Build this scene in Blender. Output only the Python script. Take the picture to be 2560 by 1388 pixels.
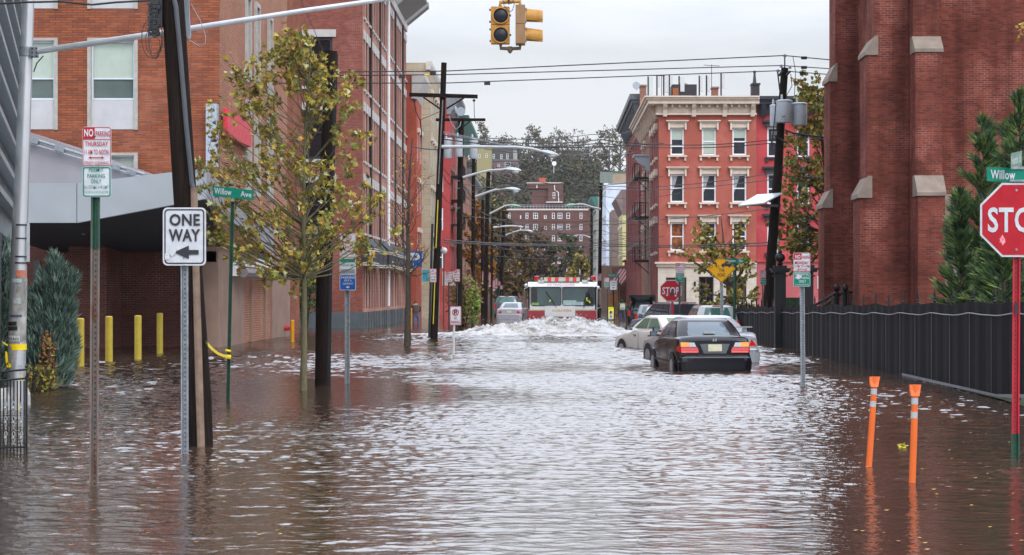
import bpy, math, random
from mathutils import Vector, Matrix, noise as mnoise
R = math.radians
random.seed(7)
scene = bpy.context.scene
for _o in list(bpy.data.objects): bpy.data.objects.remove(_o)
# ---------------------------------------------------------------- camera
FK, VX, VH, CH = 4800.0, 1368.0, 733.0, 1.75
cam = bpy.data.cameras.new('camera'); camo = bpy.data.objects.new('camera', cam)
scene.collection.objects.link(camo); scene.camera = camo
camo.location = (0, 0, CH); camo.rotation_euler = (R(90), 0, 0)
cam.lens = 67.5; cam.sensor_width = 36; cam.sensor_fit = 'HORIZONTAL'
cam.shift_x = (1280 - VX) / 2560; cam.shift_y = -(694 - VH) / 2560
cam.clip_start = 0.5; cam.clip_end = 3000
scene.render.resolution_x = 1024; scene.render.resolution_y = 555
# ---------------------------------------------------------------- sky
w = bpy.data.worlds.new('World'); scene.world = w; w.use_nodes = True
nt = w.node_tree; nt.nodes.clear()
def nd(nt, t, **k):
    n = nt.nodes.new(t)
    for a, b in k.items():
        if a.startswith('i_'):
            n.inputs[a[2:].replace('_', ' ')].default_value = b
        else: setattr(n, a, b)
    return n
sky = nd(nt, 'ShaderNodeTexSky', sky_type='NISHITA', sun_disc=False, sun_elevation=R(42), sun_rotation=R(152), altitude=50)
tc = nd(nt, 'ShaderNodeTexCoord')
mp = nd(nt, 'ShaderNodeMapping'); mp.inputs['Scale'].default_value = (2.2, 2.2, 9.0)
n1 = nd(nt, 'ShaderNodeTexNoise', i_Scale=1.6, i_Detail=6.0, i_Roughness=0.55)
rp = nd(nt, 'ShaderNodeValToRGB')
rp.color_ramp.elements[0].position = .36; rp.color_ramp.elements[0].color = (6.8, 7.15, 7.7, 1)
rp.color_ramp.elements[1].position = .60; rp.color_ramp.elements[1].color = (8.8, 9.0, 9.35, 1)
mx = nd(nt, 'ShaderNodeMixRGB', i_Fac=0.93)
bg = nd(nt, 'ShaderNodeBackground', i_Strength=0.1)
wo = nd(nt, 'ShaderNodeOutputWorld')
L = nt.links.new
L(tc.outputs['Generated'], mp.inputs['Vector']); L(mp.outputs[0], n1.inputs['Vector'])
L(n1.outputs['Fac'], rp.inputs[0]); L(sky.outputs[0], mx.inputs[1]); L(rp.outputs[0], mx.inputs[2])
sz = nd(nt, 'ShaderNodeSeparateXYZ'); L(tc.outputs['Generated'], sz.inputs[0])     # an overcast sky is brighter overhead
zg = nd(nt, 'ShaderNodeMapRange', i_From_Min=.125, i_From_Max=.27, i_To_Min=1.0, i_To_Max=2.6); L(sz.outputs['Z'], zg.inputs['Value'])
mz = nd(nt, 'ShaderNodeVectorMath', operation='SCALE'); L(mx.outputs[0], mz.inputs[0]); L(zg.outputs[0], mz.inputs['Scale'])
m3 = nd(nt, 'ShaderNodeMixRGB', blend_type='MULTIPLY'); m3.inputs[2].default_value = (.96, 1.0, 1.09, 1)
z3 = nd(nt, 'ShaderNodeMapRange', i_From_Min=.12, i_From_Max=.4, i_To_Min=0, i_To_Max=1); L(sz.outputs['Z'], z3.inputs['Value']); L(z3.outputs[0], m3.inputs[0])
L(mz.outputs[0], m3.inputs[1])
L(m3.outputs[0], bg.inputs['Color']); L(bg.outputs[0], wo.inputs['Surface'])
sl = bpy.data.lights.new('sun', 'SUN'); sl.energy = 1.5; sl.angle = R(25); sl.color = (1, .96, .9)
so = bpy.data.objects.new('sun', sl); scene.collection.objects.link(so)
so.rotation_euler = (R(42), 0, R(28))
so.location = (0, -20, 40)
vs = scene.view_settings
scene.display_settings.display_device = 'sRGB'
vs.view_transform = 'Standard'; vs.look = 'None'; vs.gamma = 1; vs.exposure = 0.0; vs.use_curve_mapping = False
try:
    scene.cycles.max_bounces = 6; scene.cycles.diffuse_bounces = 3; scene.cycles.glossy_bounces = 3
except Exception: pass
# ---------------------------------------------------------------- pixel -> place
def X(px, Y): return (px - VX) * Y / FK
def Z(py, Y): return CH - (py - VH) * Y / FK
def P(px, py, Y): return Vector((X(px, Y), Y, Z(py, Y)))
def YW(py): return CH * FK / (py - VH)          # depth of a point on the water line
# ---------------------------------------------------------------- mesh builder
class MB:
    def __init__(s): s.v = []; s.f = []; s.m = []
    def add(s, vs, fs, mi=0):
        o = len(s.v); s.v += [tuple(v) for v in vs]
        s.f += [tuple(i + o for i in f) for f in fs]; s.m += [mi] * len(fs); return s
    def box(s, x0, x1, y0, y1, z0, z1, mi=0):
        return s.add([(x0,y0,z0),(x1,y0,z0),(x1,y1,z0),(x0,y1,z0),(x0,y0,z1),(x1,y0,z1),(x1,y1,z1),(x0,y1,z1)],
            [(0,3,2,1),(4,5,6,7),(0,1,5,4),(1,2,6,5),(2,3,7,6),(3,0,4,7)], mi)
    def cbox(s, c, sx, sy, sz, mi=0, rot=None):
        c = Vector(c); vs = []
        for z in (-.5, .5):
            for x, y in ((-.5,-.5),(.5,-.5),(.5,.5),(-.5,.5)):
                v = Vector((x*sx, y*sy, z*sz))
                if rot: v = rot @ v
                vs.append(c + v)
        return s.add(vs, [(0,3,2,1),(4,5,6,7),(0,1,5,4),(1,2,6,5),(2,3,7,6),(3,0,4,7)], mi)
    def tube(s, pts, r, n=8, mi=0, cap=True):
        pts = [Vector(p) for p in pts]; k = len(pts)
        rs = r if isinstance(r, (list, tuple)) else [r] * k
        rings = []; up = None
        for i, p in enumerate(pts):
            d = (pts[min(i+1, k-1)] - pts[max(i-1, 0)]).normalized()
            if up is None:
                a = Vector((0, 1, 0)) if abs(d.y) < .9 else Vector((1, 0, 0))
                up = (a - d * a.dot(d)).normalized()
            else:
                up = (up - d * up.dot(d)).normalized()
            sd = d.cross(up)
            rings.append([p + (up * math.cos(t) + sd * math.sin(t)) * rs[i] for t in [2*math.pi*j/n for j in range(n)]])
        vs = [v for g in rings for v in g]; fs = []
        for i in range(k-1):
            for j in range(n):
                a, b = i*n + j, i*n + (j+1) % n
                fs.append((a, b, b+n, a+n))
        if cap: fs += [tuple(range(n-1, -1, -1)), tuple((k-1)*n + j for j in range(n))]
        return s.add(vs, fs, mi)
    def cyl(s, p0, p1, r0, r1=None, n=12, mi=0): return s.tube([p0, p1], [r0, r0 if r1 is None else r1], n, mi)
    def prism(s, poly, ax, a0, a1, mi=0):
        """poly: 2D points; ax: axis extruded ('x': poly=(y,z); 'y': poly=(x,z); 'z': poly=(x,y))"""
        n = len(poly)
        def mk(q, a): return {'x': (a, q[0], q[1]), 'y': (q[0], a, q[1]), 'z': (q[0], q[1], a)}[ax]
        vs = [mk(q, a0) for q in poly] + [mk(q, a1) for q in poly]
        fs = [tuple(range(n)), tuple(range(2*n-1, n-1, -1))] + [(i, i+n, (i+1) % n + n, (i+1) % n) for i in range(n)]
        return s.add(vs, fs, mi)
    def lathe(s, c, prof, n=16, mi=0, ax='z'):
        vs = []; c = Vector(c)
        for r, h in prof:
            for j in range(n):
                t = 2*math.pi*j/n
                v = {'z': (r*math.cos(t), r*math.sin(t), h), 'y': (r*math.cos(t), h, r*math.sin(t)), 'x': (h, r*math.cos(t), r*math.sin(t))}[ax]
                vs.append(c + Vector(v))
        fs = []
        for i in range(len(prof)-1):
            for j in range(n):
                a, b = i*n+j, i*n+(j+1) % n
                fs.append((a, b, b+n, a+n))
        fs += [tuple(range(n-1, -1, -1)), tuple((len(prof)-1)*n+j for j in range(n))]
        return s.add(vs, fs, mi)
    def ball(s, c, r, sx=1, sy=1, sz=1, n=12, mi=0):
        prof = [(max(.001, r*math.sin(math.pi*i/8)), -r*math.cos(math.pi*i/8)) for i in range(9)]
        k = len(s.v); s.lathe((0,0,0), prof, n, mi)
        for i in range(k, len(s.v)):
            v = s.v[i]; s.v[i] = (c[0]+v[0]*sx, c[1]+v[1]*sy, c[2]+v[2]*sz)
        return s
    def facade(s, O, U, N, u0, u1, v0, v1, holes, depth, mi=0, mr=None):
        O, U, N = Vector(O), Vector(U), Vector(N); Zv = Vector((0,0,1))
        us = sorted({u0, u1} | {h[0] for h in holes} | {h[1] for h in holes}); us = [u for u in us if u0 <= u <= u1]
        vz = sorted({v0, v1} | {h[2] for h in holes} | {h[3] for h in holes}); vz = [v for v in vz if v0 <= v <= v1]
        q = lambda u, v, d=0: O + U*u + Zv*v + N*d
        for i in range(len(us)-1):
            for j in range(len(vz)-1):
                a, b, c, d = us[i], us[i+1], vz[j], vz[j+1]; mu, mv = (a+b)/2, (c+d)/2
                if any(h[0] < mu < h[1] and h[2] < mv < h[3] for h in holes): continue
                s.add([q(a,c), q(b,c), q(b,d), q(a,d)], [(0,1,2,3)], mi)
        for h in holes:
            a, b, c, d = h[:4]; e = depth
            for p0, p1 in (((a,c),(b,c)), ((b,c),(b,d)), ((b,d),(a,d)), ((a,d),(a,c))):
                s.add([q(*p0), q(*p1), q(*p1, e), q(*p0, e)], [(0,1,2,3)], mi if mr is None else mr)
        return s
    def text(s, body, x0, z0, x1, z1, y, mi=0, bold=0.0, T=None, extrude=0):
        vs, fs = glyphs(body, bold)
        xs = [v[0] for v in vs]; zs = [v[1] for v in vs]
        ax, bx, az, bz = min(xs), max(xs), min(zs), max(zs)
        out = []
        for a, b in vs:
            p = Vector((x0 + (a-ax)/(bx-ax)*(x1-x0), y, z0 + (b-az)/(bz-az)*(z1-z0)))
            out.append(T @ p if T else p)
        return s.add(out, fs, mi)
    def build(s, name, mats, parent=None, smooth=None, local=False, **tags):
        me = bpy.data.meshes.new(name)
        off = Vector((0,0,0)) if (local or parent is None) else wloc(parent)
        me.from_pydata([(v[0]-off.x, v[1]-off.y, v[2]-off.z) for v in s.v], [], s.f)
        if not isinstance(mats, (list, tuple)): mats = [mats]
        for m in mats: me.materials.append(m)
        if len(mats) > 1: me.polygons.foreach_set('material_index', s.m)
        if smooth:
            me.polygons.foreach_set('use_smooth', [True]*len(me.polygons)); me.set_sharp_from_angle(angle=R(smooth))
        me.update()
        o = bpy.data.objects.new(name, me); scene.collection.objects.link(o)
        if parent is not None: o.parent = parent
        tag(o, **tags)
        return o
_gl = {}
def glyphs(body, bold=0.0):
    k = (body, bold)
    if k not in _gl:
        cu = bpy.data.curves.new('t', 'FONT'); cu.body = body; cu.size = 1; cu.offset = bold; cu.resolution_u = 3; cu.space_character = 1.05
        ob = bpy.data.objects.new('t', cu)
        me = bpy.data.meshes.new_from_object(ob)
        _gl[k] = ([(v.co.x, v.co.y) for v in me.vertices], [tuple(p.vertices) for p in me.polygons])
        bpy.data.objects.remove(ob); bpy.data.meshes.remove(me)
    return _gl[k]
def tag(o, label=None, cat=None, group=None, kind=None):
    if label: o['label'] = label
    if cat: o['category'] = cat
    if group: o['group'] = group
    if kind: o['kind'] = kind
    return o
def wloc(o):
    v = Vector(o.location)
    while o.parent: o = o.parent; v += o.location
    return v
def thing(name, label, cat, loc=(0,0,0), group=None, rz=0):
    o = bpy.data.objects.new(name, None); scene.collection.objects.link(o)
    o.location = loc; o.rotation_euler = (0, 0, rz); o.empty_display_size = .2
    return tag(o, label, cat, group)
def kids(o): return [c for c in bpy.data.objects if c.parent == o]
def copy_thing(o, loc, label, rz=0, sc=1, group=None, parent=None):
    c = o.copy(); scene.collection.objects.link(c); c.parent = parent
    if parent is None:
        c.location = loc; c.rotation_euler = (0, 0, rz); c.scale = (sc, sc, sc) if not isinstance(sc, tuple) else sc
        c['label'] = label
        if group: c['group'] = group
    for k in kids(o): copy_thing(k, None, None, parent=c)
    return c
# ---------------------------------------------------------------- materials
_mc = {}
def newmat(name):
    m = bpy.data.materials.new(name); m.use_nodes = True
    t = m.node_tree; b = t.nodes['Principled BSDF']; return m, t, b
def M(name, col=None, rough=.7, metal=0, var=.18, scale=4, bump=0, spec=.5, bscale=None, coat=0, emit=None, stretch=None):
    if name in _mc: return _mc[name]
    m, t, b = newmat(name); L = t.links.new
    b.inputs['Roughness'].default_value = rough; b.inputs['Metallic'].default_value = metal
    b.inputs['Specular IOR Level'].default_value = spec
    if coat: b.inputs['Coat Weight'].default_value = coat; b.inputs['Coat Roughness'].default_value = .05
    tc = nd(t, 'ShaderNodeTexCoord'); vec = tc.outputs['Object']
    if stretch:
        mp = nd(t, 'ShaderNodeMapping'); mp.inputs['Scale'].default_value = stretch; L(vec, mp.inputs[0]); vec = mp.outputs[0]
    n = nd(t, 'ShaderNodeTexNoise', i_Scale=scale, i_Detail=5.0, i_Roughness=.6); L(vec, n.inputs['Vector'])
    mr = nd(t, 'ShaderNodeMapRange', i_From_Min=.3, i_From_Max=.7, i_To_Min=1-var, i_To_Max=1+var); L(n.outputs['Fac'], mr.inputs['Value'])
    mu = nd(t, 'ShaderNodeMixRGB', blend_type='MULTIPLY', i_Fac=1.0); mu.inputs[1].default_value = (*col, 1)
    L(mr.outputs[0], mu.inputs[2]); L(mu.outputs[0], b.inputs['Base Color'])
    if bump:
        bn = nd(t, 'ShaderNodeTexNoise', i_Scale=bscale or scale*6, i_Detail=4.0); L(vec, bn.inputs['Vector'])
        bu = nd(t, 'ShaderNodeBump', i_Strength=bump, i_Distance=.02); L(bn.outputs['Fac'], bu.inputs['Height']); L(bu.outputs[0], b.inputs['Normal'])
    if emit: b.inputs['Emission Color'].default_value = (*col, 1); b.inputs['Emission Strength'].default_value = emit
    _mc[name] = m; return m
def BRICK(name, c1, c2, mo, bw=.21, rh=.072, ms=.01, stain=.3, sscale=.35, patch=None, streak=False):
    if name in _mc: return _mc[name]
    m, t, b = newmat(name); L = t.links.new
    b.inputs['Roughness'].default_value = .88; b.inputs['Specular IOR Level'].default_value = .12
    tc = nd(t, 'ShaderNodeTexCoord'); sp = nd(t, 'ShaderNodeSeparateXYZ'); L(tc.outputs['Object'], sp.inputs[0])
    ge = nd(t, 'ShaderNodeNewGeometry'); sn = nd(t, 'ShaderNodeSeparateXYZ'); L(ge.outputs['True Normal'], sn.inputs[0])
    ab = nd(t, 'ShaderNodeMath', operation='ABSOLUTE'); L(sn.outputs['Y'], ab.inputs[0])
    gt = nd(t, 'ShaderNodeMath', operation='GREATER_THAN'); gt.inputs[1].default_value = .6; L(ab.outputs[0], gt.inputs[0])
    mi = nd(t, 'ShaderNodeMix'); L(gt.outputs[0], mi.inputs[0]); L(sp.outputs['Y'], mi.inputs[2]); L(sp.outputs['X'], mi.inputs[3])
    cb = nd(t, 'ShaderNodeCombineXYZ'); L(mi.outputs[0], cb.inputs[0]); L(sp.outputs['Z'], cb.inputs[1])
    br = nd(t, 'ShaderNodeTexBrick', i_Scale=1.0, i_Mortar_Size=ms, i_Mortar_Smooth=.2, i_Bias=-.1, i_Brick_Width=bw, i_Row_Height=rh)
    br.inputs['Color1'].default_value = (*c1, 1); br.inputs['Color2'].default_value = (*c2, 1); br.inputs['Mortar'].default_value = (*mo, 1)
    L(cb.outputs[0], br.inputs['Vector'])
    n4 = nd(t, 'ShaderNodeTexNoise', i_Scale=.55, i_Detail=6.0, i_Roughness=.7); L(tc.outputs['Object'], n4.inputs['Vector'])
    r4 = nd(t, 'ShaderNodeMapRange', i_From_Min=.50, i_From_Max=.66, i_To_Min=0, i_To_Max=1); L(n4.outputs['Fac'], r4.inputs['Value'])
    m4 = nd(t, 'ShaderNodeMixRGB'); m4.inputs[1].default_value = (*mo, 1); m4.inputs[2].default_value = (mo[0]*1.5+.09, mo[1]*1.6+.08, mo[2]*1.6+.08, 1); L(r4.outputs[0], m4.inputs[0]); L(m4.outputs[0], br.inputs['Mortar'])
    n = nd(t, 'ShaderNodeTexNoise', i_Scale=sscale, i_Detail=7.0, i_Roughness=.62); L(tc.outputs['Object'], n.inputs['Vector'])
    mr = nd(t, 'ShaderNodeMapRange', i_From_Min=.3, i_From_Max=.7, i_To_Min=1-stain, i_To_Max=1+stain*.8); L(n.outputs['Fac'], mr.inputs['Value'])
    mu = nd(t, 'ShaderNodeMixRGB', blend_type='MULTIPLY', i_Fac=1.0); L(br.outputs['Color'], mu.inputs[1]); L(mr.outputs[0], mu.inputs[2])
    out = mu.outputs[0]
    if streak:
        mp = nd(t, 'ShaderNodeMapping'); mp.inputs['Scale'].default_value = (2.2, 2.2, .12); L(tc.outputs['Object'], mp.inputs[0])
        n2 = nd(t, 'ShaderNodeTexNoise', i_Scale=1.0, i_Detail=4.0); L(mp.outputs[0], n2.inputs['Vector'])
        m2 = nd(t, 'ShaderNodeMapRange', i_From_Min=.35, i_From_Max=.62, i_To_Min=.68, i_To_Max=1.12); L(n2.outputs['Fac'], m2.inputs['Value'])
        u2 = nd(t, 'ShaderNodeMixRGB', blend_type='MULTIPLY', i_Fac=1.0); L(out, u2.inputs[1]); L(m2.outputs[0], u2.inputs[2]); out = u2.outputs[0]
    L(out, b.inputs['Base Color'])
    bu = nd(t, 'ShaderNodeBump', i_Strength=.5, i_Distance=.01); L(br.outputs['Fac'], bu.inputs['Height']); bu.invert = True; L(bu.outputs[0], b.inputs['Normal'])
    _mc[name] = m; return m
def SIDING(name, c, step=.13, ax=2, dark=.55):
    """boards / grooves repeating along one axis"""
    if name in _mc: return _mc[name]
    m, t, b = newmat(name); L = t.links.new
    b.inputs['Roughness'].default_value = .7; b.inputs['Specular IOR Level'].default_value = .15
    tc = nd(t, 'ShaderNodeTexCoord'); sp = nd(t, 'ShaderNodeSeparateXYZ'); L(tc.outputs['Object'], sp.inputs[0])
    src = sp.outputs[ax] if ax < 3 else None
    if ax == 3:
        ad = nd(t, 'ShaderNodeMath', operation='ADD'); L(sp.outputs[0], ad.inputs[0]); L(sp.outputs[1], ad.inputs[1]); src = ad.outputs[0]
    dv = nd(t, 'ShaderNodeMath', operation='DIVIDE'); dv.inputs[1].default_value = step; L(src, dv.inputs[0])
    fr = nd(t, 'ShaderNodeMath', operation='FRACT'); L(dv.outputs[0], fr.inputs[0])
    r = nd(t, 'ShaderNodeValToRGB'); L(fr.outputs[0], r.inputs[0])
    r.color_ramp.elements[0].position = .0; r.color_ramp.elements[0].color = (*[k*dark for k in c], 1)
    r.color_ramp.elements[1].position = .16; r.color_ramp.elements[1].color = (*c, 1)
    n = nd(t, 'ShaderNodeTexNoise', i_Scale=1.2, i_Detail=5.0); L(tc.outputs['Object'], n.inputs['Vector'])
    mr = nd(t, 'ShaderNodeMapRange', i_From_Min=.3, i_From_Max=.7, i_To_Min=.82, i_To_Max=1.12); L(n.outputs['Fac'], mr.inputs['Value'])
    mu = nd(t, 'ShaderNodeMixRGB', blend_type='MULTIPLY', i_Fac=1.0); L(r.outputs[0], mu.inputs[1]); L(mr.outputs[0], mu.inputs[2]); L(mu.outputs[0], b.inputs['Base Color'])
    bu = nd(t, 'ShaderNodeBump', i_Strength=.6, i_Distance=.02); L(r.outputs[0], bu.inputs['Height']); L(bu.outputs[0], b.inputs['Normal'])
    _mc[name] = m; return m
def RUSTY(name):
    m, t, b = newmat(name); L = t.links.new
    tc = nd(t, 'ShaderNodeTexCoord'); mp = nd(t, 'ShaderNodeMapping'); mp.inputs['Scale'].default_value = (14, 14, 2.2); L(tc.outputs['Object'], mp.inputs[0])
    n = nd(t, 'ShaderNodeTexNoise', i_Scale=1.0, i_Detail=6.0, i_Roughness=.65); L(mp.outputs[0], n.inputs['Vector'])
    r = nd(t, 'ShaderNodeValToRGB'); L(n.outputs['Fac'], r.inputs[0]); e = r.color_ramp.elements
    e[0].position = .38; e[0].color = (.10,.095,.09,1); e[1].position = .62; e[1].color = (.11,.035,.018,1); x = e.new(.5); x.color = (.16,.12,.095,1)
    L(r.outputs[0], b.inputs['Base Color']); b.inputs['Roughness'].default_value = .7; return m
WHITE = M('sign_white', (.50,.515,.54), .5, var=.12, scale=12, spec=.2); RED = M('sign_red', (.38,.012,.022), .5, var=.14, scale=9, spec=.2)
GREEN = M('sign_green', (.0,.18,.115), .5, var=.1, scale=9, spec=.25); BLACK = M('sign_black', (.015,.015,.02), .5)
BLUE = M('sign_blue', (.008,.08,.30), .5, spec=.2); YEL = M('sign_yellow', (.56,.27,.0), .5, var=.1, spec=.2)
LIME = M('sign_lime', (.62,.75,.02), .5, emit=.15)
STEEL = M('galvanised_steel', (.27,.29,.31), .5, .6, var=.25, scale=14); DSTEEL = M('dark_steel', (.045,.05,.055), .5, .5, var=.3, scale=9)
RUST = RUSTY('rusty_steel'); GPOST = M('green_painted_steel', (.015,.07,.04), .5, .2, var=.3, scale=8)
WOOD = M('creosoted_wood', (.016,.0105,.008), .85, var=.55, scale=9, bump=.9, bscale=26, stretch=(4,4,.25), spec=.12)
BARK = M('bark', (.10,.085,.06), .9, var=.35, scale=14, bump=.6, stretch=(2,2,.5)); BARKD = M('dark_bark', (.05,.038,.028), .9, var=.3, scale=10)
WIRE = M('wire_black', (.018,.018,.02), .6); IRON = M('iron_black', (.007,.0075,.009), .5, var=.2, spec=.3)
CONC = M('concrete', (.42,.41,.39), .85, var=.16, scale=5, bump=.3); STONE = M('brownstone', (.21,.165,.13), .85, var=.2, scale=3, bump=.4)
ALU = M('brushed_aluminium', (.58,.59,.61), .36, .75, var=.10, scale=6, stretch=(1,1,.2)); GREYP = M('grey_paint', (.36,.41,.46), .5, var=.08)
CREAM = M('cream_paint', (.62,.52,.42), .6, var=.12, scale=2.5); WPAINT = M('white_paint', (.78,.79,.80), .5, var=.06)
def glass(name, c, rough=.06, bump=.04):
    if name in _mc: return _mc[name]
    m = M(name, c, rough, var=.25, scale=.9, spec=.7, bump=bump, bscale=1.5); return m
GL = glass('window_glass', (.035,.042,.05)); GLD = glass('window_glass_dark', (.012,.014,.018))
BLIND = M('window_blind', (.40,.47,.40), .35, var=.06); CURT = M('curtain', (.30,.31,.33), .6, var=.35, scale=5, stretch=(5,5,.5))
# ================================================================= WATER, GROUND
def water_mat():
    m, t, b = newmat('flood_water'); L = t.links.new
    tc = nd(t, 'ShaderNodeTexCoord')
    def noise(sx, sy, det, rg=.5, dist=0):
        mp = nd(t, 'ShaderNodeMapping'); mp.inputs['Scale'].default_value = (sx, sy, 1); L(tc.outputs['Object'], mp.inputs[0])
        n = nd(t, 'ShaderNodeTexNoise', i_Scale=1.0, i_Detail=det, i_Roughness=rg, i_Distortion=dist); L(mp.outputs[0], n.inputs['Vector']); return n.outputs['Fac']
    a = noise(9, 12, 2.0, .5, .4); c = noise(26, 32, 2.0, .55, .3); d = noise(.22, .3, 2.0)
    # gusts: patches of rougher and calmer water
    g = nd(t, 'ShaderNodeMapRange', i_From_Min=.35, i_From_Max=.65, i_To_Min=.55, i_To_Max=1.25); L(d, g.inputs['Value'])
    b1 = nd(t, 'ShaderNodeBump', i_Strength=1.0, i_Distance=WAVE_A); L(a, b1.inputs['Height'])
    mu = nd(t, 'ShaderNodeMath', operation='MULTIPLY'); L(c, mu.inputs[0]); L(g.outputs[0], mu.inputs[1])
    b2 = nd(t, 'ShaderNodeBump', i_Strength=1.0, i_Distance=WAVE_B); L(mu.outputs[0], b2.inputs['Height']); L(b1.outputs[0], b2.inputs['Normal'])
    L(b2.outputs[0], b.inputs['Normal'])
    r = nd(t, 'ShaderNodeValToRGB'); L(d, r.inputs[0])
    r.color_ramp.elements[0].color = (.040, .022, .014, 1); r.color_ramp.elements[1].color = (.058, .036, .026, 1)
    L(r.outputs[0], b.inputs['Base Color'])
    b.inputs['Roughness'].default_value = .07; b.inputs['IOR'].default_value = 2.5; b.inputs['Specular IOR Level'].default_value = .6
    return m
WAVE_A, WAVE_B = .0040, .0020
import numpy as np
def wave_tile(N, Lm, lam, spread, seed, up=1.0):
    # random wind-ripple height field, periodic over Lm metres; unit rms slope
    rg = np.random.default_rng(seed); k = np.fft.fftfreq(N, Lm/N)*2*np.pi; kx, ky = np.meshgrid(k, k); kk = np.hypot(kx, ky)+1e-9
    k0 = 2*np.pi/lam; S = np.exp(-(np.log(kk/k0)/.62)**2) / kk; th = np.arctan2(np.abs(kx), np.abs(ky)); S *= np.exp(-(th/spread)**2)+.06
    h = np.real(np.fft.ifft2(S*np.exp(2j*np.pi*rg.random((N, N))))); gy, gx = np.gradient(h, Lm/N); return h/np.sqrt((gx**2+gy**2).mean())
def sample(T, Lm, x, y):
    N = T.shape[0]; u = (x/Lm % 1)*N; v = (y/Lm % 1)*N; i = np.floor(u).astype(int); j = np.floor(v).astype(int); fu = u-i; fv = v-j; i1 = (i+1) % N; j1 = (j+1) % N; i %= N; j %= N
    return (T[j,i]*(1-fu)+T[j,i1]*fu)*(1-fv)+(T[j1,i]*(1-fu)+T[j1,i1]*fu)*fv
T1 = wave_tile(1024, 21.0, .165, .9, 1); T2 = wave_tile(1024, 31.0, .55, .9, 2); T3 = wave_tile(512, 90.0, 9.0, 2.0, 3)
T3 = (T3-T3.mean())/T3.std()
def surf(x, y):
    c, s_ = math.cos(.31), math.sin(.31); gust = np.clip(1+.45*sample(T3, 90.0, x*.8, y*.55), .35, 1.9)
    ramp = np.clip((y-14)/16, 0, 1); a1 = (SL_N+(SL_F-SL_N)*ramp)*gust
    far = np.clip((96-y)/14, 0, 1)
    return (a1*(.75*sample(T1, 21.0, x, y)+.5*sample(T1, 21.0, x*c-y*s_+7, x*s_+y*c)) + (SL_2+SL_3*np.clip((y-26)/26, 0, 1))*sample(T2, 31.0, x, y)*gust) * far
SL_N, SL_F, SL_2, SL_3 = .075, .135, .03, .12
rows = [11.6]
while rows[-1] < 97: rows.append(rows[-1] + (.034 if rows[-1] < 36 else .034+(rows[-1]-36)*.0018))
NR, NC = len(rows), 900
yy = np.array(rows)[:,None]*np.ones((1,NC)); uu = np.linspace(-.36, .40, NC)[None,:]; xx = yy*uu
zz_ = surf(xx, yy); co = np.stack([xx, yy, zz_], -1).reshape(-1, 3)
idx = np.arange(NR*NC).reshape(NR, NC); q = np.stack([idx[:-1,:-1], idx[:-1,1:], idx[1:,1:], idx[1:,:-1]], -1).reshape(-1, 4)
# flat sheet all round the rippled part, a hand's breadth lower
fl = np.array([(-300,-30,-.035),(300,-30,-.035),(300,900,-.035),(-300,900,-.035)]); nb_ = len(co)
co = np.concatenate([co, fl]); q = np.concatenate([q, [[nb_, nb_+1, nb_+2, nb_+3]]])
me = bpy.data.meshes.new('water'); me.vertices.add(len(co)); me.vertices.foreach_set('co', co.ravel().astype('f'))
me.loops.add(q.size); me.loops.foreach_set('vertex_index', q.ravel().astype('i')); me.polygons.add(len(q)); me.polygons.foreach_set('loop_start', np.arange(0, q.size, 4, dtype='i'))
me.polygons.foreach_set('use_smooth', np.ones(len(q), bool)); me.update(calc_edges=True); me.materials.append(water_mat())
wobj = bpy.data.objects.new('water', me); scene.collection.objects.link(wobj); tag(wobj, 'brown flood water covering the street with wind ripples', kind='structure')
mb = MB(); mb.add([(-320,-40,-.6),(320,-40,-.6),(320,900,-.6),(-320,900,-.6)], [(0,1,2,3)])
mb.build('ground', M('asphalt', (.05,.05,.052), .9), kind='structure')
def grid(x0,x1,nx,y0,y1,ny,fn):
    vs = []; fs = []
    for j in range(ny+1):
        for i in range(nx+1):
            x = x0+(x1-x0)*i/nx; y = y0+(y1-y0)*j/ny; vs.append((x, y, fn(x, y)))
    for j in range(ny):
        for i in range(nx):
            a = j*(nx+1)+i; fs.append((a, a+1, a+nx+2, a+nx+1))
    return vs, fs
def nz(x, y, z=0): return mnoise.noise(Vector((x, y, z)))
def fbm(x, y, o=4, z=0):
    s = 0; a = 1; f = 1
    for _ in range(o): s += a*nz(x*f, y*f, z+f); a *= .5; f *= 2.03
    return s
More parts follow.
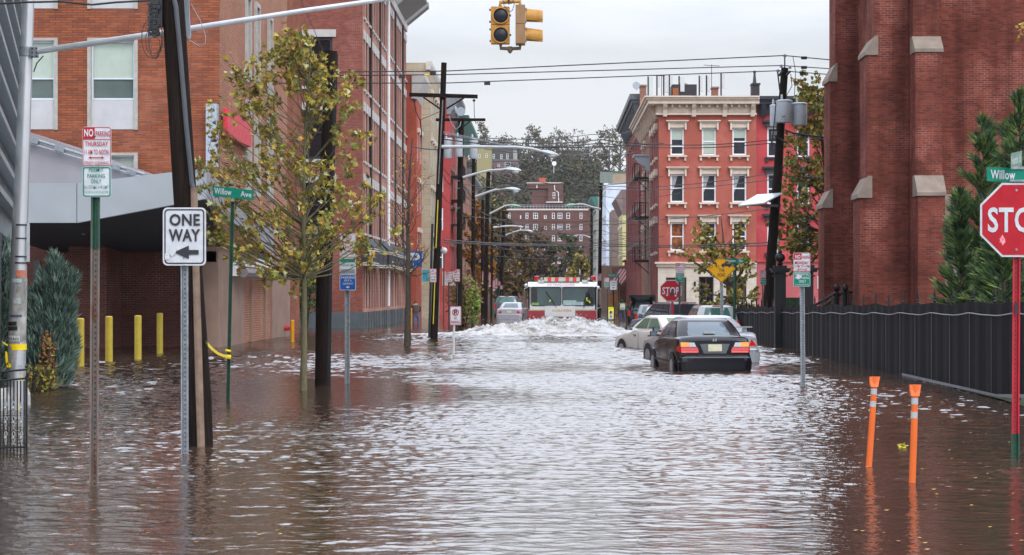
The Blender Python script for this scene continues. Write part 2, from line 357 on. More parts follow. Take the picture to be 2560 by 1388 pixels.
# bow wave pushed by the fire engine
TX, TY = X(1406, 82), 82.0
def wave(x, y):
    dx = x - TX; d = TY - y          # d: metres ahead of the bumper
    e = .0
    lat = math.exp(-((dx+.5)/3.5)**4)
    rid = math.exp(-((d-.5)/1.25)**2) * math.exp(-(abs(dx+.1)/2.0)**4) * (.54 + .05*math.exp(-((dx+.3)/.8)**2))
    rid2 = math.exp(-((d-2.9 + .10*abs(dx))/1.15)**2) * lat * .40
    wing = math.exp(-((d-2.2 + .22*abs(dx))/1.3)**2) * math.exp(-((dx+.8)/6.2)**4) * .10
    m = max(rid, 0)+rid2+wing
    n = fbm(x*1.1, y*1.5, 5); n2 = abs(fbm(x*3.3+9, y*4.0, 4))
    return -.03 + m*(1+.3*n) + min(1, m*3)*(.17*n2 + .07*n + .05*abs(nz(x*9, y*9)))
def foam_mat():
    m, t, b = newmat('wave_foam'); L = t.links.new
    tc = nd(t, 'ShaderNodeTexCoord'); sp = nd(t, 'ShaderNodeSeparateXYZ'); L(tc.outputs['Object'], sp.inputs[0])
    mp = nd(t, 'ShaderNodeMapping'); mp.inputs['Scale'].default_value = (1.0, 1.0, 2.2); L(tc.outputs['Object'], mp.inputs[0])
    n = nd(t, 'ShaderNodeTexNoise', i_Scale=1.3, i_Detail=9.0, i_Roughness=.72, i_Distortion=.6); L(mp.outputs[0], n.inputs['Vector'])
    r = nd(t, 'ShaderNodeValToRGB'); L(n.outputs['Fac'], r.inputs[0])
    e = r.color_ramp.elements; e[0].position = .34; e[0].color = (.14,.12,.095,1); e[1].position = .54; e[1].color = (.82,.82,.81,1)
    x = r.color_ramp.elements.new(.44); x.color = (.46,.44,.40,1)
    L(r.outputs[0], b.inputs['Base Color']); b.inputs['Roughness'].default_value = .5
    n2 = nd(t, 'ShaderNodeTexNoise', i_Scale=7.0, i_Detail=6.0, i_Roughness=.7); L(tc.outputs['Object'], n2.inputs['Vector'])
    bu = nd(t, 'ShaderNodeBump', i_Strength=1.0, i_Distance=.12); L(n2.outputs['Fac'], bu.inputs['Height']); L(bu.outputs[0], b.inputs['Normal'])
    return m
FOAM = foam_mat()
vs_, fs_ = grid(TX-9, TX+9, 300, TY-6.5, TY+3.2, 210, wave)
mb = MB(); mb.add(vs_, fs_)
rs = random.Random(4)
for i in range(900):                                  # droplets thrown up off the crest
    x = TX + rs.gauss(0, 1.9); y = TY - abs(rs.gauss(1.2, 1.3)); z = wave(x, y) + abs(rs.gauss(0, .07))
    r = rs.uniform(.008, .028)
    mb.add([(x-r,y,z),(x,y-r,z),(x+r,y,z),(x,y+r,z),(x,y,z+r*1.3),(x,y,z-r*1.3)], [(0,1,4),(1,2,4),(2,3,4),(3,0,4),(1,0,5),(2,1,5),(3,2,5),(0,3,5)])
mb.build('bow_wave', FOAM, smooth=60, kind='stuff', label='churned white bow wave pushed up ahead of the fire engine', cat='wave')

# ================================================================= WINDOW HELPERS
def window(parent, O, U, N, a, b, c, d, rec, fw=.07, mf=WPAINT, mg=GL, sash=True, blind=None, curtain=False, name='window', mull=0):
    O, U, N = Vector(O), Vector(U), Vector(N); Zv = Vector((0,0,1))
    fr = MB(); p = lambda u, v, w: O + U*u + Zv*v + N*w
    def bar(u0, u1, v0, v1, w0, w1, mb_, mi=0):
        vs = [p(u0,v0,w0),p(u1,v0,w0),p(u1,v0,w1),p(u0,v0,w1),p(u0,v1,w0),p(u1,v1,w0),p(u1,v1,w1),p(u0,v1,w1)]
        mb_.add(vs, [(0,3,2,1),(4,5,6,7),(0,1,5,4),(1,2,6,5),(2,3,7,6),(3,0,4,7)], mi)
    r0, r1 = rec-.05, rec+.02
    bar(a, a+fw, c, d, r0, r1, fr); bar(b-fw, b, c, d, r0, r1, fr)
    bar(a+fw, b-fw, c, c+fw, r0, r1, fr); bar(a+fw, b-fw, d-fw, d, r0, r1, fr)
    if sash: m = (c+d)/2 if sash is True else c+(d-c)*sash; bar(a+fw, b-fw, m-fw*.4, m+fw*.4, r0+.01, r1, fr)
    for k in range(mull):
        u = a + (b-a)*(k+1)/(mull+1); bar(u-fw*.35, u+fw*.35, c+fw, d-fw, r0+.005, r1, fr)
    f = fr.build(name, mf, parent)
    g = MB(); g.add([p(a+fw,c+fw,rec+.01), p(b-fw,c+fw,rec+.01), p(b-fw,d-fw,rec+.01), p(a+fw,d-fw,rec+.01)], [(0,1,2,3)])
    g.build('pane', mg, f)
    if blind:
        bm = MB(); v0 = d-fw-(d-c-2*fw)*blind; bar(a+fw+.01, b-fw-.01, v0, d-fw-.01, rec, rec+.006, bm); bm.build('blind', BLIND, f)
    if curtain:
        cm = MB(); w = (b-a)
        for s_, e in ((0, 1), (1, -1))[:(2 if curtain == 2 else 1)]:
            x0 = a+fw+.01 if s_ == 0 else b-fw-.01
            cm.add([p(x0,d-fw,rec+.004), p(x0+e*w*.42,d-fw,rec+.004), p(x0+e*w*.10,(c+d)/2-.1,rec+.004), p(x0,(c+d)/2-.3,rec+.004)], [(0,1,2,3)])
        cm.build('curtain', CURT, f)
    return f
UX, UY = Vector((1,0,0)), Vector((0,1,0))
# ================================================================= ORANGE BRICK BUILDING (left)
B_OR = BRICK('orange_brick', (.34,.100,.046), (.21,.062,.036), (.10,.06,.042), bw=.37, rh=.082, ms=.011, stain=.22, sscale=.5)
B_ORS = BRICK('orange_brick_lit_side', (.47,.225,.145), (.38,.17,.11), (.17,.10,.07), bw=.37, rh=.082, ms=.012, stain=.14, sscale=.5)  # orange brick lightened, painting in the stronger light on the street side
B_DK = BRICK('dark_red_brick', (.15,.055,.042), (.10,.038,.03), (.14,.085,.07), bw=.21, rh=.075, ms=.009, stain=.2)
YO = 62.7; XO = -10.7; Y1 = 79.0
ob = thing('brick_building', 'orange brick building with green shaded windows and a grey entrance canopy', 'building', (XO, YO, 0))
WZ = 17.0
zs = Z(458, YO)
cols = [(X(20,YO), X(145,YO)), (X(219,YO), X(345,YO))]
def zz(y): return Z(y, YO)
holes = []
for a, b in cols:
    for up in (0, 3.95, 7.9): holes.append((a, b, zz(325)+up, zz(95)+up))
    holes.append((a, b, zz(325)-3.75, zz(95)-3.75))
mb = MB(); mb.facade((0,YO,0), UX, UY, -30, XO, -.5, WZ, holes, .16)
mb.box(-30, XO-.01, YO+.5, Y1+4, -.5, WZ-.01)
mb.build('front_wall', B_OR, ob)
FRM = M('stone_surround', (.38,.36,.32), .85, var=.14, scale=6, bump=.3); APR = M('white_apron_panel', (.46,.46,.465), .7, var=.08, scale=2)
SWH = M('aluminium_sash', (.66,.70,.74), .4, .3, var=.05)
for (a, b, c, d) in holes:
    s = MB(); t = .115
    s.box(a, a+t, YO-.06, YO+.14, c, d); s.box(b-t, b, YO-.06, YO+.14, c, d); s.box(a+t, b-t, YO-.055, YO+.14, d-t*.8, d)
    sr = s.build('window_surround', FRM, ob)
    s = MB(); s.box(a+t, b-t, YO+.02, YO+.12, c+.02, c+(d-c)*.325); s.build('apron_panel', APR, sr)
    window(ob, (0,YO,0), UX, UY, a+t, b-t, c+(d-c)*.33, d-t*.8, .14, fw=.055, mf=SWH, mg=glass('pane_green', (.10,.13,.12)), sash=.36, blind=.64)
# side facing the street, upper part
hs = []
def sy(px, X0=XO): return X0*FK/(px-VX)
sc = [(.62,13.2,16.6),(.62,9.3,12.4),(.62,5.3,8.6)]
for y0 in (sy(612), sy(632)+.3, sy(668)):
    for (wd, c, d) in sc: hs.append((y0-YO, y0-YO+1.0, c, d))
mb = MB(); mb.facade((XO,YO,0), UY, -UX, 0, Y1-YO, Z(640,YO)-.2, WZ, hs, .3)
mb.add([(XO,Y1,-.5),(XO-8,Y1,-.5),(XO-8,Y1,WZ),(XO,Y1,WZ)], [(0,1,2,3)])
mb.build('side_wall', B_ORS, ob)
for (a, b, c, d) in hs:
    s = MB(); s.box(XO-.25, XO+.10, YO+a, YO+a+.16, c, d); s.box(XO-.25, XO+.10, YO+b-.16, YO+b, c, d); s.box(XO-.25, XO+.10, YO+a+.16, YO+b-.16, d-.16, d); s.box(XO-.25, XO+.02, YO+a+.16, YO+b-.16, c, c+.8)
    sr = s.build('window_surround', CONC, ob)
    g = MB(); g.add([(XO-.2,YO+a+.16,c+.8),(XO-.2,YO+b-.16,c+.8),(XO-.2,YO+b-.16,d-.16),(XO-.2,YO+a+.16,d-.16)], [(0,1,2,3)]); g.build('window', GLD, ob)
# tan lower wall with brick bays
TAN = SIDING('tan_ribbed_wall', (.30,.20,.155), .32, 1, .8)
zt = 3.1
mb = MB()
segs = [(YO-.9, sy(603), 0), (sy(603), sy(620), 1), (sy(623), sy(655), 1), (sy(658), sy(672), 1), (sy(674), Y1, 0)]
m1 = MB(); m2 = MB()
for a, b, k in segs: (m2 if k else m1).box(XO-.4, XO+(.06 if k else .12), a, b, -.5, zt-(.35 if k else 0))
for a, b in ((sy(620), sy(623)), (sy(655), sy(658)), (sy(672), sy(674))): m1.box(XO-.4, XO+.14, a, b, -.5, zt-.1)
m1.box(XO-.38, XO+.05, YO-.9, Y1, zt-.35, zt+.15)
m1.build('tan_wall_panel', TAN, ob); m2.build('brick_bay', B_ORS, ob)
mb = MB()
for k in range(4): mb.box(XO-.1, XO+.135, sy(703), sy(708), Z(690-k*19,78), Z(682-k*19,78))
mb.build('wall_vent', IRON, ob)
mb = MB(); mb.lathe((XO+.1, sy(706)-.3, .35), [(.12,0),(.12,.2),(.09,.22),(.09,.4)], 10, ax='x'); mb.build('fire_hose_inlet', M('red_paint',(.4,.02,.03),.4), ob)
# wall clutter over the brick bays: pipes & white panels
mb = MB()
for a, b, y0, y1 in ((566,574,657,690),(576,596,652,672),(606,616,655,668),(622,645,648,665),(646,656,658,672),(660,672,664,676)):
    ya, yb = sy(a), sy(b); mb.box(XO+.1, XO+.3, ya, yb, Z(y1,(ya+yb)/2), Z(y0,(ya+yb)/2))
mb.build('service_box', WPAINT, ob)
mb = MB(); mb.tube([(XO+.45, sy(575), Z(682,65)), (XO+.45, sy(605), Z(684,67)), (XO+.4, sy(660), Z(680,71))], .17, 8); mb.build('service_pipe', M('grey_pipe',(.16,.14,.14),.6), ob)
# red banner sign
mb = MB(); mb.box(X(516,YO-.4), X(543,YO-.4), YO-.5, YO-.1, Z(420,YO), Z(263,YO)); mb.build('blade_sign_edge', GREYP, ob)
mb = MB(); mb.box(XO+.1, XO+.25, YO+.1, YO+5.2, Z(352,65), Z(287,65)); mb.build('red_banner', M('red_banner',(.62,.03,.05),.5,var=.3), ob)
# canopy
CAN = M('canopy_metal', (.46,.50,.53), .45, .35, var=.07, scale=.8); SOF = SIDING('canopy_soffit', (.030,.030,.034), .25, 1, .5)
YC = 52.0; xr = X(512, YC); x1 = X(192, YC); x0 = X(-120, YC)
zb, zt2 = Z(557,YC), Z(458,YC); zbr, ztr = Z(497,YC), Z(421,YC)
mb = MB(); mb.prism([(x0,zb),(x1-.01,zb),(x1-.01,zt2),(x0,zt2)], 'y', YC, YC+.25); mb.prism([(x1+.01,zb),(xr,zbr),(xr,ztr),(x1+.01,zt2)], 'y', YC, YC+.25)
mb.build('canopy_fascia', CAN, ob)
mb = MB()
mb.add([(xr,YC+.02,zbr),(xr,YC+.02,ztr),(XO+.3,Y1-6,Z(575,73)),(XO+.3,Y1-6,Z(640,73))], [(0,1,2,3)])
mb.add([(xr-.2,YC+.02,zbr),(xr-.2,YC+.02,ztr),(XO+.1,Y1-6,Z(575,73)),(XO+.1,Y1-6,Z(640,73))], [(3,2,1,0)])
mb.build('canopy_side_fascia', M('canopy_side',(.27,.28,.31),.55,.2,var=.1), ob)
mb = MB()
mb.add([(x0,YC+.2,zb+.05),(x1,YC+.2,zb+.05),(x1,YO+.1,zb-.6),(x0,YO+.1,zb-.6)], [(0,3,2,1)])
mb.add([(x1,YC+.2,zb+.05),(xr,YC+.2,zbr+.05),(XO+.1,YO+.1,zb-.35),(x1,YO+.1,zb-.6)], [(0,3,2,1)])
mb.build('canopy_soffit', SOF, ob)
mb = MB()
mb.add([(x0,YC+.2,zt2-.05),(x1,YC+.2,zt2-.05),(x1,YO-.02,zt2+.3),(x0,YO-.02,zt2+.3)], [(0,1,2,3)])
mb.add([(x1,YC+.2,zt2-.05),(xr,YC+.2,ztr-.05),(XO,YO-.02,zt2+.3),(x1,YO-.02,zt2+.3)], [(0,1,2,3)])
mb.build('canopy_roof', CAN, ob)
# sloped metal skylight roof above canopy, with pipe rail
YS = 57.0
mb = MB(); mb.prism([(X(-60,YS),Z(300,YS)),(X(78,YS),Z(332,YS)),(X(375,YS),Z(438,YS)),(X(375,YS),Z(470,YS)),(X(-60,YS),Z(470,YS))], 'y', YS, YO-.1)
mb.build('sloped_roof_side', M('mauve_metal',(.30,.28,.30),.5,.3,var=.08,scale=1), ob)
mb = MB(); mb.tube([P(-40,318,YS-.2), P(80,346,YS-.2), P(362,436,YS-.2)], .045, 8); mb.tube([P(-40,334,YS-.2), P(80,360,YS-.2), P(352,442,YS-.2)], .03, 6)
for x_ in (85, 150, 290, 330): mb.cbox(P(x_, 346+(x_-80)*.325+4, YS-.15), .3, .2, .16, 0, Matrix.Rotation(R(18),3,'Y'))
mb.build('roof_rail_pipe', STEEL, ob)
# dark recess walls below the canopy
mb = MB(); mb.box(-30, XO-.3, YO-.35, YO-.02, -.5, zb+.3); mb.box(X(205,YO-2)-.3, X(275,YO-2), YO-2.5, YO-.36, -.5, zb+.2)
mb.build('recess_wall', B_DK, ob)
mb = MB()
for x_ in (83, 139): mb.box(X(x_,YO-.4), X(x_+16,YO-.4), YO-.40, YO-.36, Z(785,YO), Z(652,YO))
mb.build('slot_window', GLD, ob)
mb = MB(); mb.box(X(498,YO-1), XO-.42, YO-1.0, YO-.36, -.5, 4.0); mb.build('tan_return_wall', TAN, ob)
mb = MB(); mb.cbox(P(208,566,56), .18,.2,.22); mb.ball(P(209,580,56), .085); mb.build('security_camera', GREYP, ob)
# ================================================================= LOUVRED BUILDING (far left)
d_ = Vector((-.2437,1,0)).normalized(); e_ = Vector((X(38,45),45,0)); 
lv = thing('louvred_building', 'glass building edge with slanting grey metal louvres at the far left', 'building', e_)
nrm = Vector((d_.y,-d_.x,0))
LM = M('louvre_metal',(.30,.33,.35),.35,.5,var=.1,scale=3)
mb = MB(); s0 = e_ - d_*24; mb.add([s0+Vector((0,0,-.5)), e_+Vector((0,0,-.5)), e_+Vector((0,0,14)), s0+Vector((0,0,14))], [(0,1,2,3)])
e2 = e_ + Vector((-6,1.0,0)); mb.add([e_+Vector((0,0,-.5)), e2+Vector((0,0,-.5)), e2+Vector((0,0,14)), e_+Vector((0,0,14))], [(0,1,2,3)])
mb.build('glass_wall', M('louvre_panel',(.46,.50,.50),.4,var=.15,scale=3), lv)
zr = [Z(y,45) for y in (560,500,430,365,300,232,165,90,15,-60,-140)]
mb = MB()
for z_ in zr:
    a = s0+nrm*.02; b = e_+nrm*.02
    o = nrm*.28; dz = Vector((0,0,.10)); Zq = Vector((0,0,z_))
    vs = [a+Zq, b+Zq, b+Zq+o-dz*.9, a+Zq+o-dz*.9, a+Zq+dz, b+Zq+dz, b+Zq+o+dz*.1, a+Zq+o+dz*.1]
    mb.add(vs, [(0,3,2,1),(4,5,6,7),(0,1,5,4),(1,2,6,5),(2,3,7,6),(3,0,4,7)])
mb.build('louvre', LM, lv)
mb = MB()
for k in range(60):
    q = s0 + d_*(24*k/60) + nrm*.03; mb.tube([q+Vector((0,0,1)), q+Vector((0,0,14))], .022, 4)
mb.build('mullion', LM, lv)
mb = MB(); mb.add([s0+nrm*.05+Vector((0,0,-.5)), e_+nrm*.05+Vector((0,0,-.5)), e_+nrm*.05+Vector((0,0,zr[0]-.5)), s0+nrm*.05+Vector((0,0,zr[0]-.5))], [(0,1,2,3)]); mb.build('dark_base_wall', M('dark_base',(.03,.03,.03),.7), lv)

# ================================================================= RED BRICK APARTMENTS B
B_RB = BRICK('red_brown_brick', (.28,.085,.06), (.18,.052,.04), (.20,.12,.10), bw=.21, rh=.075, ms=.008, stain=.2, sscale=.6)
B_RP = BRICK('red_brown_brick_lit_side', (.40,.19,.145), (.33,.15,.115), (.38,.26,.21), bw=.21, rh=.075, ms=.008, stain=.14, sscale=.6)  # same red-brown brick, paler: open sky light painted into the street face
LINT = M('cast_stone',(.46,.44,.42),.8,var=.08)
YB, YE, XB, ZB = 96.5, 125.7, -9.27, 19.4
bb = thing('apartment_building', 'tall red-brown brick apartment building with rows of narrow windows on its street side', 'building', (XB, YB, 0))
def by(zx): return XB*FK/((700+zx/5.5525)-VX)
wc = [(1160,1176),(1195,1215),(1232,1252),(1272,1288),(1302,1316),(1328,1342),(1352,1366),(1392,1408),(1420,1436),(1446,1462),(1512,1528),(1536,1550),(1560,1574),(1600,1613),(1622,1634),(1643,1655),(1664,1676),(1704,1714),(1722,1732),(1741,1751)]
hs = []
for a, b in wc:
    ya, yb = by(a)-YB, by(b)-YB
    for l in (18.2, 14.57, 10.94, 7.3): hs.append((ya, yb, l-2.5, l))
    hs.append((ya, yb, .95, 4.4))
mb = MB(); mb.facade((XB,YB,0), UY, -UX, 0, YE-YB, -.5, ZB, hs, .10)
mb.add([(XB,YE,-.5),(XB-12,YE,-.5),(XB-12,YE,ZB),(XB,YE,ZB)], [(0,1,2,3)]); mb.add([(XB,YB,ZB),(XB-12,YB,ZB),(XB-12,YE,ZB),(XB,YE,ZB)], [(0,3,2,1)])
mb.build('side_wall', B_RP, bb)
for i, (a, b, c, d) in enumerate(hs):
    s = MB(); y0, y1 = YB+a, YB+b
    s.add([(XB-.07,y0,c),(XB-.07,y1,c),(XB-.07,y1,d),(XB-.07,y0,d)], [(0,1,2,3)], 0)
    s.box(XB-.069, XB-.04, y0, y0+.09, c, d, 1); s.box(XB-.069, XB-.04, y1-.09, y1, c, d, 1); s.box(XB-.069, XB-.045, y0+.09, y1-.09, (c+d)/2-.04, (c+d)/2+.04, 1)
    if d > 5:
        s.box(XB-.02, XB+.045, y0-.12, y1+.12, d+.01, d+.48, 2); s.box(XB-.02, XB+.09, y0-.05, y1+.05, c-.13, c-.01, 2)
    s.build('window', [M('window_dark',(.010,.010,.012),.3,spec=.25), M('dark_frame',(.05,.035,.035),.5), LINT], bb)
mb = MB()
for zx in (1250, 1378, 1590, 1694): mb.tube([(XB+.06, by(zx), 4.6), (XB+.06, by(zx), ZB)], .07, 6)
mb.build('expansion_joint', M('joint_dark',(.04,.03,.03),.8), bb)
mb = MB(); mb.tube([(XB+.13, by(1476), 1.0), (XB+.13, by(1476), ZB)], .085, 8); mb.build('downpipe', WPAINT, bb)
# granite base, piers on the ground floor
GRAN = M('grey_granite',(.085,.105,.115),.35,var=.25,scale=1.2)
mb = MB(); y = YB
ys = sorted(set([0]+[h[0] for h in hs]+[h[1] for h in hs]+[YE-YB]))
gl = [(h[0],h[1]) for h in hs[:]][0::5]
e0 = 0
for a, b in gl: mb.box(XB-.1, XB+.10, YB+e0+.04, YB+a-.04, -.5, .78); e0 = b
mb.box(XB-.1, XB+.10, YB+e0+.04, YE, -.5, .78); mb.box(XB-.1, XB+.04, YB-.05, YE, -.5, .5)
mb.box(-13.2, XB+.1, YB-.12, YB+.05, -.5, .80)
mb.build('granite_base', GRAN, bb)
# front face (towards the camera)
fh = []
fa, fb = X(760,YB), X(831,YB)
for l in (22, 14.57+.05, 10.94, 7.3): fh.append((fa, fb, l-2.45, l))
mb = MB(); mb.facade((0,YB,0), UX, UY, -13.3, XB, -.5, ZB, fh, .25); mb.box(-13.3,XB-.02,YB+.4,YB+.5,-.5,ZB); mb.build('front_wall', B_RB, bb)
for a, b, c, d in fh:
    window(bb, (0,YB,0), UX, UY, a, b, c, d, .2, fw=.14, mf=M('black_frame',(.02,.03,.035),.4), mg=GLD, sash=.55)
    s = MB(); s.box(a-.1, b+.18, YB-.05, YB+.03, d+.01, d+.38); s.build('lintel', LINT, bb); s = MB(); s.box(a-.1, b+.1, YB-.09, YB+.05, c-.16, c-.01); s.build('sill', LINT, bb)
mb = MB(); mb.box(X(790,YB), X(816,YB), YB-.14, YB-.03, -.4, Z(700,YB)); mb.build('door', IRON, bb)
# cornice with deep overhang
mb = MB()
mb.box(XB-.5, XB+.12, YB-.1, YE+.1, ZB-.55, ZB-.1, 0)
for y0, y1 in ((YB-1, by(1560)), (by(1600), by(1716)), (by(1735), YE+.6)):
    mb.add([(XB+.1,y0,ZB-.1),(XB+1.5,y0,ZB+1.05),(XB+1.5,y1,ZB+1.05),(XB+.1,y1,ZB-.1),(XB-.3,y0,ZB+.35),(XB+1.5,y0,ZB+1.35),(XB+1.5,y1,ZB+1.35),(XB-.3,y1,ZB+.35)],
      [(0,3,2,1),(4,5,6,7),(0,1,5,4),(1,2,6,5),(2,3,7,6),(3,0,4,7)], 1)
mb.build('cornice', [LINT, M('grey_soffit',(.20,.20,.19),.7,var=.1)], bb)
# awnings
AWN = M('black_awning',(.018,.02,.03),.7); STR = M('cream_stripe',(.48,.45,.36),.7)
for a, b, t in ((930,990,590),(993,1045,598),(1048,1085,600),(1112,1180,602),(1186,1230,608),(1232,1275,612),(1277,1325,616),(1350,1400,620)):
    pa, pb = 690+a/4.338, 690+b/4.338
    ya, yb = XB*FK/(pa-VX), XB*FK/(pb-VX)-.05
    z1 = Z(t, ya); z0 = z1-.55
    s = MB()
    s.add([(XB+.06,ya,z1),(XB+.6,ya,z0),(XB+.6,yb,z0),(XB+.06,yb,z1),(XB+.06,ya,z0-.9),(XB+.6,ya,z0-.9),(XB+.6,yb,z0-.9),(XB+.06,yb,z0-.9)],
        [(0,1,2,3),(0,4,5,1),(1,5,6,2),(3,2,6,7)], 0)
    for k in (-.06, -.16): s.box(XB+.05, XB+.615, ya-.012, yb+.01, z0+k-.045, z0+k+.01, 1)
    for k in (-.78, -.88): s.box(XB+.05, XB+.615, ya-.012, yb+.01, z0+k-.045, z0+k+.01, 1)
    s.build('awning', [AWN, STR], bb)
# ================================================================= CHURCH (right)
B_CH = BRICK('church_brick', (.205,.052,.034), (.11,.029,.023), (.135,.065,.05), bw=.21, rh=.068, ms=.007, stain=.42, sscale=.55, streak=True)
ch = thing('church', 'red brick church tower with stepped buttresses and brownstone weathering caps', 'church', (X(2285,57), 57, 0))
YF = 57.5; TOP = 26
def cap_x(mb_, xo_lo, xo_hi, xin, y0, y1, z0, z1):   # sloping stone on a buttress that steps in x
    mb_.prism([(xo_lo-.06,z0),(xin,z0),(xin,z1),(xo_hi,z1),(xo_lo-.06,z0+.12)], 'y', y0-.05, y1+.05)
mb = MB(); mb.box(X(2200,YF), X(2353,YF), YF, YF+6, -.5, TOP)      # tower body
mb.build('tower_wall', B_CH, ch)
mb = MB(); Yb = YF-.25                                            # buttress B, projects towards the street
xl = [X(2150,Yb), X(2168,Yb), X(2185,Yb)]; z1, z2 = Z(495,Yb), Z(138,Yb)
mb.box(xl[0], X(2272,Yb), Yb, Yb+1.3, -.5, z1); mb.box(xl[1], X(2272,Yb), Yb, Yb+1.3, z1, z2); mb.box(xl[2], X(2272,Yb), Yb, Yb+1.3, z2, TOP)
mb.build('side_buttress', B_CH, ch)
s = MB(); cap_x(s, xl[0], xl[1]+.02, X(2180,Yb), Yb, Yb+1.3, z1, Z(440,Yb)); s.build('buttress_cap', STONE, ch); s = MB(); cap_x(s, xl[1], xl[2]+.02, X(2195,Yb), Yb, Yb+1.3, z2, Z(90,Yb)); s.build('buttress_cap', STONE, ch)
mb = MB(); z1, z2 = Z(490,56), Z(127,56)                          # buttress C, towards the camera
xa, xb = X(2287,56.4), X(2354,56.4)
mb.box(xa, xb, 55.9, YF+.05, -.5, z1); mb.box(xa, xb, 56.3, YF+.05, z1, z2); mb.box(xa, xb, 56.7, YF+.05, z2, TOP)
mb.build('front_buttress', B_CH, ch)
for ya, yb, za, zb_ in ((55.9,56.3,z1,Z(437,56)),(56.3,56.7,z2,Z(83,56))):
    s = MB(); s.prism([(ya-.05,za),(yb+.3,za),(yb+.3,zb_),(yb,zb_),(ya-.05,za+.1)], 'x', xa-.03, xb+.03); s.build('buttress_cap', STONE, ch)
mb = MB(); Ya = 61.5                                              # buttress A, behind
xl = [X(2060,Ya), X(2075,Ya), X(2088,Ya)]; z1, z2 = Z(520,Ya), Z(204,Ya)
mb.box(xl[0], X(2180,Ya), Ya, Ya+1.3, -.5, z1); mb.box(xl[1], X(2180,Ya), Ya, Ya+1.3, z1, z2); mb.box(xl[2], X(2180,Ya), Ya, Ya+1.3, z2, TOP)
mb.box(X(2185,YF), X(2272,YF), Ya+.3, YF+8, -.5, TOP)
mb.build('side_buttress', B_CH, ch)
s = MB(); cap_x(s, xl[0], xl[1]+.02, X(2082,Ya), Ya, Ya+1.3, z1, Z(473,Ya)); s.build('buttress_cap', STONE, ch); s = MB(); cap_x(s, xl[1], xl[2]+.02, X(2093,Ya), Ya, Ya+1.3, z2, Z(158,Ya)); s.build('buttress_cap', STONE, ch)
mb = MB(); mb.box(X(2345,61), 34, 61.2, 80, -.5, 20); mb.build('nave_wall', B_CH, ch)
s = MB(); s.prism([(61.0,1.4),(61.4,1.4),(61.4,5.0),(61.3,5.0),(61.0,4.7)], 'x', X(2356,61), X(2420,61)); s.build('wall_stone', STONE, ch)
mb = MB(); mb.box(X(2000,66)-1, 34, 58, 100, -.55, .02); mb.build('churchyard_ground', M('turf',(.05,.075,.03),.95,var=.4,scale=5), kind='structure')
# entry stair railing
sr = thing('stair_railing', 'black iron stair railing with acorn newel posts at the church side door', 'railing', (X(2100,60),60,0))
mb = MB()
for (xa,ya_,xb,yb_,w_) in ((2022,772,2090,732,.045),(2046,776,2112,727,.045),(2112,730,2150,730,.04)): mb.tube([P(xa,ya_,60),P(xb,yb_,60)], w_, 6)
for x_ in range(2116, 2150, 6): mb.tube([P(x_,732,60),P(x_,775,60)], .018, 4)
mb.build('handrail', IRON, sr)
for x_ in (2092, 2113):
    b = MB(); b.lathe((X(x_,60),60,0), [(.075,0),(.075,Z(735,60)),(.11,Z(733,60)),(.05,Z(730,60)),(.10,Z(722,60)),(.09,Z(716,60)),(.03,Z(710,60)),(.01,Z(706,60))], 8); b.build('newel_post', IRON, sr)
# ================================================================= FENCE (right)
FX = 7.5
def ftop(Y): return 1.60 - (Y-31)*.0092 + .02*math.sin(Y*1.9)
fe = thing('iron_fence', 'long black iron churchyard fence lined with dark fabric and topped by spear finials', 'fence', (FX,31,0))
FAB = SIDING('fence_fabric', (.0060,.0056,.0074), .075, 1, .45)
mb = MB(); ys = [27+.4*i for i in range(124)]
pieces = [(27, 58.2), (62.9, 76)]
for a, b in ((27.0, 76.2),):
    y = a; col = []
    while y <= b: col.append(y); y += .21
    vs = []; fs = []
    for i, y in enumerate(col):
        zb_ = -.3 if y > 38 else -.3 + (38-y)*.052
        wv = .012*math.sin(y*7.3)
        for dx in (0, .03): vs += [(FX+dx+wv, y, zb_), (FX+dx+wv, y, ftop(y)-.12), (FX+dx+wv*.5, y, ftop(y)+.012*math.sin(y*31))]
    for i in range(len(col)-1):
        o = i*6
        for k in (0, 1): fs.append((o+k, o+k+1, o+k+7, o+k+6)); fs.append((o+k+3, o+k+9, o+k+10, o+k+4))
        fs.append((o+2, o+5, o+11, o+8))
    mb.add(vs, fs)
mb.build('fabric', FAB, fe)
hm_ = MB(); y = 27.0; hp = []
while y < 41: hp.append((FX-.02, y, (-.3 if y > 38 else -.3+(38-y)*.052)+.0)); y += .5
hp = [(p[0], p[1], max(p[2], .012)) for p in hp]
for i in range(len(hp)-1):
    a, c = Vector(hp[i]), Vector(hp[i+1]); hm_.add([a, c, c+Vector((0,0,.055)), a+Vector((0,0,.055))], [(0,1,2,3)])
hm_.build('pale_hem', M('pale_cord',(.20,.20,.21),.6), fe)
mb = MB(); y = 27.0; pts = []
while y < 76: pts.append((FX-.025, y, ftop(y)-.19 - .014*abs(math.sin((y-32.4)*math.pi/1.68)))); y += .42
mb.tube(pts, .011, 4); mb.build('tie_cord', M('pale_cord',(.20,.20,.21),.6), fe)
fps = [32.4 + 1.68*k for k in range(-3, 27)]
for y in fps:
    if 58.6 < y < 62.6: continue
    b = MB(); b.box(FX+.04, FX+.075, y-.018, y+.018, -.4, ftop(y)+.02)
    b.lathe((FX+.058,y,ftop(y)+.02), [(.02,0),(.036,.02),(.018,.05),(.034,.075),(.012,.10),(.03,.12),(.022,.17),(.003,.27)], 6)
    pst = b.build('fence_post', IRON, fe)
    b = MB(); b.box(FX-.010, FX-.004, y-.005, y+.005, 0, ftop(y)-.2); b.build('seam_tie', M('pale_cord',(.20,.20,.21),.6), pst)
mb = MB()
for z_ in (.15,): mb.box(FX+.045, FX+.07, 27, 76, .35, .39)
mb.build('rail', IRON, fe)
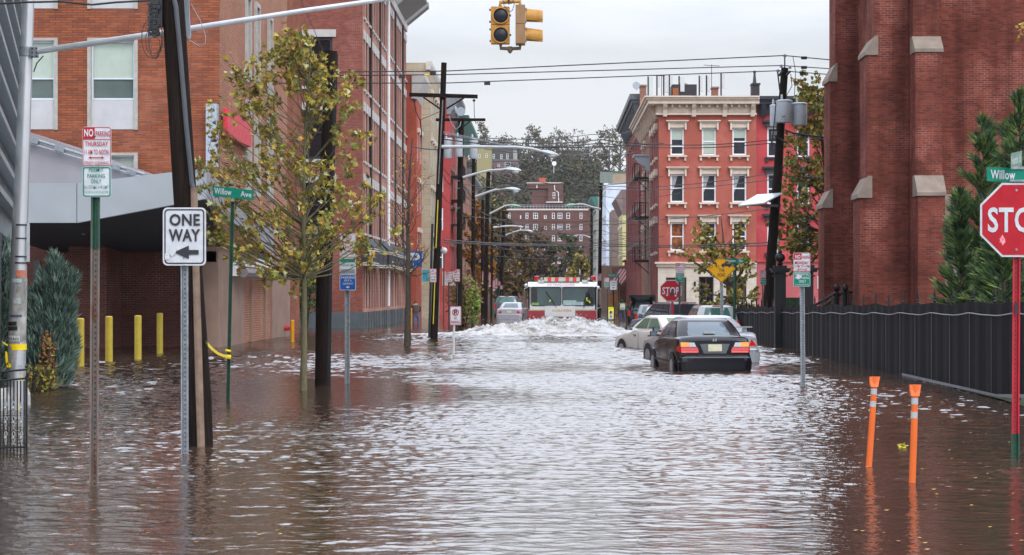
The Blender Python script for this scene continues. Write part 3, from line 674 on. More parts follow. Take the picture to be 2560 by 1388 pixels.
# second run of fence along the cross street
f2 = thing('iron_fence', 'low black iron fence crossing in front of the pink house at the corner', 'fence', (FX,76.4,0))
b = MB(); b.box(FX, X(2060,76.6), 76.4, 76.46, -.3, 1.08)
x = FX+.2
while x < X(2060,76.6):
    b.lathe((x,76.43,1.08), [(.02,0),(.05,.05),(.02,.10),(.055,.15),(.04,.20),(.005,.25)], 6); x += .35
b.build('picket', IRON, f2)
# gate pillars
def pillar(px, Y, lab):
    t = thing('gate_pillar', lab, 'gate pillar', (X(px,Y),Y,0), 'iron gate pillars')
    b = MB(); b.box(X(px,Y)-.17, X(px,Y)+.17, Y-.17, Y+.17, -.4, Z(692,Y)); b.build('shaft', IRON, t)
    b = MB(); z0 = Z(692,Y)
    for k,(hw,za,zb_) in enumerate(((.22,0,.05),(.17,.05,.14),(.27,.14,.21),(.31,.21,.27),(.20,.27,.36))): b.box(X(px,Y)-hw, X(px,Y)+hw, Y-hw, Y+hw, z0+za, z0+zb_)
    b.build('capital', IRON, t)
    if px < 2000:
        b = MB(); b.lathe((X(px,Y),Y,z0+.36), [(.06,0),(.12,.05),(.05,.10),(.14,.16),(.17,.25),(.14,.34),(.05,.40),(.08,.44),(.02,.52),(.01,.58)], 12); b.build('finial', IRON, t)
pillar(1950, 61.6, 'black iron gate pillar with round ball finial in the churchyard fence')
pillar(2018, 58.9, 'black iron gate pillar without ball, behind the Monday parking sign')
b = MB(); b.add([(FX-.35,26,-.02),(FX+6,26,.05),(FX+6,45,.05),(FX+.0,37,.01),(FX-.14,31,.03)], [(0,1,2,3,4)])
b.build('grass_verge', M('verge_grass',(.035,.055,.02),.95,var=.6,scale=14,bump=.8), kind='structure')
# hedge + white board behind gate
b = MB(); b.box(X(1962,90), X(2012,90), 90, 91, 0, Z(744,90)); b.build('hedge', M('hedge_green',(.025,.06,.02),.9,var=.6,scale=6,bump=1), label='clipped green hedge behind the gate pillars', cat='hedge')
b = MB(); b.box(X(2044,100), X(2060,100), 100, 100.1, Z(722,100), Z(690,100)); b.build('white_notice_board', WPAINT, label='blank white board against the pink wall beside the church', cat='board')

# ================================================================= RED ITALIANATE CORNER HOUSE
YR = 130.0; RX0, RX1 = X(1647,YR), X(1891,YR)
RP = BRICK('painted_red_brick', (.41,.118,.085), (.385,.11,.078), (.36,.10,.073), stain=.10, sscale=.3)
PK = BRICK('painted_pink_brick', (.50,.075,.08), (.47,.07,.075), (.43,.065,.07), stain=.12, sscale=.3)
PK2 = BRICK('painted_pink_brick_light', (.50,.13,.14), (.47,.12,.13), (.43,.11,.12), stain=.1, sscale=.3)
B_MR = BRICK('maroon_brick', (.24,.055,.045), (.18,.04,.035), (.20,.09,.08), stain=.25, sscale=.6)
B_BN = BRICK('bare_brown_brick', (.30,.14,.10), (.22,.09,.065), (.28,.19,.15), stain=.25, sscale=.6)
rd = thing('corner_house', 'red painted corner house with cream cornice, cream window hoods and cream shopfront', 'house', (RX0,YR,0))
def zr_(y): return Z(y, YR)
cx_ = [(1676,1710),(1755,1790),(1831,1866)]
rows = [(320,388),(436,506),(556,627)]
hs = [(X(a,YR),X(b,YR),zr_(d),zr_(c)) for c,d in rows for a,b in cx_]
mb = MB(); mb.facade((0,YR,0), UX, UY, RX0, RX1, zr_(660), zr_(262), hs, .18)
mb.add([(RX0,YR,zr_(262)),(RX1,YR,zr_(262)),(RX1,YR+12,zr_(262)),(RX0,YR+12,zr_(262))], [(0,1,2,3)])
mb.build('front_wall', RP, rd)
k = 0
for (a,b,c,d) in hs:
    f = window(rd, (0,YR,0), UX, UY, a, b, c, d, .12, fw=.10, mf=WPAINT, mg=GL if k != 6 else M('stained_pane',(.22,.07,.02),.3,var=1.0,scale=3.2), sash=.5 if k else .33, blind=(.42,.98,.35,0,0,0,0,0,0)[k] or None, curtain=(0,0,0,1,1,1,0,0,0)[k])
    s = MB()
    s.box(a-.10, b+.10, YR-.12, YR+.06, d+.01, d+.34); s.box(a-.22, b+.22, YR-.24, YR+.06, d+.35, d+.42); s.box(a-.30, b+.30, YR-.32, YR+.06, d+.43, d+.50)
    for x_ in (a-.16, b+.04): s.box(x_, x_+.12, YR-.22, YR+.02, d-.14, d+.34)
    s.build('window_hood', CREAM, f)
    s = MB(); s.box(a-.2, b+.2, YR-.20, YR+.05, c-.13, c-.01)
    for x_ in (a-.14, b+.02): s.box(x_, x_+.12, YR-.14, YR+.02, c-.38, c-.135)
    s.box((a+b)/2-.08, (a+b)/2+.08, YR-.12, YR+.02, c-.22, c-.135)
    s.build('sill', CREAM, f); k += 1
# cornice, wraps the corner
mb = MB()
z0, z1, z2, z3 = zr_(287), zr_(262), zr_(252), zr_(243)
CX0 = RX0; SE = YR+3.2
mb.box(CX0-.10, RX1-.05, YR-.18, YR+.02, zr_(284), z1); mb.box(CX0-.22, RX1+.0, YR-.30, YR+.05, zr_(288), zr_(284)-.01)
for za, zb_, o in ((z1,z2,.75),(z2,zr_(247),.88),(zr_(247),z3,1.0)): mb.box(CX0-o, RX1+.12, YR-o, YR+1.5, za+.004, zb_)
mb.box(CX0-.16, CX0+.02, YR+.03, YR+24, zr_(284), z1)
for za, zb_, o in ((z1,z2,.75),(z2,zr_(247),.88),(zr_(247),z3,1.0)): mb.box(CX0-o, CX0+.3, YR+1.51, YR+24, za+.004, zb_)
mb.build('cornice', CREAM, rd)
for px_ in (1662,1734,1811,1881):
    s = MB(); x = X(px_,YR)
    s.prism([(YR-.30,zr_(290)-.05),(YR-.2,zr_(293)),(YR-.02,zr_(293)),(YR-.02,z1),(YR-.70,z1),(YR-.62,zr_(268)),(YR-.38,zr_(276))], 'x', x-.14, x+.14); s.build('cornice_bracket', CREAM, rd)
for px_ in (1680,1698,1716,1752,1772,1792,1828,1846,1864):
    s = MB(); x = X(px_,YR); s.box(x-.07, x+.07, YR-.5, YR-.2, z1-.22, z1); s.build('dentil', CREAM, rd)
for a, b in ((1672,1726),(1744,1802),(1821,1873)):
    s = MB(); s.box(X(a,YR), X(b,YR), YR-.215, YR-.182, zr_(281), zr_(268)); s.box(X(a+4,YR), X(b-4,YR), YR-.24, YR-.217, zr_(278), zr_(271)); s.build('cornice_panel', CREAM, rd)
for k in range(14):
    s = MB(); y = YR+1.4+k*1.65; s.prism([(CX0-.2,zr_(292)),(CX0-.02,zr_(292)),(CX0-.02,z1),(CX0-.7,z1),(CX0-.45,zr_(275))], 'y', y, y+.25); s.build('cornice_bracket', CREAM, rd)
# ground floor shop
SHOP = SIDING('cream_boards', (.60,.53,.44), .26, 2, .85)
sh = [(X(1665,YR),X(1716,YR),zr_(755),zr_(694)),(X(1747,YR),X(1784,YR),0,zr_(692)),(X(1815,YR),X(1866,YR),zr_(755),zr_(692))]
mb = MB(); mb.facade((0,YR-.06,0), UX, UY, RX0-.06, RX1, -.5, zr_(662), sh, .3); mb.build('shopfront_wall', SHOP, rd)
s = MB(); s.box(RX0-.16, RX1, YR-.20, YR+.02, zr_(667), zr_(660)); s.box(RX0-.28, RX1, YR-.34, YR+.02, zr_(660)+.002, zr_(655)); s.build('shopfront_cornice', CREAM, rd)
for i, (a,b,c,d) in enumerate(sh): window(rd, (0,YR-.06,0), UX, UY, a, b, c, d, .25, fw=.09, mf=M('bronze_frame',(.06,.05,.045),.4), mg=GLD if i == 1 else glass('shop_glass',(.14,.11,.10),.2), sash=False, mull=1 if i == 1 else 0, curtain=0, name='door' if i == 1 else 'shop_window')
s = MB(); s.box(X(1735,YR), X(1739,YR), YR-.2, YR-.06, zr_(715), zr_(704)); s.build('wall_lantern', IRON, rd)
# long side wall along the street
sd = []
for y0 in (1.6,4.3,7.0,16.5,19.5):
    for c,d in rows: sd.append((y0,y0+.95,zr_(d),zr_(c)))
mb = MB(); mb.facade((RX0,YR,0), UY, UX, 0, 9.5, -.5, zr_(262), [h for h in sd if h[0] < 9], .18); mb.build('side_wall', B_MR, rd)
mb = MB(); mb.facade((RX0,YR+9.5,0), UY, UX, 0, 14.5, -.5, zr_(255), [(h[0]-9.5,h[1]-9.5,h[2],h[3]) for h in sd if h[0] > 9], .18)
mb.build('rear_side_wall', B_BN, rd)
for a,b,c,d in sd:
    s = MB(); s.add([(RX0+.15,YR+a,c),(RX0+.15,YR+b,c),(RX0+.15,YR+b,d),(RX0+.15,YR+a,d)], [(3,2,1,0)], 0); s.box(RX0+.05,RX0+.14,YR+a,YR+a+.1,c,d,1); s.box(RX0+.05,RX0+.14,YR+b-.1,YR+b,c,d,1); s.box(RX0+.05,RX0+.14,YR+a+.1,YR+b-.1,(c+d)/2-.04,(c+d)/2+.04,1)
    s.box(RX0-.22,RX0+.02,YR+a-.2,YR+b+.2,d+.02,d+.45,2); s.box(RX0-.16,RX0+.02,YR+a-.15,YR+b+.15,c-.2,c-.02,2)
    s.build('window', [GL, WPAINT, CREAM], rd)
# fire escape
fe_y = YR+11.2; s = MB(); g = 0
for zc in (zr_(418), zr_(524), zr_(643)):
    s.box(RX0-1.15, RX0-.02, fe_y, fe_y+3.4, zc-.13, zc)
    for y in (fe_y, fe_y+3.38): s.box(RX0-1.15,RX0-1.11,y-.02,y+.02,zc,zc+1.0)
    s.box(RX0-1.16,RX0-1.12,fe_y,fe_y+3.4,zc+.95,zc+1.0); s.box(RX0-1.12,RX0,fe_y-.02,fe_y+.02,zc+.95,zc+1.0)
    x = RX0-1.1
    while x < RX0-.05: s.box(x-.012,x+.012,fe_y-.012,fe_y+.012,zc,zc+.98); x += .16
    s.tube([(RX0-1.1,fe_y+.1,zc-.1),(RX0-.05,fe_y+.1,zc-1.0)], .03, 4)
s.tube([(RX0-.75,fe_y-.1,zr_(640)),(RX0-.75,fe_y-.1,zr_(400))], .03, 4); s.tube([(RX0-.35,fe_y-.1,zr_(640)),(RX0-.35,fe_y-.1,zr_(400))], .03, 4)
for k in range(30): s.tube([(RX0-.75,fe_y-.1,zr_(640)+k*.26),(RX0-.35,fe_y-.1,zr_(640)+k*.26)], .014, 3)
s.build('fire_escape', IRON, rd)
s = MB(); s.tube([(RX0-.5,fe_y-.6,zr_(640)),(RX0-.5,fe_y-.6,zr_(560))], .05, 6); s.tube([(RX0-.12,YR+9.4,0),(RX0-.12,YR+9.4,zr_(262))], .06, 6); s.build('drainpipe', M('grey_pipe2',(.30,.28,.25),.6), rd)
s = MB(); s.prism([(fe_y-.5,zr_(362)),(fe_y+2.2,zr_(362)),(fe_y+2.2,zr_(357)),(fe_y-.5,zr_(357))], 'x', RX0-1.2, RX0); s.prism([(RX0-1.2,zr_(365)),(RX0-.9,zr_(380)),(RX0-.3,zr_(392)),(RX0-.3,zr_(402)),(RX0-.02,zr_(402)),(RX0-.02,zr_(362)),(RX0-1.2,zr_(362))], 'y', fe_y-.4, fe_y-.1); s.build('roof_bracket_canopy', [GREYP], rd)
# roof clutter: separate things
def ant(px, y0, y1, Y, wpx, lab, pole=0):
    t = thing('antenna_panel', lab, 'antenna', (X(px,Y),Y,Z(243,Y)), 'cell antennas on the corner house roof')
    b = MB(); b.box(X(px-wpx/2,Y), X(px+wpx/2,Y), Y-.08, Y+.08, Z(y1,Y), Z(y0,Y)); b.build('radome', M('antenna_grey',(.50,.54,.54),.5,var=.05), t)
    b = MB(); b.tube([(X(px-wpx/2-3+pole,Y),Y+.1,Z(244,Y)),(X(px-wpx/2-3+pole,Y),Y+.1,Z(y0-2,Y))], .06, 6); b.build('mast', DSTEEL, t)
ant(1628,193,238,134,9,'pale vertical antenna panel nearest the left end of the cream cornice')
ant(1648,192,218,139,5,'thin antenna panel behind the aerial on the left part of the roof')
ant(1667,190,232,134,9,'tall pale antenna panel left of the black roof box')
ant(1679,190,212,139,5,'short antenna panel just left of the black roof box')
ant(1706,192,229,133,10,'greenish grey antenna panel in front of the black roof box')
ant(1754,191,229,134,5,'antenna panel first to the right of the black roof box')
ant(1772,190,230,134,5,'antenna panel second to the right of the black roof box')
ant(1809,185,221,134,6,'antenna panel right of the small brick chimney')
t = thing('roof_box', 'black boxy bulkhead among the antennas on the corner house roof', 'roof box', (X(1710,140),140,Z(243,140)))
b = MB(); b.box(X(1680,140), X(1742,140), 140, 142, Z(245,140), Z(211,140)); b.build('wall', M('tar_black',(.03,.032,.036),.8), t)
b = MB(); b.box(X(1684,139), X(1700,139), 139.8, 139.95, Z(243,139), Z(217,139)); b.build('door', M('orange_wood',(.28,.09,.03),.7,var=.3), t)
b = MB(); b.prism([(X(1692,141),Z(211,140)),(X(1722,141),Z(211,140)),(X(1706,141),Z(201,140))], 'y', 140.5, 141.5); b.build('gable', CONC, t)
t = thing('chimney', 'small brown brick chimney between antennas on the corner house roof', 'chimney', (X(1789,138),138,Z(243,138)))
b = MB(); b.box(X(1781,138), X(1796,138), 138, 139, Z(245,138), Z(221,138)); b.build('stack', B_BN, t); b = MB(); b.box(X(1779,138), X(1798,138), 137.9, 139.1, Z(221,138)+.002, Z(217,138)); b.build('cap', STONE, t)
t = thing('chimney', 'black painted chimney with a tall pointed cowl where the red and pink houses meet', 'chimney', (X(1889,134),134,Z(243,134)))
b = MB(); b.box(X(1880,134), X(1899,134), 134, 135, Z(246,134), Z(212,134)); b.box(X(1879,134), X(1901,134), 133.9, 135.1, Z(212,134)+.002, Z(208,134)); b.build('stack', M('tar_black',(.03,.032,.036),.8), t); b = MB(); b.lathe((X(1888,134),134.4,Z(208,134)), [(.14,0),(.07,.72),(.10,.74),(.10,.9)], 8); b.build('cowl', DSTEEL, t)
t = thing('chimney', 'brown brick chimney at the left end of the roof beside the dark cornice', 'chimney', (X(1608,152),152,Z(243,152)))
b = MB(); b.box(X(1601,152), X(1616,152), 152, 153.5, Z(262,152), Z(216,152)); b.build('stack', B_BN, t); b = MB(); b.box(X(1600,152), X(1617,152), 151.9, 153.6, Z(216,152)+.002, Z(212,152)); b.build('cap', STONE, t)
def aerial(px, y0, y1, Y, hw, lab):
    t = thing('television_aerial', lab, 'aerial', (X(px,Y),Y,Z(y1,Y)))
    b = MB(); b.tube([P(px,y1,Y),P(px,y0,Y)], .022, 4); b.build('mast', DSTEEL, t)
    b = MB(); b.tube([P(px-hw,y0+1,Y),P(px+hw,y0+3,Y)], .02, 4)
    for k in range(-4,5): b.tube([P(px+k*hw/4,y0+2,Y-.4),P(px+k*hw/4,y0+2,Y+.4)], .012, 3)
    b.build('boom', DSTEEL, t)
aerial(1779,162,243,134,20,'tallest thin television aerial rising above the corner house roof')
aerial(1654,188,240,135,19,'low television aerial near the left end of the corner house roof')
t = thing('satellite_dish', 'small grey satellite dish on the dark corniced house roof', 'dish', (X(1591,158),158,Z(226,158)))
b = MB(); b.lathe((X(1591,158),158,Z(214,158)), [(.01,.12),(.2,.08),(.33,0),(.31,.0)], 10, ax='y'); b.build('reflector', GREYP, t); b = MB(); b.tube([P(1591,214,158.1),P(1592,226,158.1)],.03,4); b.build('mount', DSTEEL, t)
# dark corniced house behind
t = thing('row_house', 'maroon brick house with dark bracketed cornice behind the corner house', 'house', (RX0,YR+24,0))
YD, YD1 = 154.0, 184.0; zt_ = Z(250,157)
hs = [(y,y+.95,z,z+2.0) for y in (1.5,4.2,7,10,13,16.5,20,24) for z in (3.6,6.6,9.6,12.6)]
mb = MB(); mb.facade((RX0,YD,0), UY, UX, 0, YD1-YD, -.5, zt_, hs, .2); mb.box(RX0+.25, RX0+9, YD+.02, YD1, -.5, zt_-.02); mb.build('wall', B_MR, t)
for a,b_,c,d in hs:
    s = MB(); s.add([(RX0+.15,YD+a,c),(RX0+.15,YD+b_,c),(RX0+.15,YD+b_,d),(RX0+.15,YD+a,d)], [(3,2,1,0)], 0); s.box(RX0-.15,RX0+.02,YD+a-.15,YD+b_+.15,d+.02,d+.4,1); s.build('window', [GL, STONE], t)
s = MB(); zc = zt_; s.box(RX0-.12, RX0+.3, YD-.1, YD1, zc-1.2, zc-.55); s.box(RX0-.95, RX0+.4, YD-.4, YD1, zc-.3, zc+.15); s.box(RX0-.75, RX0+.35, YD-.25, YD1, zc-.55, zc-.31)
for k in range(18): s.prism([(RX0-.25,zc-1.7),(RX0-.02,zc-1.7),(RX0-.02,zc-.5),(RX0-.7,zc-.5),(RX0-.5,zc-1.1)], 'y', YD+k*1.6, YD+k*1.6+.35)
s.build('cornice', M('slate_paint',(.10,.115,.13),.6,var=.25), t)
# pink house
t = thing('row_house', 'bright pink-red house with black cornice and black window hoods, right of the corner house', 'house', (RX1,YR,0))
PX1 = X(2120,YR)
cx2 = [(1918,1946),(1992,2024),(2066,2098)]; BLK = M('black_trim',(.02,.022,.03),.5)
hs = [(X(a,YR+.2),X(b,YR+.2),zr_(d),zr_(c)) for c,d in ((318,392),(434,510),(552,632)) for a,b in cx2]
mb = MB(); mb.facade((0,YR+.2,0), UX, UY, RX1, PX1, zr_(652), zr_(250), hs, .18); mb.box(RX1+.02,PX1,YR+.5,YR+10,-.5,zr_(250)-.02); mb.build('front_wall', PK, t)
g2 = [(X(1925,YR+.2),X(1945,YR+.2),zr_(742),zr_(690))]
mb = MB(); mb.facade((0,YR+.16,0), UX, UY, RX1, PX1, -.5, zr_(652), g2, .18); mb.build('ground_floor_wall', PK2, t)
s = MB(); s.box(RX1, PX1, YR+.02, YR+.3, zr_(655), zr_(651)); s.build('string_course', PK, t)
for (a,b,c,d) in hs+g2:
    f = window(t, (0,YR+.2,0), UX, UY, a, b, c, d, .12, fw=.11, mf=WPAINT, mg=GL)
    s = MB(); s.box(a-.12, b+.12, YR-.02, YR+.22, d+.01, d+.32); s.box(a-.34, b+.34, YR-.14, YR+.22, d+.33, d+.47); s.build('window_hood', BLK, f)
    s = MB(); s.box(a-.16, b+.16, YR+.02, YR+.22, c-.14, c-.01); s.box(a-.1, a+.05, YR+.05, YR+.19, c-.36, c-.145); s.box(b-.05, b+.1, YR+.05, YR+.19, c-.36, c-.145); s.build('sill', BLK, f)
s = MB()
for za, zb_, o in ((zr_(285),zr_(262),.2),(zr_(262)+.003,zr_(251),.75),(zr_(251)+.003,zr_(243),1.0)): s.box(RX1+.14, PX1, YR+.2-o, YR+1.5, za, zb_)
for px_ in (1908,1960,2012,2064): s.prism([(YR-.1,zr_(292)),(YR+.18,zr_(292)),(YR+.18,zr_(262)),(YR-.5,zr_(262)),(YR-.35,zr_(276))], 'x', X(px_,YR)-.16, X(px_,YR)+.16)
s.build('cornice', BLK, t)

# ================================================================= ROWS FURTHER ALONG
def rowhouse(name, lab, x0, x1, y0, y1, zt, mat, side=1, wins=True, flo=3.3, wmat=None, cor=None, corh=.7, coro=.5, fz=None, nfront=0, hood=None):
    """side=+1: street face is the x0 side (right of street); -1: street face is x1"""
    t = thing(name, lab, 'building', ((x0+x1)/2, y0, 0))
    mb = MB(); U = UY; xf = x0 if side > 0 else x1; N = UX*side
    hs = []
    if wins:
        y = 1.2
        while y < y1-y0-1.6:
            z = 3.9
            while z+2.1 < zt-corh: hs.append((y, y+1.0, z, z+1.9)); z += flo
            y += 2.4
    mb.facade((xf,y0,0), U, N, 0, y1-y0, -.5, zt, hs, .2)
    fr = []
    if nfront:
        wd = (x1-x0)/nfront
        for i in range(nfront):
            z = 3.9
            while z+2.1 < zt-corh: fr.append((x0+wd*(i+.5)-.5, x0+wd*(i+.5)+.5, z, z+1.9)); z += flo
    mb.facade((0,y0,0), UX, UY, x0, x1, -.5, zt, fr, .2)
    mb.add([(x0,y0,zt),(x1,y0,zt),(x1,y1,zt),(x0,y1,zt)], [(0,1,2,3)]); mb.add([(x0,y1,-.5),(x1,y1,-.5),(x1,y1,zt),(x0,y1,zt)], [(3,2,1,0)])
    mb.build('wall', mat, t)
    for a,b,c,d in hs:
        s = MB(); s.add([(xf+.15*side,y0+a,c),(xf+.15*side,y0+b,c),(xf+.15*side,y0+b,d),(xf+.15*side,y0+a,d)], [(0,1,2,3)], 0)
        xa, xb = sorted((xf+.04*side, xf+.13*side)); s.box(xa,xb,y0+a,y0+a+.1,c,d,1); s.box(xa,xb,y0+b-.1,y0+b,c,d,1); s.box(xa,xb,y0+a+.1,y0+b-.1,(c+d)/2-.04,(c+d)/2+.04,1)
        xa, xb = sorted((xf-.15*side, xf)); s.box(xa,xb,y0+a-.15,y0+b+.15,d+.02,d+.3,2)
        s.build('window', [GL, WPAINT, hood or STONE], t)
    for a,b,c,d in fr:
        s = MB(); s.add([(a,y0+.15,c),(b,y0+.15,c),(b,y0+.15,d),(a,y0+.15,d)], [(0,1,2,3)], 0); s.box(a,a+.1,y0+.04,y0+.13,c,d,1); s.box(b-.1,b,y0+.04,y0+.13,c,d,1); s.box(a+.1,b-.1,y0+.04,y0+.13,(c+d)/2-.04,(c+d)/2+.04,1); s.build('window', [GL, WPAINT], t)
    if cor:
        s = MB(); xa, xb = (x0-coro, x0+.3) if side > 0 else (x1-.3, x1+coro)
        s.prism([(xa if side>0 else xb, zt+.1),(xb if side>0 else xa, zt+.1),(xb if side>0 else xa, zt-corh),((x0-.02) if side>0 else (x1+.02), zt-corh),(xa if side>0 else xb, zt-.2)], 'y', y0-.15, y1+.1)
        s.build('cornice', cor, t)
    return t
ORP = BRICK('orange_red_brick', (.42,.09,.055), (.36,.075,.045), (.33,.10,.07), stain=.2)
BEIGE = BRICK('beige_block', (.42,.35,.25), (.38,.31,.22), (.30,.25,.18), bw=.8, rh=.4, ms=.02, stain=.15)
t = rowhouse('narrow_house', 'orange-red narrow brick building just past the tall apartments, with pale cornice', -14, X(1041,126.2), 126.2, 131.4, Z(186,126), ORP, -1, hood=CREAM, cor=LINT, corh=1.6, coro=.55)
b = MB(); b.box(X(1020,125.9)+.02, X(1041,126)+.02, 125.95, 126.1, Z(667,126), Z(629,126)); b.box(-8.55, -7.75, 126.0, 126.12, Z(667,126), Z(627,126)); 
ps = thing('parking_sign', 'square blue P parking sign on the orange-red building', 'sign', (X(1038,124),124,Z(647,124)))
b = MB(); b.box(X(1020,124), X(1055,124), 124, 124.15, Z(668,124), Z(628,124)); b.build('panel', BLUE, ps)
b = MB(); b.text('P', X(1026,124), Z(664,124), X(1050,124), Z(632,124), 123.98, bold=.03); b.build('lettering', WHITE, ps)
b = MB(); b.tube([(X(1022,124),124.2,Z(648,124)),(X(1022,124),127,Z(648,124))], .05, 4); b.build('bracket', DSTEEL, ps)
b = MB(); b.box(X(1056,128), X(1072,128), 128, 128.1, Z(704,128), Z(675,128)); b.build('teal_banner', M('teal',(.02,.28,.36),.5,var=.3), label='small teal banner on the wall below the blue parking sign', cat='banner')
rowhouse('beige_building', 'beige block building with a flat roof behind the orange-red narrow one', -14, -8.3, 136, 148, Z(157,136), BEIGE, -1, flo=3.4, hood=CREAM, cor=M('pale_stone',(.5,.48,.43),.8), corh=.5, coro=.12)
RFE = BRICK('red_paint_brick', (.40,.06,.055), (.36,.05,.05), (.33,.06,.06), stain=.2)
GCO = M('verdigris_paint',(.03,.13,.10),.6,var=.25); GYC = M('lead_grey_paint',(.17,.18,.19),.6,var=.2)
t = rowhouse('row_house', 'red row house with iron fire escape and grey bracketed cornice on the left side', -15, -8.4, 166, 176, Z(240,166), RFE, -1, cor=GYC, corh=1.6, coro=.9, nfront=3)
s = MB()
for zc in (Z(560,168), Z(500,168), Z(440,168)):
    s.box(-8.38,-7.3,167.5,172,zc-.1,zc); s.box(-7.34,-7.3,167.5,172,zc+.9,zc+.95)
    for k in range(16): s.box(-7.34,-7.31,167.5+k*.29,167.53+k*.29,zc,zc+.9)
    for k in range(5): s.box(-8.3+k*.22,-8.28+k*.22,167.5,167.52,zc,zc+.9)
s.build('fire_escape', IRON, t)
rowhouse('row_house', 'brown brick row house crowned by a dark green cornice on the left side', -15, -8.4, 176.3, 200, Z(300,180), B_BN, -1, cor=GCO, corh=2.2, coro=1.2)
rowhouse('row_house', 'low brick row house past the green cornice with grey iron balconies', -15, -8.4, 200.3, 232, Z(432,205), B_BN, -1, cor=GYC, corh=.6, coro=.5)
rowhouse('row_house', 'furthest red brick row house on the left side, half hidden by street trees', -16, -9.2, 233, 300, Z(512,240), B_MR, -1, cor=GYC, corh=.6, coro=.5)
YSD = SIDING('yellow_siding', (.60,.55,.27), .34, 2, .8); WSD = SIDING('white_siding', (.60,.66,.75), .34, 2, .88)
yh = rowhouse('yellow_house', 'pale yellow clapboard house with brown hipped eaves on the right side', X(1556,215), X(1625,215), 215, 226, Z(505,215), YSD, 1, wins=True, hood=WPAINT)
s = MB(); x0_, x1_ = X(1540,215), X(1625,215); za, zb_ = Z(508,215), Z(474,215)
s.add([(x0_-.1,214.4,za+.5),(x1_,214.4,za+.1),(x1_,214.9,zb_),(x0_+.6,214.9,zb_),(x0_-.1,227,za+.5),(x0_+.6,227,zb_),(X(1556,215)+.1,214.98,za-1.4),(X(1556,215)+.1,227,za-1.4)], [(0,6,1,2,3),(0,3,5,4),(0,4,7,6),(3,2,5)])
s.build('roof', SIDING('brown_shingle',(.20,.15,.14),.5,3,.8), yh)
rowhouse('brown_house', 'brown rendered wall between the white and yellow houses on the right side', X(1530,245), X(1600,245), 245, 256, Z(525,245), M('brown_render',(.17,.12,.10),.85,scale=1), 1, wins=False)
rowhouse('white_house', 'tall pale blue-white clapboard building on the right side', X(1515,262), X(1640,262), 262, 285, Z(460,262), WSD, 1, hood=WPAINT, cor=WPAINT, corh=.4, coro=.25, nfront=0)
rowhouse('green_trim_house', 'narrow grey house with dark green trim and cornice beyond the white building', X(1490,330), X(1545,330), 330, 350, Z(492,330), M('grey_render',(.26,.25,.22),.85,scale=1), 1, hood=GCO, cor=GCO, corh=1.6, coro=.9)
t = rowhouse('boarded_shop', 'low shop with orange plywood boards over its windows', X(1530,186), X(1606,186), 186, 190, Z(668,186), M('shop_brown',(.20,.11,.08),.8,scale=1.5), 1, wins=False)
PLY = M('plywood',(.42,.18,.07),.8,var=.4,scale=2.5,stretch=(1,1,.4))
for a,b_,y0,y1 in ((1521,1534,775,736),(1536,1549,790,700),(1570,1580,790,692),(1583,1591,785,690)):
    s = MB(); s.box(X(a,185), X(b_,185), 185.2, 185.3, Z(y0,185), Z(y1,185)); s.build('plywood_board', PLY, t)
AWR = M('maroon_canvas',(.22,.02,.03),.7); AWW = M('pale_canvas',(.35,.25,.24),.7)
s = MB(); n = 9
for k in range(n):
    a, b_ = X(1546+k*4,184), X(1546+(k+1)*4,184)
    s.add([(a-.9+.0,183.4,Z(708,184)),(b_-.9,183.4,Z(708,184)),(b_+.1,185.1,Z(672,184)),(a+.1,185.1,Z(672,184))], [(0,1,2,3)], k % 2)
    s.add([(a-.9,183.4,Z(712,184)),(b_-.9,183.4,Z(712,184)),(b_-.9,183.4,Z(708,184)),(a-.9,183.4,Z(708,184))], [(0,1,2,3)], k % 2)
s.build('striped_awning', [AWR, AWW], t)
s = MB(); s.box(X(1568,186)-.1, X(1606,186), 185.3, 190, Z(668,186)+.01, Z(655,186)); s.box(X(1565,186)-.2, X(1606,186), 185, 190, Z(655,186)+.01, Z(650,186)); s.build('parapet', AWR, t)
# apartment block closing the street
B_BK = BRICK('block_brick', (.13,.062,.05), (.11,.052,.043), (.13,.08,.07), bw=.4, rh=.2, ms=.01, stain=.14, sscale=.15)
YK = 420.0
rowhouse('brown_shopfront', 'dark brown shopfront block behind the Grand St sign on the right', X(1504,206), X(1600,206), 206, 213, Z(664,206), M('dark_brown_render',(.10,.06,.045),.85,scale=1.2), 1, wins=False)
bk = thing('apartment_block', 'long brown brick apartment block with white windows at the end of the street', 'building', (X(1370,YK),YK,0))
wx = [(1270,1276),(1300,1303),(1314,1321),(1333,1345),(1360,1367),(1380,1387),(1394,1406),(1416,1425),(1449,1456),(1240,1247)]
hs = []
for r in range(6):
    for a, b_ in wx:
        yb_ = 547 + r*28; hs.append((X(a,YK), X(b_,YK), Z(yb_,YK), Z(yb_-(9 if a in (1360,1300) else 15),YK)))
mb = MB(); mb.facade((0,YK,0), UX, UY, X(1215,YK), X(1474,YK), -.5, Z(526,YK), hs, .3)
mb.box(X(1215,YK), X(1474,YK), YK+.4, YK+14, -.5, Z(526,YK)-.02); mb.build('wall', B_BK, bk)
for a,b_,c,d in hs:
    window(bk, (0,YK,0), UX, UY, a, b_, c, d, .15, fw=.13, mf=WPAINT, mg=GL, mull=1 if b_-a > .9 else 0)
s = MB(); s.box(X(1214,YK), X(1475,YK), YK-.15, YK+.5, Z(526,YK), Z(522,YK)); s.build('coping', M('pale_coping',(.55,.48,.44),.8), bk)
s = MB()
for k in range(27): s.box(X(1262+k*8,YK)-.03, X(1262+k*8,YK)+.03, YK+1, YK+1.06, Z(522,YK), Z(512,YK))
for y_ in (512, 516): s.box(X(1262,YK), X(1474,YK), YK+1, YK+1.05, Z(y_,YK)-.03, Z(y_,YK)+.03)
s.build('roof_railing', GREYP, bk)
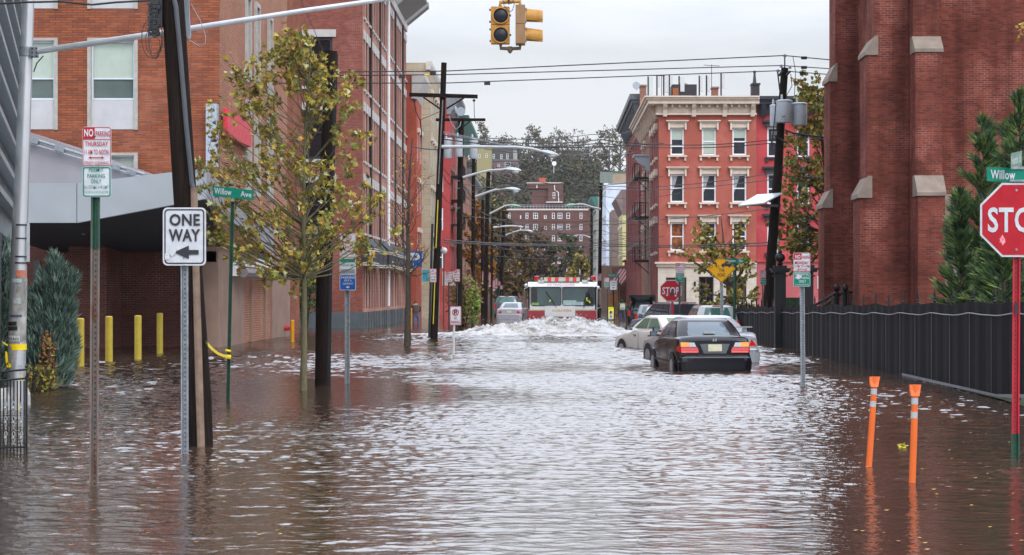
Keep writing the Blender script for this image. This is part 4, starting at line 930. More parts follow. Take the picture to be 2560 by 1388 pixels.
s = MB(); s.box(X(1330,YK), X(1408,YK), YK+3, YK+9, Z(525,YK), Z(472,YK)); s.box(X(1318,YK), X(1408,YK), YK+2.6, YK+9.4, Z(470,YK), Z(457,YK)); s.box(X(1370,YK), X(1409,YK), YK+2, YK+3.2, Z(503,YK), Z(470,YK)-.02); s.build('roof_house', B_BK, bk)
s = MB(); s.box(X(1316,YK), X(1409,YK), YK+2.5, YK+9.5, Z(457,YK)+.01, Z(454.5,YK)); s.box(X(1365,YK), X(1407,YK), YK+1.7, YK+3, Z(506,YK), Z(503,YK)); s.build('roof_house_coping', M('pale_coping',(.55,.48,.44),.8), bk)
s = MB(); s.box(X(1348,YK), X(1364,YK), YK+5, YK+6.5, Z(454,YK), Z(441,YK)); s.build('chimney', ORP, bk)
s = MB(); s.tube([(X(1386,YK),YK+1.9,Z(462,YK)),(X(1387,YK),YK+1.9,Z(474,YK)),(X(1396,YK),YK+1.9,Z(480,YK)),(X(1397,YK),YK+1.9,Z(504,YK))], .09, 5); s.tube([(X(1342,YK),YK+2.5,Z(461,YK)),(X(1342,YK),YK+2.5,Z(469,YK))], .12, 5); s.build('drainpipe', WPAINT, bk)
window(bk, (0,YK+1.95,0), UX, UY, X(1382,YK), X(1388,YK), Z(495,YK), Z(480,YK), .0, fw=.1, mf=WPAINT, mg=GL)

# ================================================================= HILL
def hz(x, y):
    t_ = min(1, max(0, (y-455)/150)); h = 37*t_*t_*(3-2*t_) + (y-600)*.02*(y > 600)
    return h + 1.5*nz(x*.03, y*.03) - .6*(t_ == 0)
vs_, fs_ = grid(-190, 190, 60, 440, 760, 50, hz)
mb = MB(); mb.add(vs_, fs_); mb.build('hill', M('hill_soil',(.035,.038,.02),.95,var=.4,scale=.2), smooth=180, kind='structure')
def hillhouse(name, lab, xa, xb, ya, yb, Y, mat, rmat=None, wl=(), wm=WPAINT, pitched=0):
    t = thing(name, lab, 'house', (X((xa+xb)/2,Y),Y,Z(yb,Y)))
    b = MB(); zt, zb_ = Z(ya,Y), Z(yb,Y)-6
    hs = [(X(a,Y),X(b2,Y),Z(d,Y),Z(c,Y)) for a,b2,c,d in wl]
    b.facade((0,Y,0), UX, UY, X(xa,Y), X(xb,Y), zb_, zt, hs, .2); b.box(X(xa,Y),X(xb,Y),Y+.3,Y+9,zb_,zt-.02); b.build('wall', mat, t)
    for h in hs: window(t, (0,Y,0), UX, UY, *h, .1, fw=.13, mf=wm, mg=GL)
    b = MB()
    if pitched: b.prism([(X(xa,Y)-.4,zt),(X(xb,Y)+.4,zt),((X(xa,Y)+X(xb,Y))/2,zt+pitched)], 'y', Y-.3, Y+9.3)
    else: b.box(X(xa,Y)-.3, X(xb,Y)+.3, Y-.3, Y+9.3, zt, zt+.35)
    b.build('roof', rmat or GYC, t)
hillhouse('hill_house', 'yellow house on the hilltop behind the transformers', 1192, 1228, 366, 418, 560, M('yellow_stucco',(.30,.26,.12),.8), wl=((1196,1201,385,395),(1214,1219,384,394)))
hillhouse('hill_house', 'dark shingled house with white windows on the hilltop under the long lamp arm', 1229, 1282, 366, 405, 575, M('dark_shingle',(.07,.06,.055),.9), wl=((1232,1237,385,397),(1251,1256,386,398),(1266,1271,384,398)))
hillhouse('hill_house', 'pink ground floor building below the dark shingled hill house', 1226, 1296, 402, 420, 570, M('pink_stucco',(.20,.13,.14),.8), wl=((1244,1250,410,417),(1262,1276,405,417)))
hillhouse('hill_house', 'low grey brick house between bare trees on the hilltop', 1404, 1452, 378, 430, 620, M('grey_brown_brick',(.13,.10,.09),.9), wl=((1418,1424,390,402),(1436,1441,388,396)))
hillhouse('hill_house', 'white gabled house end beside the dark shingled house', 1281, 1292, 374, 420, 585, M('off_white',(.5,.5,.46),.8), pitched=1.5)
rw = thing('retaining_wall', 'long tan and grey-green retaining wall below the hilltop court', 'wall', (X(1540,470),470,0))
b = MB(); b.add([(X(1497,470),470,15),(X(1532,455),455,15),(X(1532,455),455,Z(430,455)),(X(1500,470),470,Z(430,470))], [(0,1,2,3)]); b.build('end_wall', M('greenish_concrete',(.22,.25,.21),.9,scale=.6), rw)
b = MB(); b.box(X(1532,455), X(1700,455), 455, 470, -1, Z(432,455)); b.build('main_wall', M('tan_concrete',(.33,.25,.17),.9,scale=.6), rw)
b = MB(); b.box(X(1532,455), X(1700,455), 454.8, 455, Z(432,455), Z(428,455)); b.build('coping', M('green_coping',(.08,.14,.11),.8), rw)
for px_, py_, lab in ((1385.5,409,'white basketball backboard left on the hilltop court, near the hilltop centre'),(1562,408,'white basketball backboard on its pole above the retaining wall')):
    t = thing('basketball_hoop', lab, 'basketball hoop', (X(px_,520),520,Z(430,520)))
    b = MB(); b.lathe((X(px_,520),520,Z(py_,520)), [(.62,0),(.62,.06)], 12, ax='y'); b.build('backboard', WPAINT, t)
    b = MB(); b.tube([P(px_-1,py_+6,520.1), P(px_-1,py_+24,520.1)], .13, 6); b.build('pole', GREYP, t)
# ================================================================= TREES
def leafmat(name, c, v=.35):
    m = M(name, c, .6, var=v, scale=9, spec=.3)
    return m
LG = [leafmat('leaf_olive',(.33,.26,.045)), leafmat('leaf_green',(.19,.21,.045)), leafmat('leaf_gold',(.42,.27,.045)), leafmat('leaf_pale',(.45,.44,.24)), leafmat('leaf_rust',(.30,.14,.035))]
def rvec(rs):
    while True:
        v = Vector((rs.uniform(-1,1), rs.uniform(-1,1), rs.uniform(-1,1)))
        if 0 < v.length < 1: return v.normalized()
MAPLE = [(0,-.1),(.18,.05),(.5,-.02),(.34,.22),(.52,.5),(.22,.46),(0,.95),(-.22,.46),(-.52,.5),(-.34,.22),(-.5,-.02),(-.18,.05)]
def leaf(mb, p, s, rs, kind, mi, up=None):
    n = rvec(rs); a = rvec(rs)
    if up is not None: a = (a*.6 + up).normalized()
    t = (a - n*a.dot(n)).normalized(); b = n.cross(t)
    if kind == 'maple':
        k = len(MAPLE); vs = [p + (b*x + t*y + n*(-.28*abs(x)+.08*y))*s for x, y in MAPLE] + [p + t*.3*s + n*.08*s]
        mb.add(vs, [(i, (i+1) % k, k) for i in range(k)], mi)
    elif kind == 'oval':
        mb.add([p, p+(b*.3+t*.5)*s, p+t*s+n*.1*s, p+(-b*.3+t*.5)*s], [(0,1,2,3)], mi)
    elif kind == 'clump':
        mb.add([p-b*.5*s, p+t*.45*s+n*.2*s, p+b*.55*s, p-t*.5*s], [(0,1,2,3)], mi)
def twig_tree(name, lab, base, top, r0, clusters, rs, leaves, size, kind, mats, weights, bark, n_tw=5, twl=.5, cat='tree', group=None, lean=0, limb_r=.32, droop=0, start=.35):
    """clusters: list of (pos, radius)."""
    t = thing(name, lab, cat, base, group); base = Vector(base); top = Vector(top)
    tr = MB(); cr = MB(); H = (top-base).length
    pts = []; k = 9
    for i in range(k+1):
        f = i/k; q = base.lerp(top, f) + Vector((math.sin(f*5+base.x)*.015*H*f*.8, math.cos(f*4+base.x)*.012*H, 0)); pts.append(q)
    rr = [r0*(1-.9*(i/k)) + .006 for i in range(k+1)]; rr[0] *= 1.15
    tr.tube(pts, rr, 9)
    def trunk(f):
        i = min(k-1, int(f*k)); u = f*k-i; return pts[i].lerp(pts[i+1], u), rr[i]*(1-u)+rr[i+1]*u
    up = Vector((0,0,1))
    for c, rad in clusters:
        c = Vector(c)
        h = max(start, min(.93, (c.z-base.z)/H - .10 - .22*((c.x-top.x)**2+(c.y-top.y)**2)**.5/H*1.6))
        p0, ra = trunk(h); ra = max(.008, ra*limb_r*1.6)
        mid = p0.lerp(c, .5) + Vector((rs.uniform(-.1,.1), rs.uniform(-.1,.1), -.08 + droop))*(c-p0).length
        path = [p0, p0.lerp(mid,.6)*.9+p0.lerp(c,.3)*.1, mid.lerp(c,.25), mid.lerp(c,.65), c]
        tr.tube(path, [ra, ra*.8, ra*.6, ra*.4, ra*.2], 5, cap=False)
        for _ in range(n_tw):
            a = path[rs.choice((2,3,4))]; e = c + rvec(rs)*rad*rs.uniform(.6,1.1); 
            m_ = a.lerp(e,.5) + rvec(rs)*rad*.15
            tr.tube([a, m_, e], [ra*.25+.002, ra*.18+.002, .003], 3, cap=False)
            for _ in range(leaves):
                f = rs.random()**.6; q = (a.lerp(m_, f*2) if f < .5 else m_.lerp(e, f*2-1)) + rvec(rs)*rad*.30*rs.random()
                leaf(cr, q, size*rs.uniform(.6,1.25), rs, kind, rs.choices(range(len(mats)), weights)[0])
    tr.build('trunk', bark, t, smooth=60)
    if cr.v: cr.build('crown', mats, t)
    return t
rs = random.Random(21)
# ---- the big young plane tree in front
YT = 34.6
base = P(758, 976, YT); base.z = -.1; top = P(772, 100, YT)
cl = []
env = [(80,740,60),(130,690,110),(190,640,170),(250,640,200),(310,640,250),(370,640,280),(430,640,300),(480,640,330),(530,660,350),(580,660,330),(630,640,290),(680,620,240)]
n = 0
while n < 115:
    y = rs.uniform(92, 690); 
    for i in range(len(env)-1):
        if env[i][0] <= y <= env[i+1][0] or i == len(env)-2: break
    f = (y-env[i][0])/(env[i+1][0]-env[i][0]); hw = (env[i][2]*(1-f)+env[i+1][2]*f)*.5
    cxp = 722 if y < 350 else 700
    if y > 620: cxp = 720
    dx = rs.uniform(-1, 1)
    x = cxp + dx*hw*1.38
    if 600 > x and y > 690: continue
    if 835 < x < 905 and y > 560: continue
    cl.append(((X(x,YT), YT+rs.uniform(-1,1)*hw*YT/FK*.9, Z(y,YT)), rs.uniform(.22,.40))); n += 1
for x, y in ((930,470),(960,500),(905,540),(985,590),(925,610),(915,650),(560,600),(600,640),(540,560),(700,690),(520,500),(780,95),(700,105),(575,165),(545,300),(520,330),(870,190),(880,235)):
    cl.append(((X(x,YT), YT+rs.uniform(-.8,.8), Z(y,YT)), .26))
twig_tree('young_plane_tree', 'young plane tree with olive and yellowing leaves standing in the water', base, top, .058, cl, rs, 7, .112, 'maple', LG, [6,3,2.0,1.0,.5], M('green_bark',(.13,.115,.06),.9,var=.35,scale=14,bump=.6,stretch=(2,2,.5)), n_tw=4, group=None, start=.33, limb_r=.24)
# ---- bare tree next to the cross-arm pole
YT = 63.2
base = P(1018, 866, YT); base.z = -.1; top = P(1028, 345, YT); cl = []
for _ in range(34):
    y = rs.uniform(380, 690); hw = 58*min(1, (y-330)/110); x = 1024+rs.uniform(-1,1)*hw
    cl.append(((X(x,YT), YT+rs.uniform(-.7,.7), Z(y,YT)), .45))
twig_tree('bare_street_tree', 'almost bare street tree beside the cross-arm pole, a few brown leaves left', base, top, .11, cl, rs, 1, .11, 'oval', [LG[2],LG[4]], [1,1], BARKD, n_tw=5, limb_r=.22)
# ---- street tree on the corner by the yellow diamond sign
YT = 92.0
base = P(1838, 826, YT); base.z = -.1; top = P(1800, 545, YT); cl = []
for _ in range(46):
    y = rs.uniform(560, 780); x = 1795+rs.uniform(-1,1)*(100 if y > 620 else 60); 
    if y > 720 and x < 1740: continue
    cl.append(((X(x,YT), YT+rs.uniform(-1.4,1.4), Z(y,YT)), .5))
twig_tree('corner_street_tree', 'small corner street tree with olive and yellow leaves in front of the red house', base, top, .16, cl, rs, 9, .19, 'clump', LG, [4,3,3,.6,.6], BARK, n_tw=6, start=.3)
# ---- tree between pink house and church
YT = 84.0
base = Vector((X(2090,YT), YT, 0)); top = P(2050, 215, YT); cl = []
for _ in range(64):
    y = rs.uniform(215, 690); x = 2032+rs.uniform(-1,1)*(34 if y < 330 else 72) + (0 if y < 600 else 10)
    cl.append(((X(x,YT), YT+rs.uniform(-1.3,1.3), Z(y,YT)), .55))
cl += [((X(x,YT),YT,Z(y,YT)),.5) for x,y in ((1940,560),(1948,520),(1970,440),(1975,400),(1950,600),(2000,200),(2015,215),(1985,640))]
twig_tree('leaning_tree', 'tree with green and orange leaves hanging between the pink house and the church', base, top, .2, cl, rs, 10, .20, 'clump', [LG[1],LG[0],LG[4],LG[2]], [4,3,1.6,.8], BARKD, n_tw=6, start=.4, limb_r=.2)
# ---- dark tree at the notch beside the apartments and shrubs by poles
def bush(name, lab, c, rx, ry, z0, z1, n, size, kind, mats, wts, rs, cat='shrub', stem=True, lean=0, group=None):
    t = thing(name, lab, cat, (c[0], c[1], 0), group); cr = MB(); st = MB()
    for _ in range(n):
        v = rvec(rs)*rs.random()**.4; f = (v.z+1)/2
        lump = 1+.25*nz(v.x*2.1+c[0], v.y*2.1, v.z*2.1)
        p = Vector((c[0]+v.x*rx*lump+lean*f, c[1]+v.y*ry*lump, z0+(z1-z0)*f*lump))
        leaf(cr, p, size*rs.uniform(.6,1.3), rs, kind, rs.choices(range(len(mats)), wts)[0])
    for _ in range(9):
        v = rvec(rs); e = Vector((c[0]+v.x*rx*.7, c[1]+v.y*ry*.7, z0+(z1-z0)*rs.uniform(.5,.9)))
        st.tube([(c[0]+v.x*.1,c[1]+v.y*.1,-.3), ((c[0]+e.x)/2+.1*v.y,(c[1]+e.y)/2,(e.z-.3)/2), e], [.04,.03,.01], 4)
    st.build('stem', BARKD, t); cr.build('foliage', mats, t)
    return t
YT = 88
bush('dark_leaved_tree', 'dark green bushy tree in the gap beside the tan wall corner', (X(762,YT),YT), .95, .8, Z(790,YT), Z(560,YT), 1900, .2, 'oval', [LG[1],leafmat('leaf_dark',(0.038,0.079,0.032)),LG[0]], [2,4,.6], rs, cat='tree')
bush('roadside_shrub', 'reddish brown and green shrub beneath the second utility pole', (X(1160,104),104), 1.0, .8, -.1, Z(672,104), 1500, .17, 'oval', [leafmat('leaf_brownred',(0.175,0.088,0.038)),LG[1],LG[0]], [4,2,1], rs)
bush('roadside_shrub', 'bright green leafy sapling leaning right of the second utility pole', (X(1186,104),103.4), .45, .4, -.1, Z(700,104), 420, .17, 'oval', [leafmat('leaf_bright',(0.210,0.350,0.070)),LG[0]], [3,1], rs)
# ---- street trees in autumn colours further down the street (each an individual)
AUT = {'o': [leafmat('autumn_orange',(0.450,0.175,0.032)),leafmat('autumn_amber',(0.385,0.228,0.035)),LG[4],leafmat('autumn_brown',(.13,.065,.026))],
       'b': [leafmat('autumn_brown',(.13,.065,.026)),leafmat('brown_green',(.09,.075,.028)),leafmat('leaf_mid',(.065,.075,.026)),leafmat('autumn_amber',(0.385,0.228,0.035))],
       'g': [leafmat('leaf_mid',(.065,.075,.026)),leafmat('leaf_dull',(.042,.052,.022)),leafmat('brown_green',(.09,.075,.028)),LG[0]],
       'r': [leafmat('mauve_brown',(.12,.072,.055)),leafmat('autumn_brown',(.13,.065,.026)),leafmat('brown_green',(.09,.075,.028))],
       'y': [leafmat('autumn_yellow',(0.333,0.263,0.061)),LG[0],leafmat('brown_green',(.09,.075,.028))]}
def street_tree(lab, px, Y, ytop, ybot, hwpx, key, n, rs, xo=None):
    base = Vector((X(px,Y), Y, 0)); top = P(px, ytop+8, Y); cl = []
    hw = hwpx*Y/FK; k = 58
    for _ in range(k):
        y = rs.uniform(ytop, ybot); f = (y-ytop)/(ybot-ytop); wv = math.sin(math.pi*(.12+.8*f))
        x = px+rs.uniform(-1,1)*hwpx*wv
        cl.append(((X(x,Y), Y+rs.uniform(-1,1)*hw*wv*.8, Z(y,Y)), hw*.24))
    return twig_tree('street_tree', lab, base, top, .2, cl, rs, n, .38*Y/230, 'clump', AUT[key], [4,3,2,1][:len(AUT[key])], BARKD, n_tw=7, group='autumn trees lining the far street', start=.25)
ST = [('bright orange tree between the second and third poles on the left',1186,178,505,700,34,'o',8),
 ('orange brown tree just right of the third pole on the left',1212,196,560,735,30,'o',8),
 ('brown and green tree behind the sixth pole on the left',1250,215,520,760,42,'b',9),
 ('broad brown-green tree left of the fire engine roof',1290,238,575,765,48,'b',9),
 ('dark green tree directly behind the fire engine lightbar',1350,330,600,770,60,'g',9),
 ('mauve brown half bare tree in front of the apartment block',1335,300,575,690,48,'r',6),
 ('dark green tree behind the right side of the fire engine',1415,300,590,770,52,'g',9),
 ('yellowish tree at the foot of the far right pole',1452,262,640,775,34,'y',9),
 ('tall green tree in front of the left end of the apartment block',1246,340,500,700,40,'g',8)]
for s_ in ST: street_tree(s_[0], s_[1], s_[2], s_[3], s_[4], s_[5], s_[6], s_[7], rs)
# ---- hill woodland (uncountable) and ridge trees (individuals)
WOODM = [leafmat('wood_green',(.046,.050,.020)),leafmat('wood_dark',(.034,.034,.017)),leafmat('wood_olive',(.085,.066,.024)),leafmat('wood_brown',(.11,.062,.026))]
cr = MB(); rw_ = random.Random(5)
for _ in range(520):
    x = rw_.gauss(2, 26); y = rw_.uniform(458, 645)
    g = hz(x, y); H = rw_.uniform(5, 10); r = rw_.uniform(2.6, 4.6); dom = rw_.choices(range(4), [5,4,3,1.2])[0]
    cap = Z(428, y) if 1490 < VX+x*FK/y < 1600 else Z(404 if y < 590 else 386, y)
    H = min(H, cap-g)
    if 1490 < VX+x*FK/y < 1600 and y < 475: continue
    H = max(H, 2.5)
    for _ in range(190):
        v = rvec(rw_)*rw_.random()**.35; lump = 1+.35*nz(v.x*2+x, v.y*2+y, v.z*2)
        p = Vector((x+v.x*r*lump, y+v.y*r*lump, g+H*.5+v.z*H*.55*lump))
        leaf(cr, p, rw_.uniform(.45,.95), rw_, 'clump', dom if rw_.random() < .7 else rw_.randrange(4))
cr.build('woodland', WOODM, kind='stuff', label='dense mixed woodland covering the far hillside')
RG = [(1205,309,400,.9,'tall narrow poplar at the left end of the hilltop'),(1232,352,400,.5,'small leafy tree above the yellow hill house'),(1262,338,398,.7,'round half bare tree above the dark shingled house'),
 (1300,362,405,.5,'low tree right of the dark shingled hill house'),(1325,318,405,1.0,'large leafy hilltop tree left of the bare trees'),(1352,335,405,.6,'dense green tree at the foot of the large hilltop tree'),
 (1392,322,412,1.0,'wide bare hilltop tree with forked trunk'),(1420,328,415,.8,'bare spreading tree above the grey brick hill house'),(1446,330,418,.7,'tall thin bare tree right of the grey brick hill house'),
 (1470,350,420,.7,'brown hilltop tree over the court, left one'),(1495,355,424,.7,'brown hilltop tree over the court, right one'),(1522,318,424,.9,'tall sparse tree leaning left of the corner house'),
 (1550,308,424,1.0,'tallest sparse hilltop tree near the corner house cornice'),(1578,330,424,.8,'dark tree just left of the maroon brick wall'),(1180,340,400,.7,'hilltop tree behind the green cornice'),(1145,345,400,.7,'hilltop tree hidden behind the left row houses')]
for px, yt_, yb_, dens, lab in RG:
    Y = rw_.uniform(585, 640); b_ = Vector((X(px,Y), Y, hz(X(px,Y),Y)-1)); tp = P(px+rw_.uniform(-4,4), yt_+6, Y); cl = []
    nar = 'poplar' in lab; hwp = 13 if nar else 34*rw_.uniform(.85,1.1)
    for _ in range(26):
        y = rw_.uniform(yt_, yb_-8); f = (y-yt_)/(yb_-yt_); x = px+rw_.uniform(-1,1)*hwp*math.sin(math.pi*(.15+.7*f)); cl.append(((X(x,Y), Y+rw_.uniform(-3,3), Z(y,Y)), 1.7))
    twig_tree('hilltop_tree', lab, b_, tp, .38, cl, rw_, {.5:5,.6:6,.7:2,.8:2,.9:6,1.0:4}[dens], .55, 'clump', [leafmat('ridge_olive',(.115,.088,.038)),WOODM[0],WOODM[3]], [4,3,2], M('grey_bark',(.11,.095,.08),.9), n_tw=7, limb_r=.35, group='trees along the hilltop', start=.2)
# ---- conifers
def spray(mb, p, d, L_, w_, rs, mi, n=7):
    d = d.normalized()
    for _ in range(n):
        a = (d + rvec(rs)*.42).normalized(); s_ = a.cross(rvec(rs)).normalized()*w_
        q = p + rvec(rs)*L_*.25; l = L_*rs.uniform(.6,1.2)
        mb.add([q-s_, q+s_, q+a*l*.55+s_*.8, q+a*l, q+a*l*.55-s_*.8], [(0,1,2,3,4)], mi)
def juniper(lab, c, w_, dpt, z1, n, rs, cols, tips):
    t = thing('juniper_shrub', lab, 'shrub', (c[0],c[1],0)); mb = MB(); st = MB()
    for i in range(n):
        # upright plumes
        pl = tips[i % len(tips)]; f = rs.random()**.75
        bx, hx, hz_ = pl
        ang = rs.uniform(0, 2*math.pi); rad = (1-f)**.6*rs.random()**.4
        x = c[0] + bx*w_*(.25+.75*f) + math.cos(ang)*rad*w_*.50*hx; y = c[1] + math.sin(ang)*rad*dpt*.7 + (i % 3-1)*dpt*.25*(1-f)
        if mnoise.noise(Vector((x*5, y*5, f*7))) < -.22: continue
        z = .05 + f*z1*hz_
        d = Vector((math.cos(ang)*.5+bx*.3, math.sin(ang)*.5, 1.1))
        spray(mb, Vector((x,y,z)), d, .20, .010, rs, rs.choices(range(len(cols)), [3,2.2,1.4][:len(cols)])[0], 7)
    for bx, hx, hz_ in tips: st.tube([(c[0],c[1],-.3),(c[0]+bx*w_*.5,c[1],z1*.3),(c[0]+bx*w_,c[1],z1*hz_*.85)], [.05,.03,.01], 5)
    st.build('stem', BARKD, t); mb.build('foliage', cols, t)
JC = [M('juniper_blue',(.13,.20,.155),.7,var=.3), M('juniper_deep',(.05,.095,.07),.7,var=.3), M('juniper_pale',(.24,.34,.30),.7,var=.3)]
rj = random.Random(3); YJ = 35.5
juniper('blue-green juniper shrub right of the silver signal pole', (X(120,YJ),YJ), .60, .7, Z(650,YJ), 3600, rj, JC, [(-.45,1.1,.72),(-.15,1,.86),(.2,1,1.0),(.42,.8,.93),(.75,.7,.85),(.55,1.1,.66),(.62,1.1,.45),(-.1,1.5,.5),(.8,.6,.35)])
juniper('tall blue-green juniper shrub at the left picture edge behind the iron guard', (X(-25,YJ+.5),YJ+.5), .55, .7, Z(610,YJ), 2400, rj, JC, [(-.4,1.1,.8),(.1,1.1,.9),(.55,.8,1.0),(.8,.6,.75),(.7,1.1,.5)])
bush('red_leaved_shrub', 'small red and brown leaved shrub growing in front of the blue-green juniper', (X(118,34.6),34.6), .16, .2, .05, Z(815,34.6), 420, .06, 'oval', [leafmat('redleaf',(0.350,0.123,0.088)),LG[4],LG[0]], [2,2,2], rj)
bush('low_weeds', 'low brown and green weeds at the foot of the juniper', (X(105,34.2),34.2), .38, .25, -.05, Z(905,34.2), 300, .07, 'oval', [LG[0],LG[4],LG[1]], [2,1,2], rj, cat='plant')
def conifer(lab, px, Y, ytop, w_, rs, n=2600):
    t = thing('conifer_tree', lab, 'tree', (X(px,Y),Y,0), 'conifers in the churchyard'); mb = MB(); tr = MB(); H = Z(ytop,Y)
    tr.tube([(X(px,Y),Y,-.2),(X(px,Y)+.05,Y,H*.5),(X(px,Y),Y,H*.97)], [.09,.05,.012], 7)
    nb = int(H*19)
    for i in range(nb):
        f = (i+rs.random())/nb; z = .35+f*(H-.4); L_ = w_*(1-f)**.75*rs.uniform(.6,1.12)+.08; an = rs.uniform(0, 2*math.pi)
        d = Vector((math.cos(an), math.sin(an), .42+.5*f)); p0 = Vector((X(px,Y),Y,z)); e = p0+d*L_
        tr.tube([p0, p0.lerp(e,.5)-Vector((0,0,.04*L_)), e], [.014,.009,.003], 3, cap=False)
        m = max(3, int(L_*16))
        for k in range(m):
            g = .18+.82*k/m; q = p0.lerp(e, g)
            spray(mb, q, d+Vector((0,0,.1)), .19+.12*(1-g), .016, rs, rs.choices((0,1,2),(4,3,1.6))[0], 10)
    tr.build('trunk', BARKD, t); mb.build('crown', [M('conifer_green',(.075,.135,.032),.7,var=.3), M('conifer_dark',(.03,.07,.03),.7,var=.3), M('conifer_light',(.16,.22,.05),.7,var=.3)], t)
conifer('slender conifer with a thin leader left of the stop sign', 2458, 47, 300, 1.25, rj)
conifer('taller conifer partly hidden behind the stop sign', 2548, 44, 235, 1.2, rj)
conifer('short bushy conifer low in front of the slender one', 2400, 45.5, 480, .8, rj)
conifer('short conifer in front, directly behind the stop sign post', 2505, 42.5, 540, .95, rj)
# leaf sprig in top right corner
b = MB(); q = P(2558, 80, 30)
for k in range(26): leaf(b, q+rvec(rj)*.16*Vector((.5,1,1.4)).length*.5, .09, rj, 'oval', k % 2)
b.tube([q+Vector((.8,0,.3)), q], [.012,.004], 4, 0)
b.build('leafy_twig', [LG[2],LG[0]], label='sprig of yellow-brown leaves poking in at the upper right edge', cat='twig')
# ================================================================= SIGNS
MATS = dict(w=WHITE, r=RED, g=GREEN, k=BLACK, b=BLUE, y=YEL, l=LIME, s=STEEL)
def rrect(x0,x1,z0,z1,r,n=4):
    pts = []
    for cx_, cz_, a0 in ((x1-r,z1-r,0),(x0+r,z1-r,90),(x0+r,z0+r,180),(x1-r,z0+r,270)):
        for i in range(n+1): a = R(a0+90*i/n); pts.append((cx_+r*math.cos(a), cz_+r*math.sin(a)))
    return pts
def panel(parent, Y, rect, items, bg='w', border=None, r=.03, name='sign_panel', back=STEEL):
    x0,y0,x1,y1 = rect; a,b,c,d = X(x0,Y),X(x1,Y),Z(y1,Y),Z(y0,Y)
    mb = MB(); mb.prism(rrect(a,b,c,d,r), 'y', Y, Y+.004); pn = mb.build(name, MATS[bg], parent)
    lay = {}
    def L_(m): return lay.setdefault(m, MB())
    if border:
        t = border[1]*Y/FK; i0 = border[2]*Y/FK if len(border) > 2 else .004
        o = rrect(a+i0,b-i0,c+i0,d-i0,r*.8); q = rrect(a+i0+t,b-i0-t,c+i0+t,d-i0-t,r*.6); n = len(o)
        L_(border[0]).add([(p[0],Y-.004,p[1]) for p in o]+[(p[0],Y-.004,p[1]) for p in q], [(i,(i+1)%n,(i+1)%n+n,i+n) for i in range(n)])
    for it in items:
        k, m = it[0], it[1]; rx0,ry0,rx1,ry1 = it[-1]; A,B,C_,D = X(rx0,Y),X(rx1,Y),Z(ry1,Y),Z(ry0,Y)
        if k == 't': L_(m).text(it[2], A, C_, B, D, Y-.010, bold=it[3] if len(it) > 4 else .012)
        elif k == 'f': L_(m).add([(A,Y-.006,C_),(B,Y-.006,C_),(B,Y-.006,D),(A,Y-.006,D)], [(0,1,2,3)])
        elif k == 'arr':          # it[2]: 'l','r','d' (double)
            h = D-C_; mz = (C_+D)/2; hl = h*1.1; q = L_(m)
            xa = A+hl if it[2] in 'ld' else A; xb = B-hl if it[2] in 'rd' else B
            q.add([(xa,Y-.01,mz-h*.17),(xb,Y-.01,mz-h*.17),(xb,Y-.01,mz+h*.17),(xa,Y-.01,mz+h*.17)], [(0,1,2,3)])
            if it[2] in 'ld': q.add([(xa,Y-.01,C_),(xa,Y-.01,D),(A,Y-.01,mz)], [(0,1,2)])
            if it[2] in 'rd': q.add([(xb,Y-.01,C_),(B,Y-.01,mz),(xb,Y-.01,D)], [(0,1,2)])
        elif k == 'blob':
            n = 11; cx_, cz_ = (A+B)/2, (C_+D)/2
            L_(m).add([(cx_+(B-A)/2*math.cos(2*math.pi*i/n)*(1+.2*math.sin(i*2.3)),Y-.013,cz_+(D-C_)/2*math.sin(2*math.pi*i/n)*(1+.25*math.cos(i*1.7))) for i in range(n)], [tuple(range(n))])
    for m, q in lay.items(): q.build('lettering' if m != border else 'border', MATS[m], pn)
    return pn
def upost(parent, px0, py0, px1, py1, Y, wpx, mat, holes=True, name='post', dz=-.45):
    """perforated U-channel post from bottom (px0,py0) to top (px1,py1)"""
    a = Vector((X(px0,Y),Y+.02,Z(py0,Y))); b = Vector((X(px1,Y),Y+.02,Z(py1,Y)))
    d = (b-a); a2 = a + d*(dz/d.z) if dz else a
    w_ = wpx*Y/FK/2; mb = MB(); h = Vector((w_,0,0)); dp = Vector((0,.03,0))
    prof = [(-1,0),(-.62,0),(-.45,1),(.45,1),(.62,0),(1,0),(1,.12),(.7,.12),(.52,1.1),(-.52,1.1),(-.7,.12),(-1,.12)]
    vs = [a2+h*p+dp*q for p,q in prof]+[b+h*p+dp*q for p,q in prof]; n = len(prof)
    mb.add(vs, [(i,(i+1)%n,(i+1)%n+n,i+n) for i in range(n)]+[tuple(range(n-1,-1,-1)),tuple(range(n,2*n))])
    p = mb.build(name, mat, parent)
    if holes:
        hb = MB(); k = int((b-a).length/.05)
        for i in range(k):
            c = a.lerp(b, (i+.5)/k) + Vector((0,.026,0)); hb.cbox(c, w_*.28, .004, .018)
        hb.build('post_hole', BLACK, p)
    return p
def signpost(lab, px, Y, name='sign_post', cat='sign', group=None): return thing(name, lab, cat, (X(px,Y),Y,0), group)
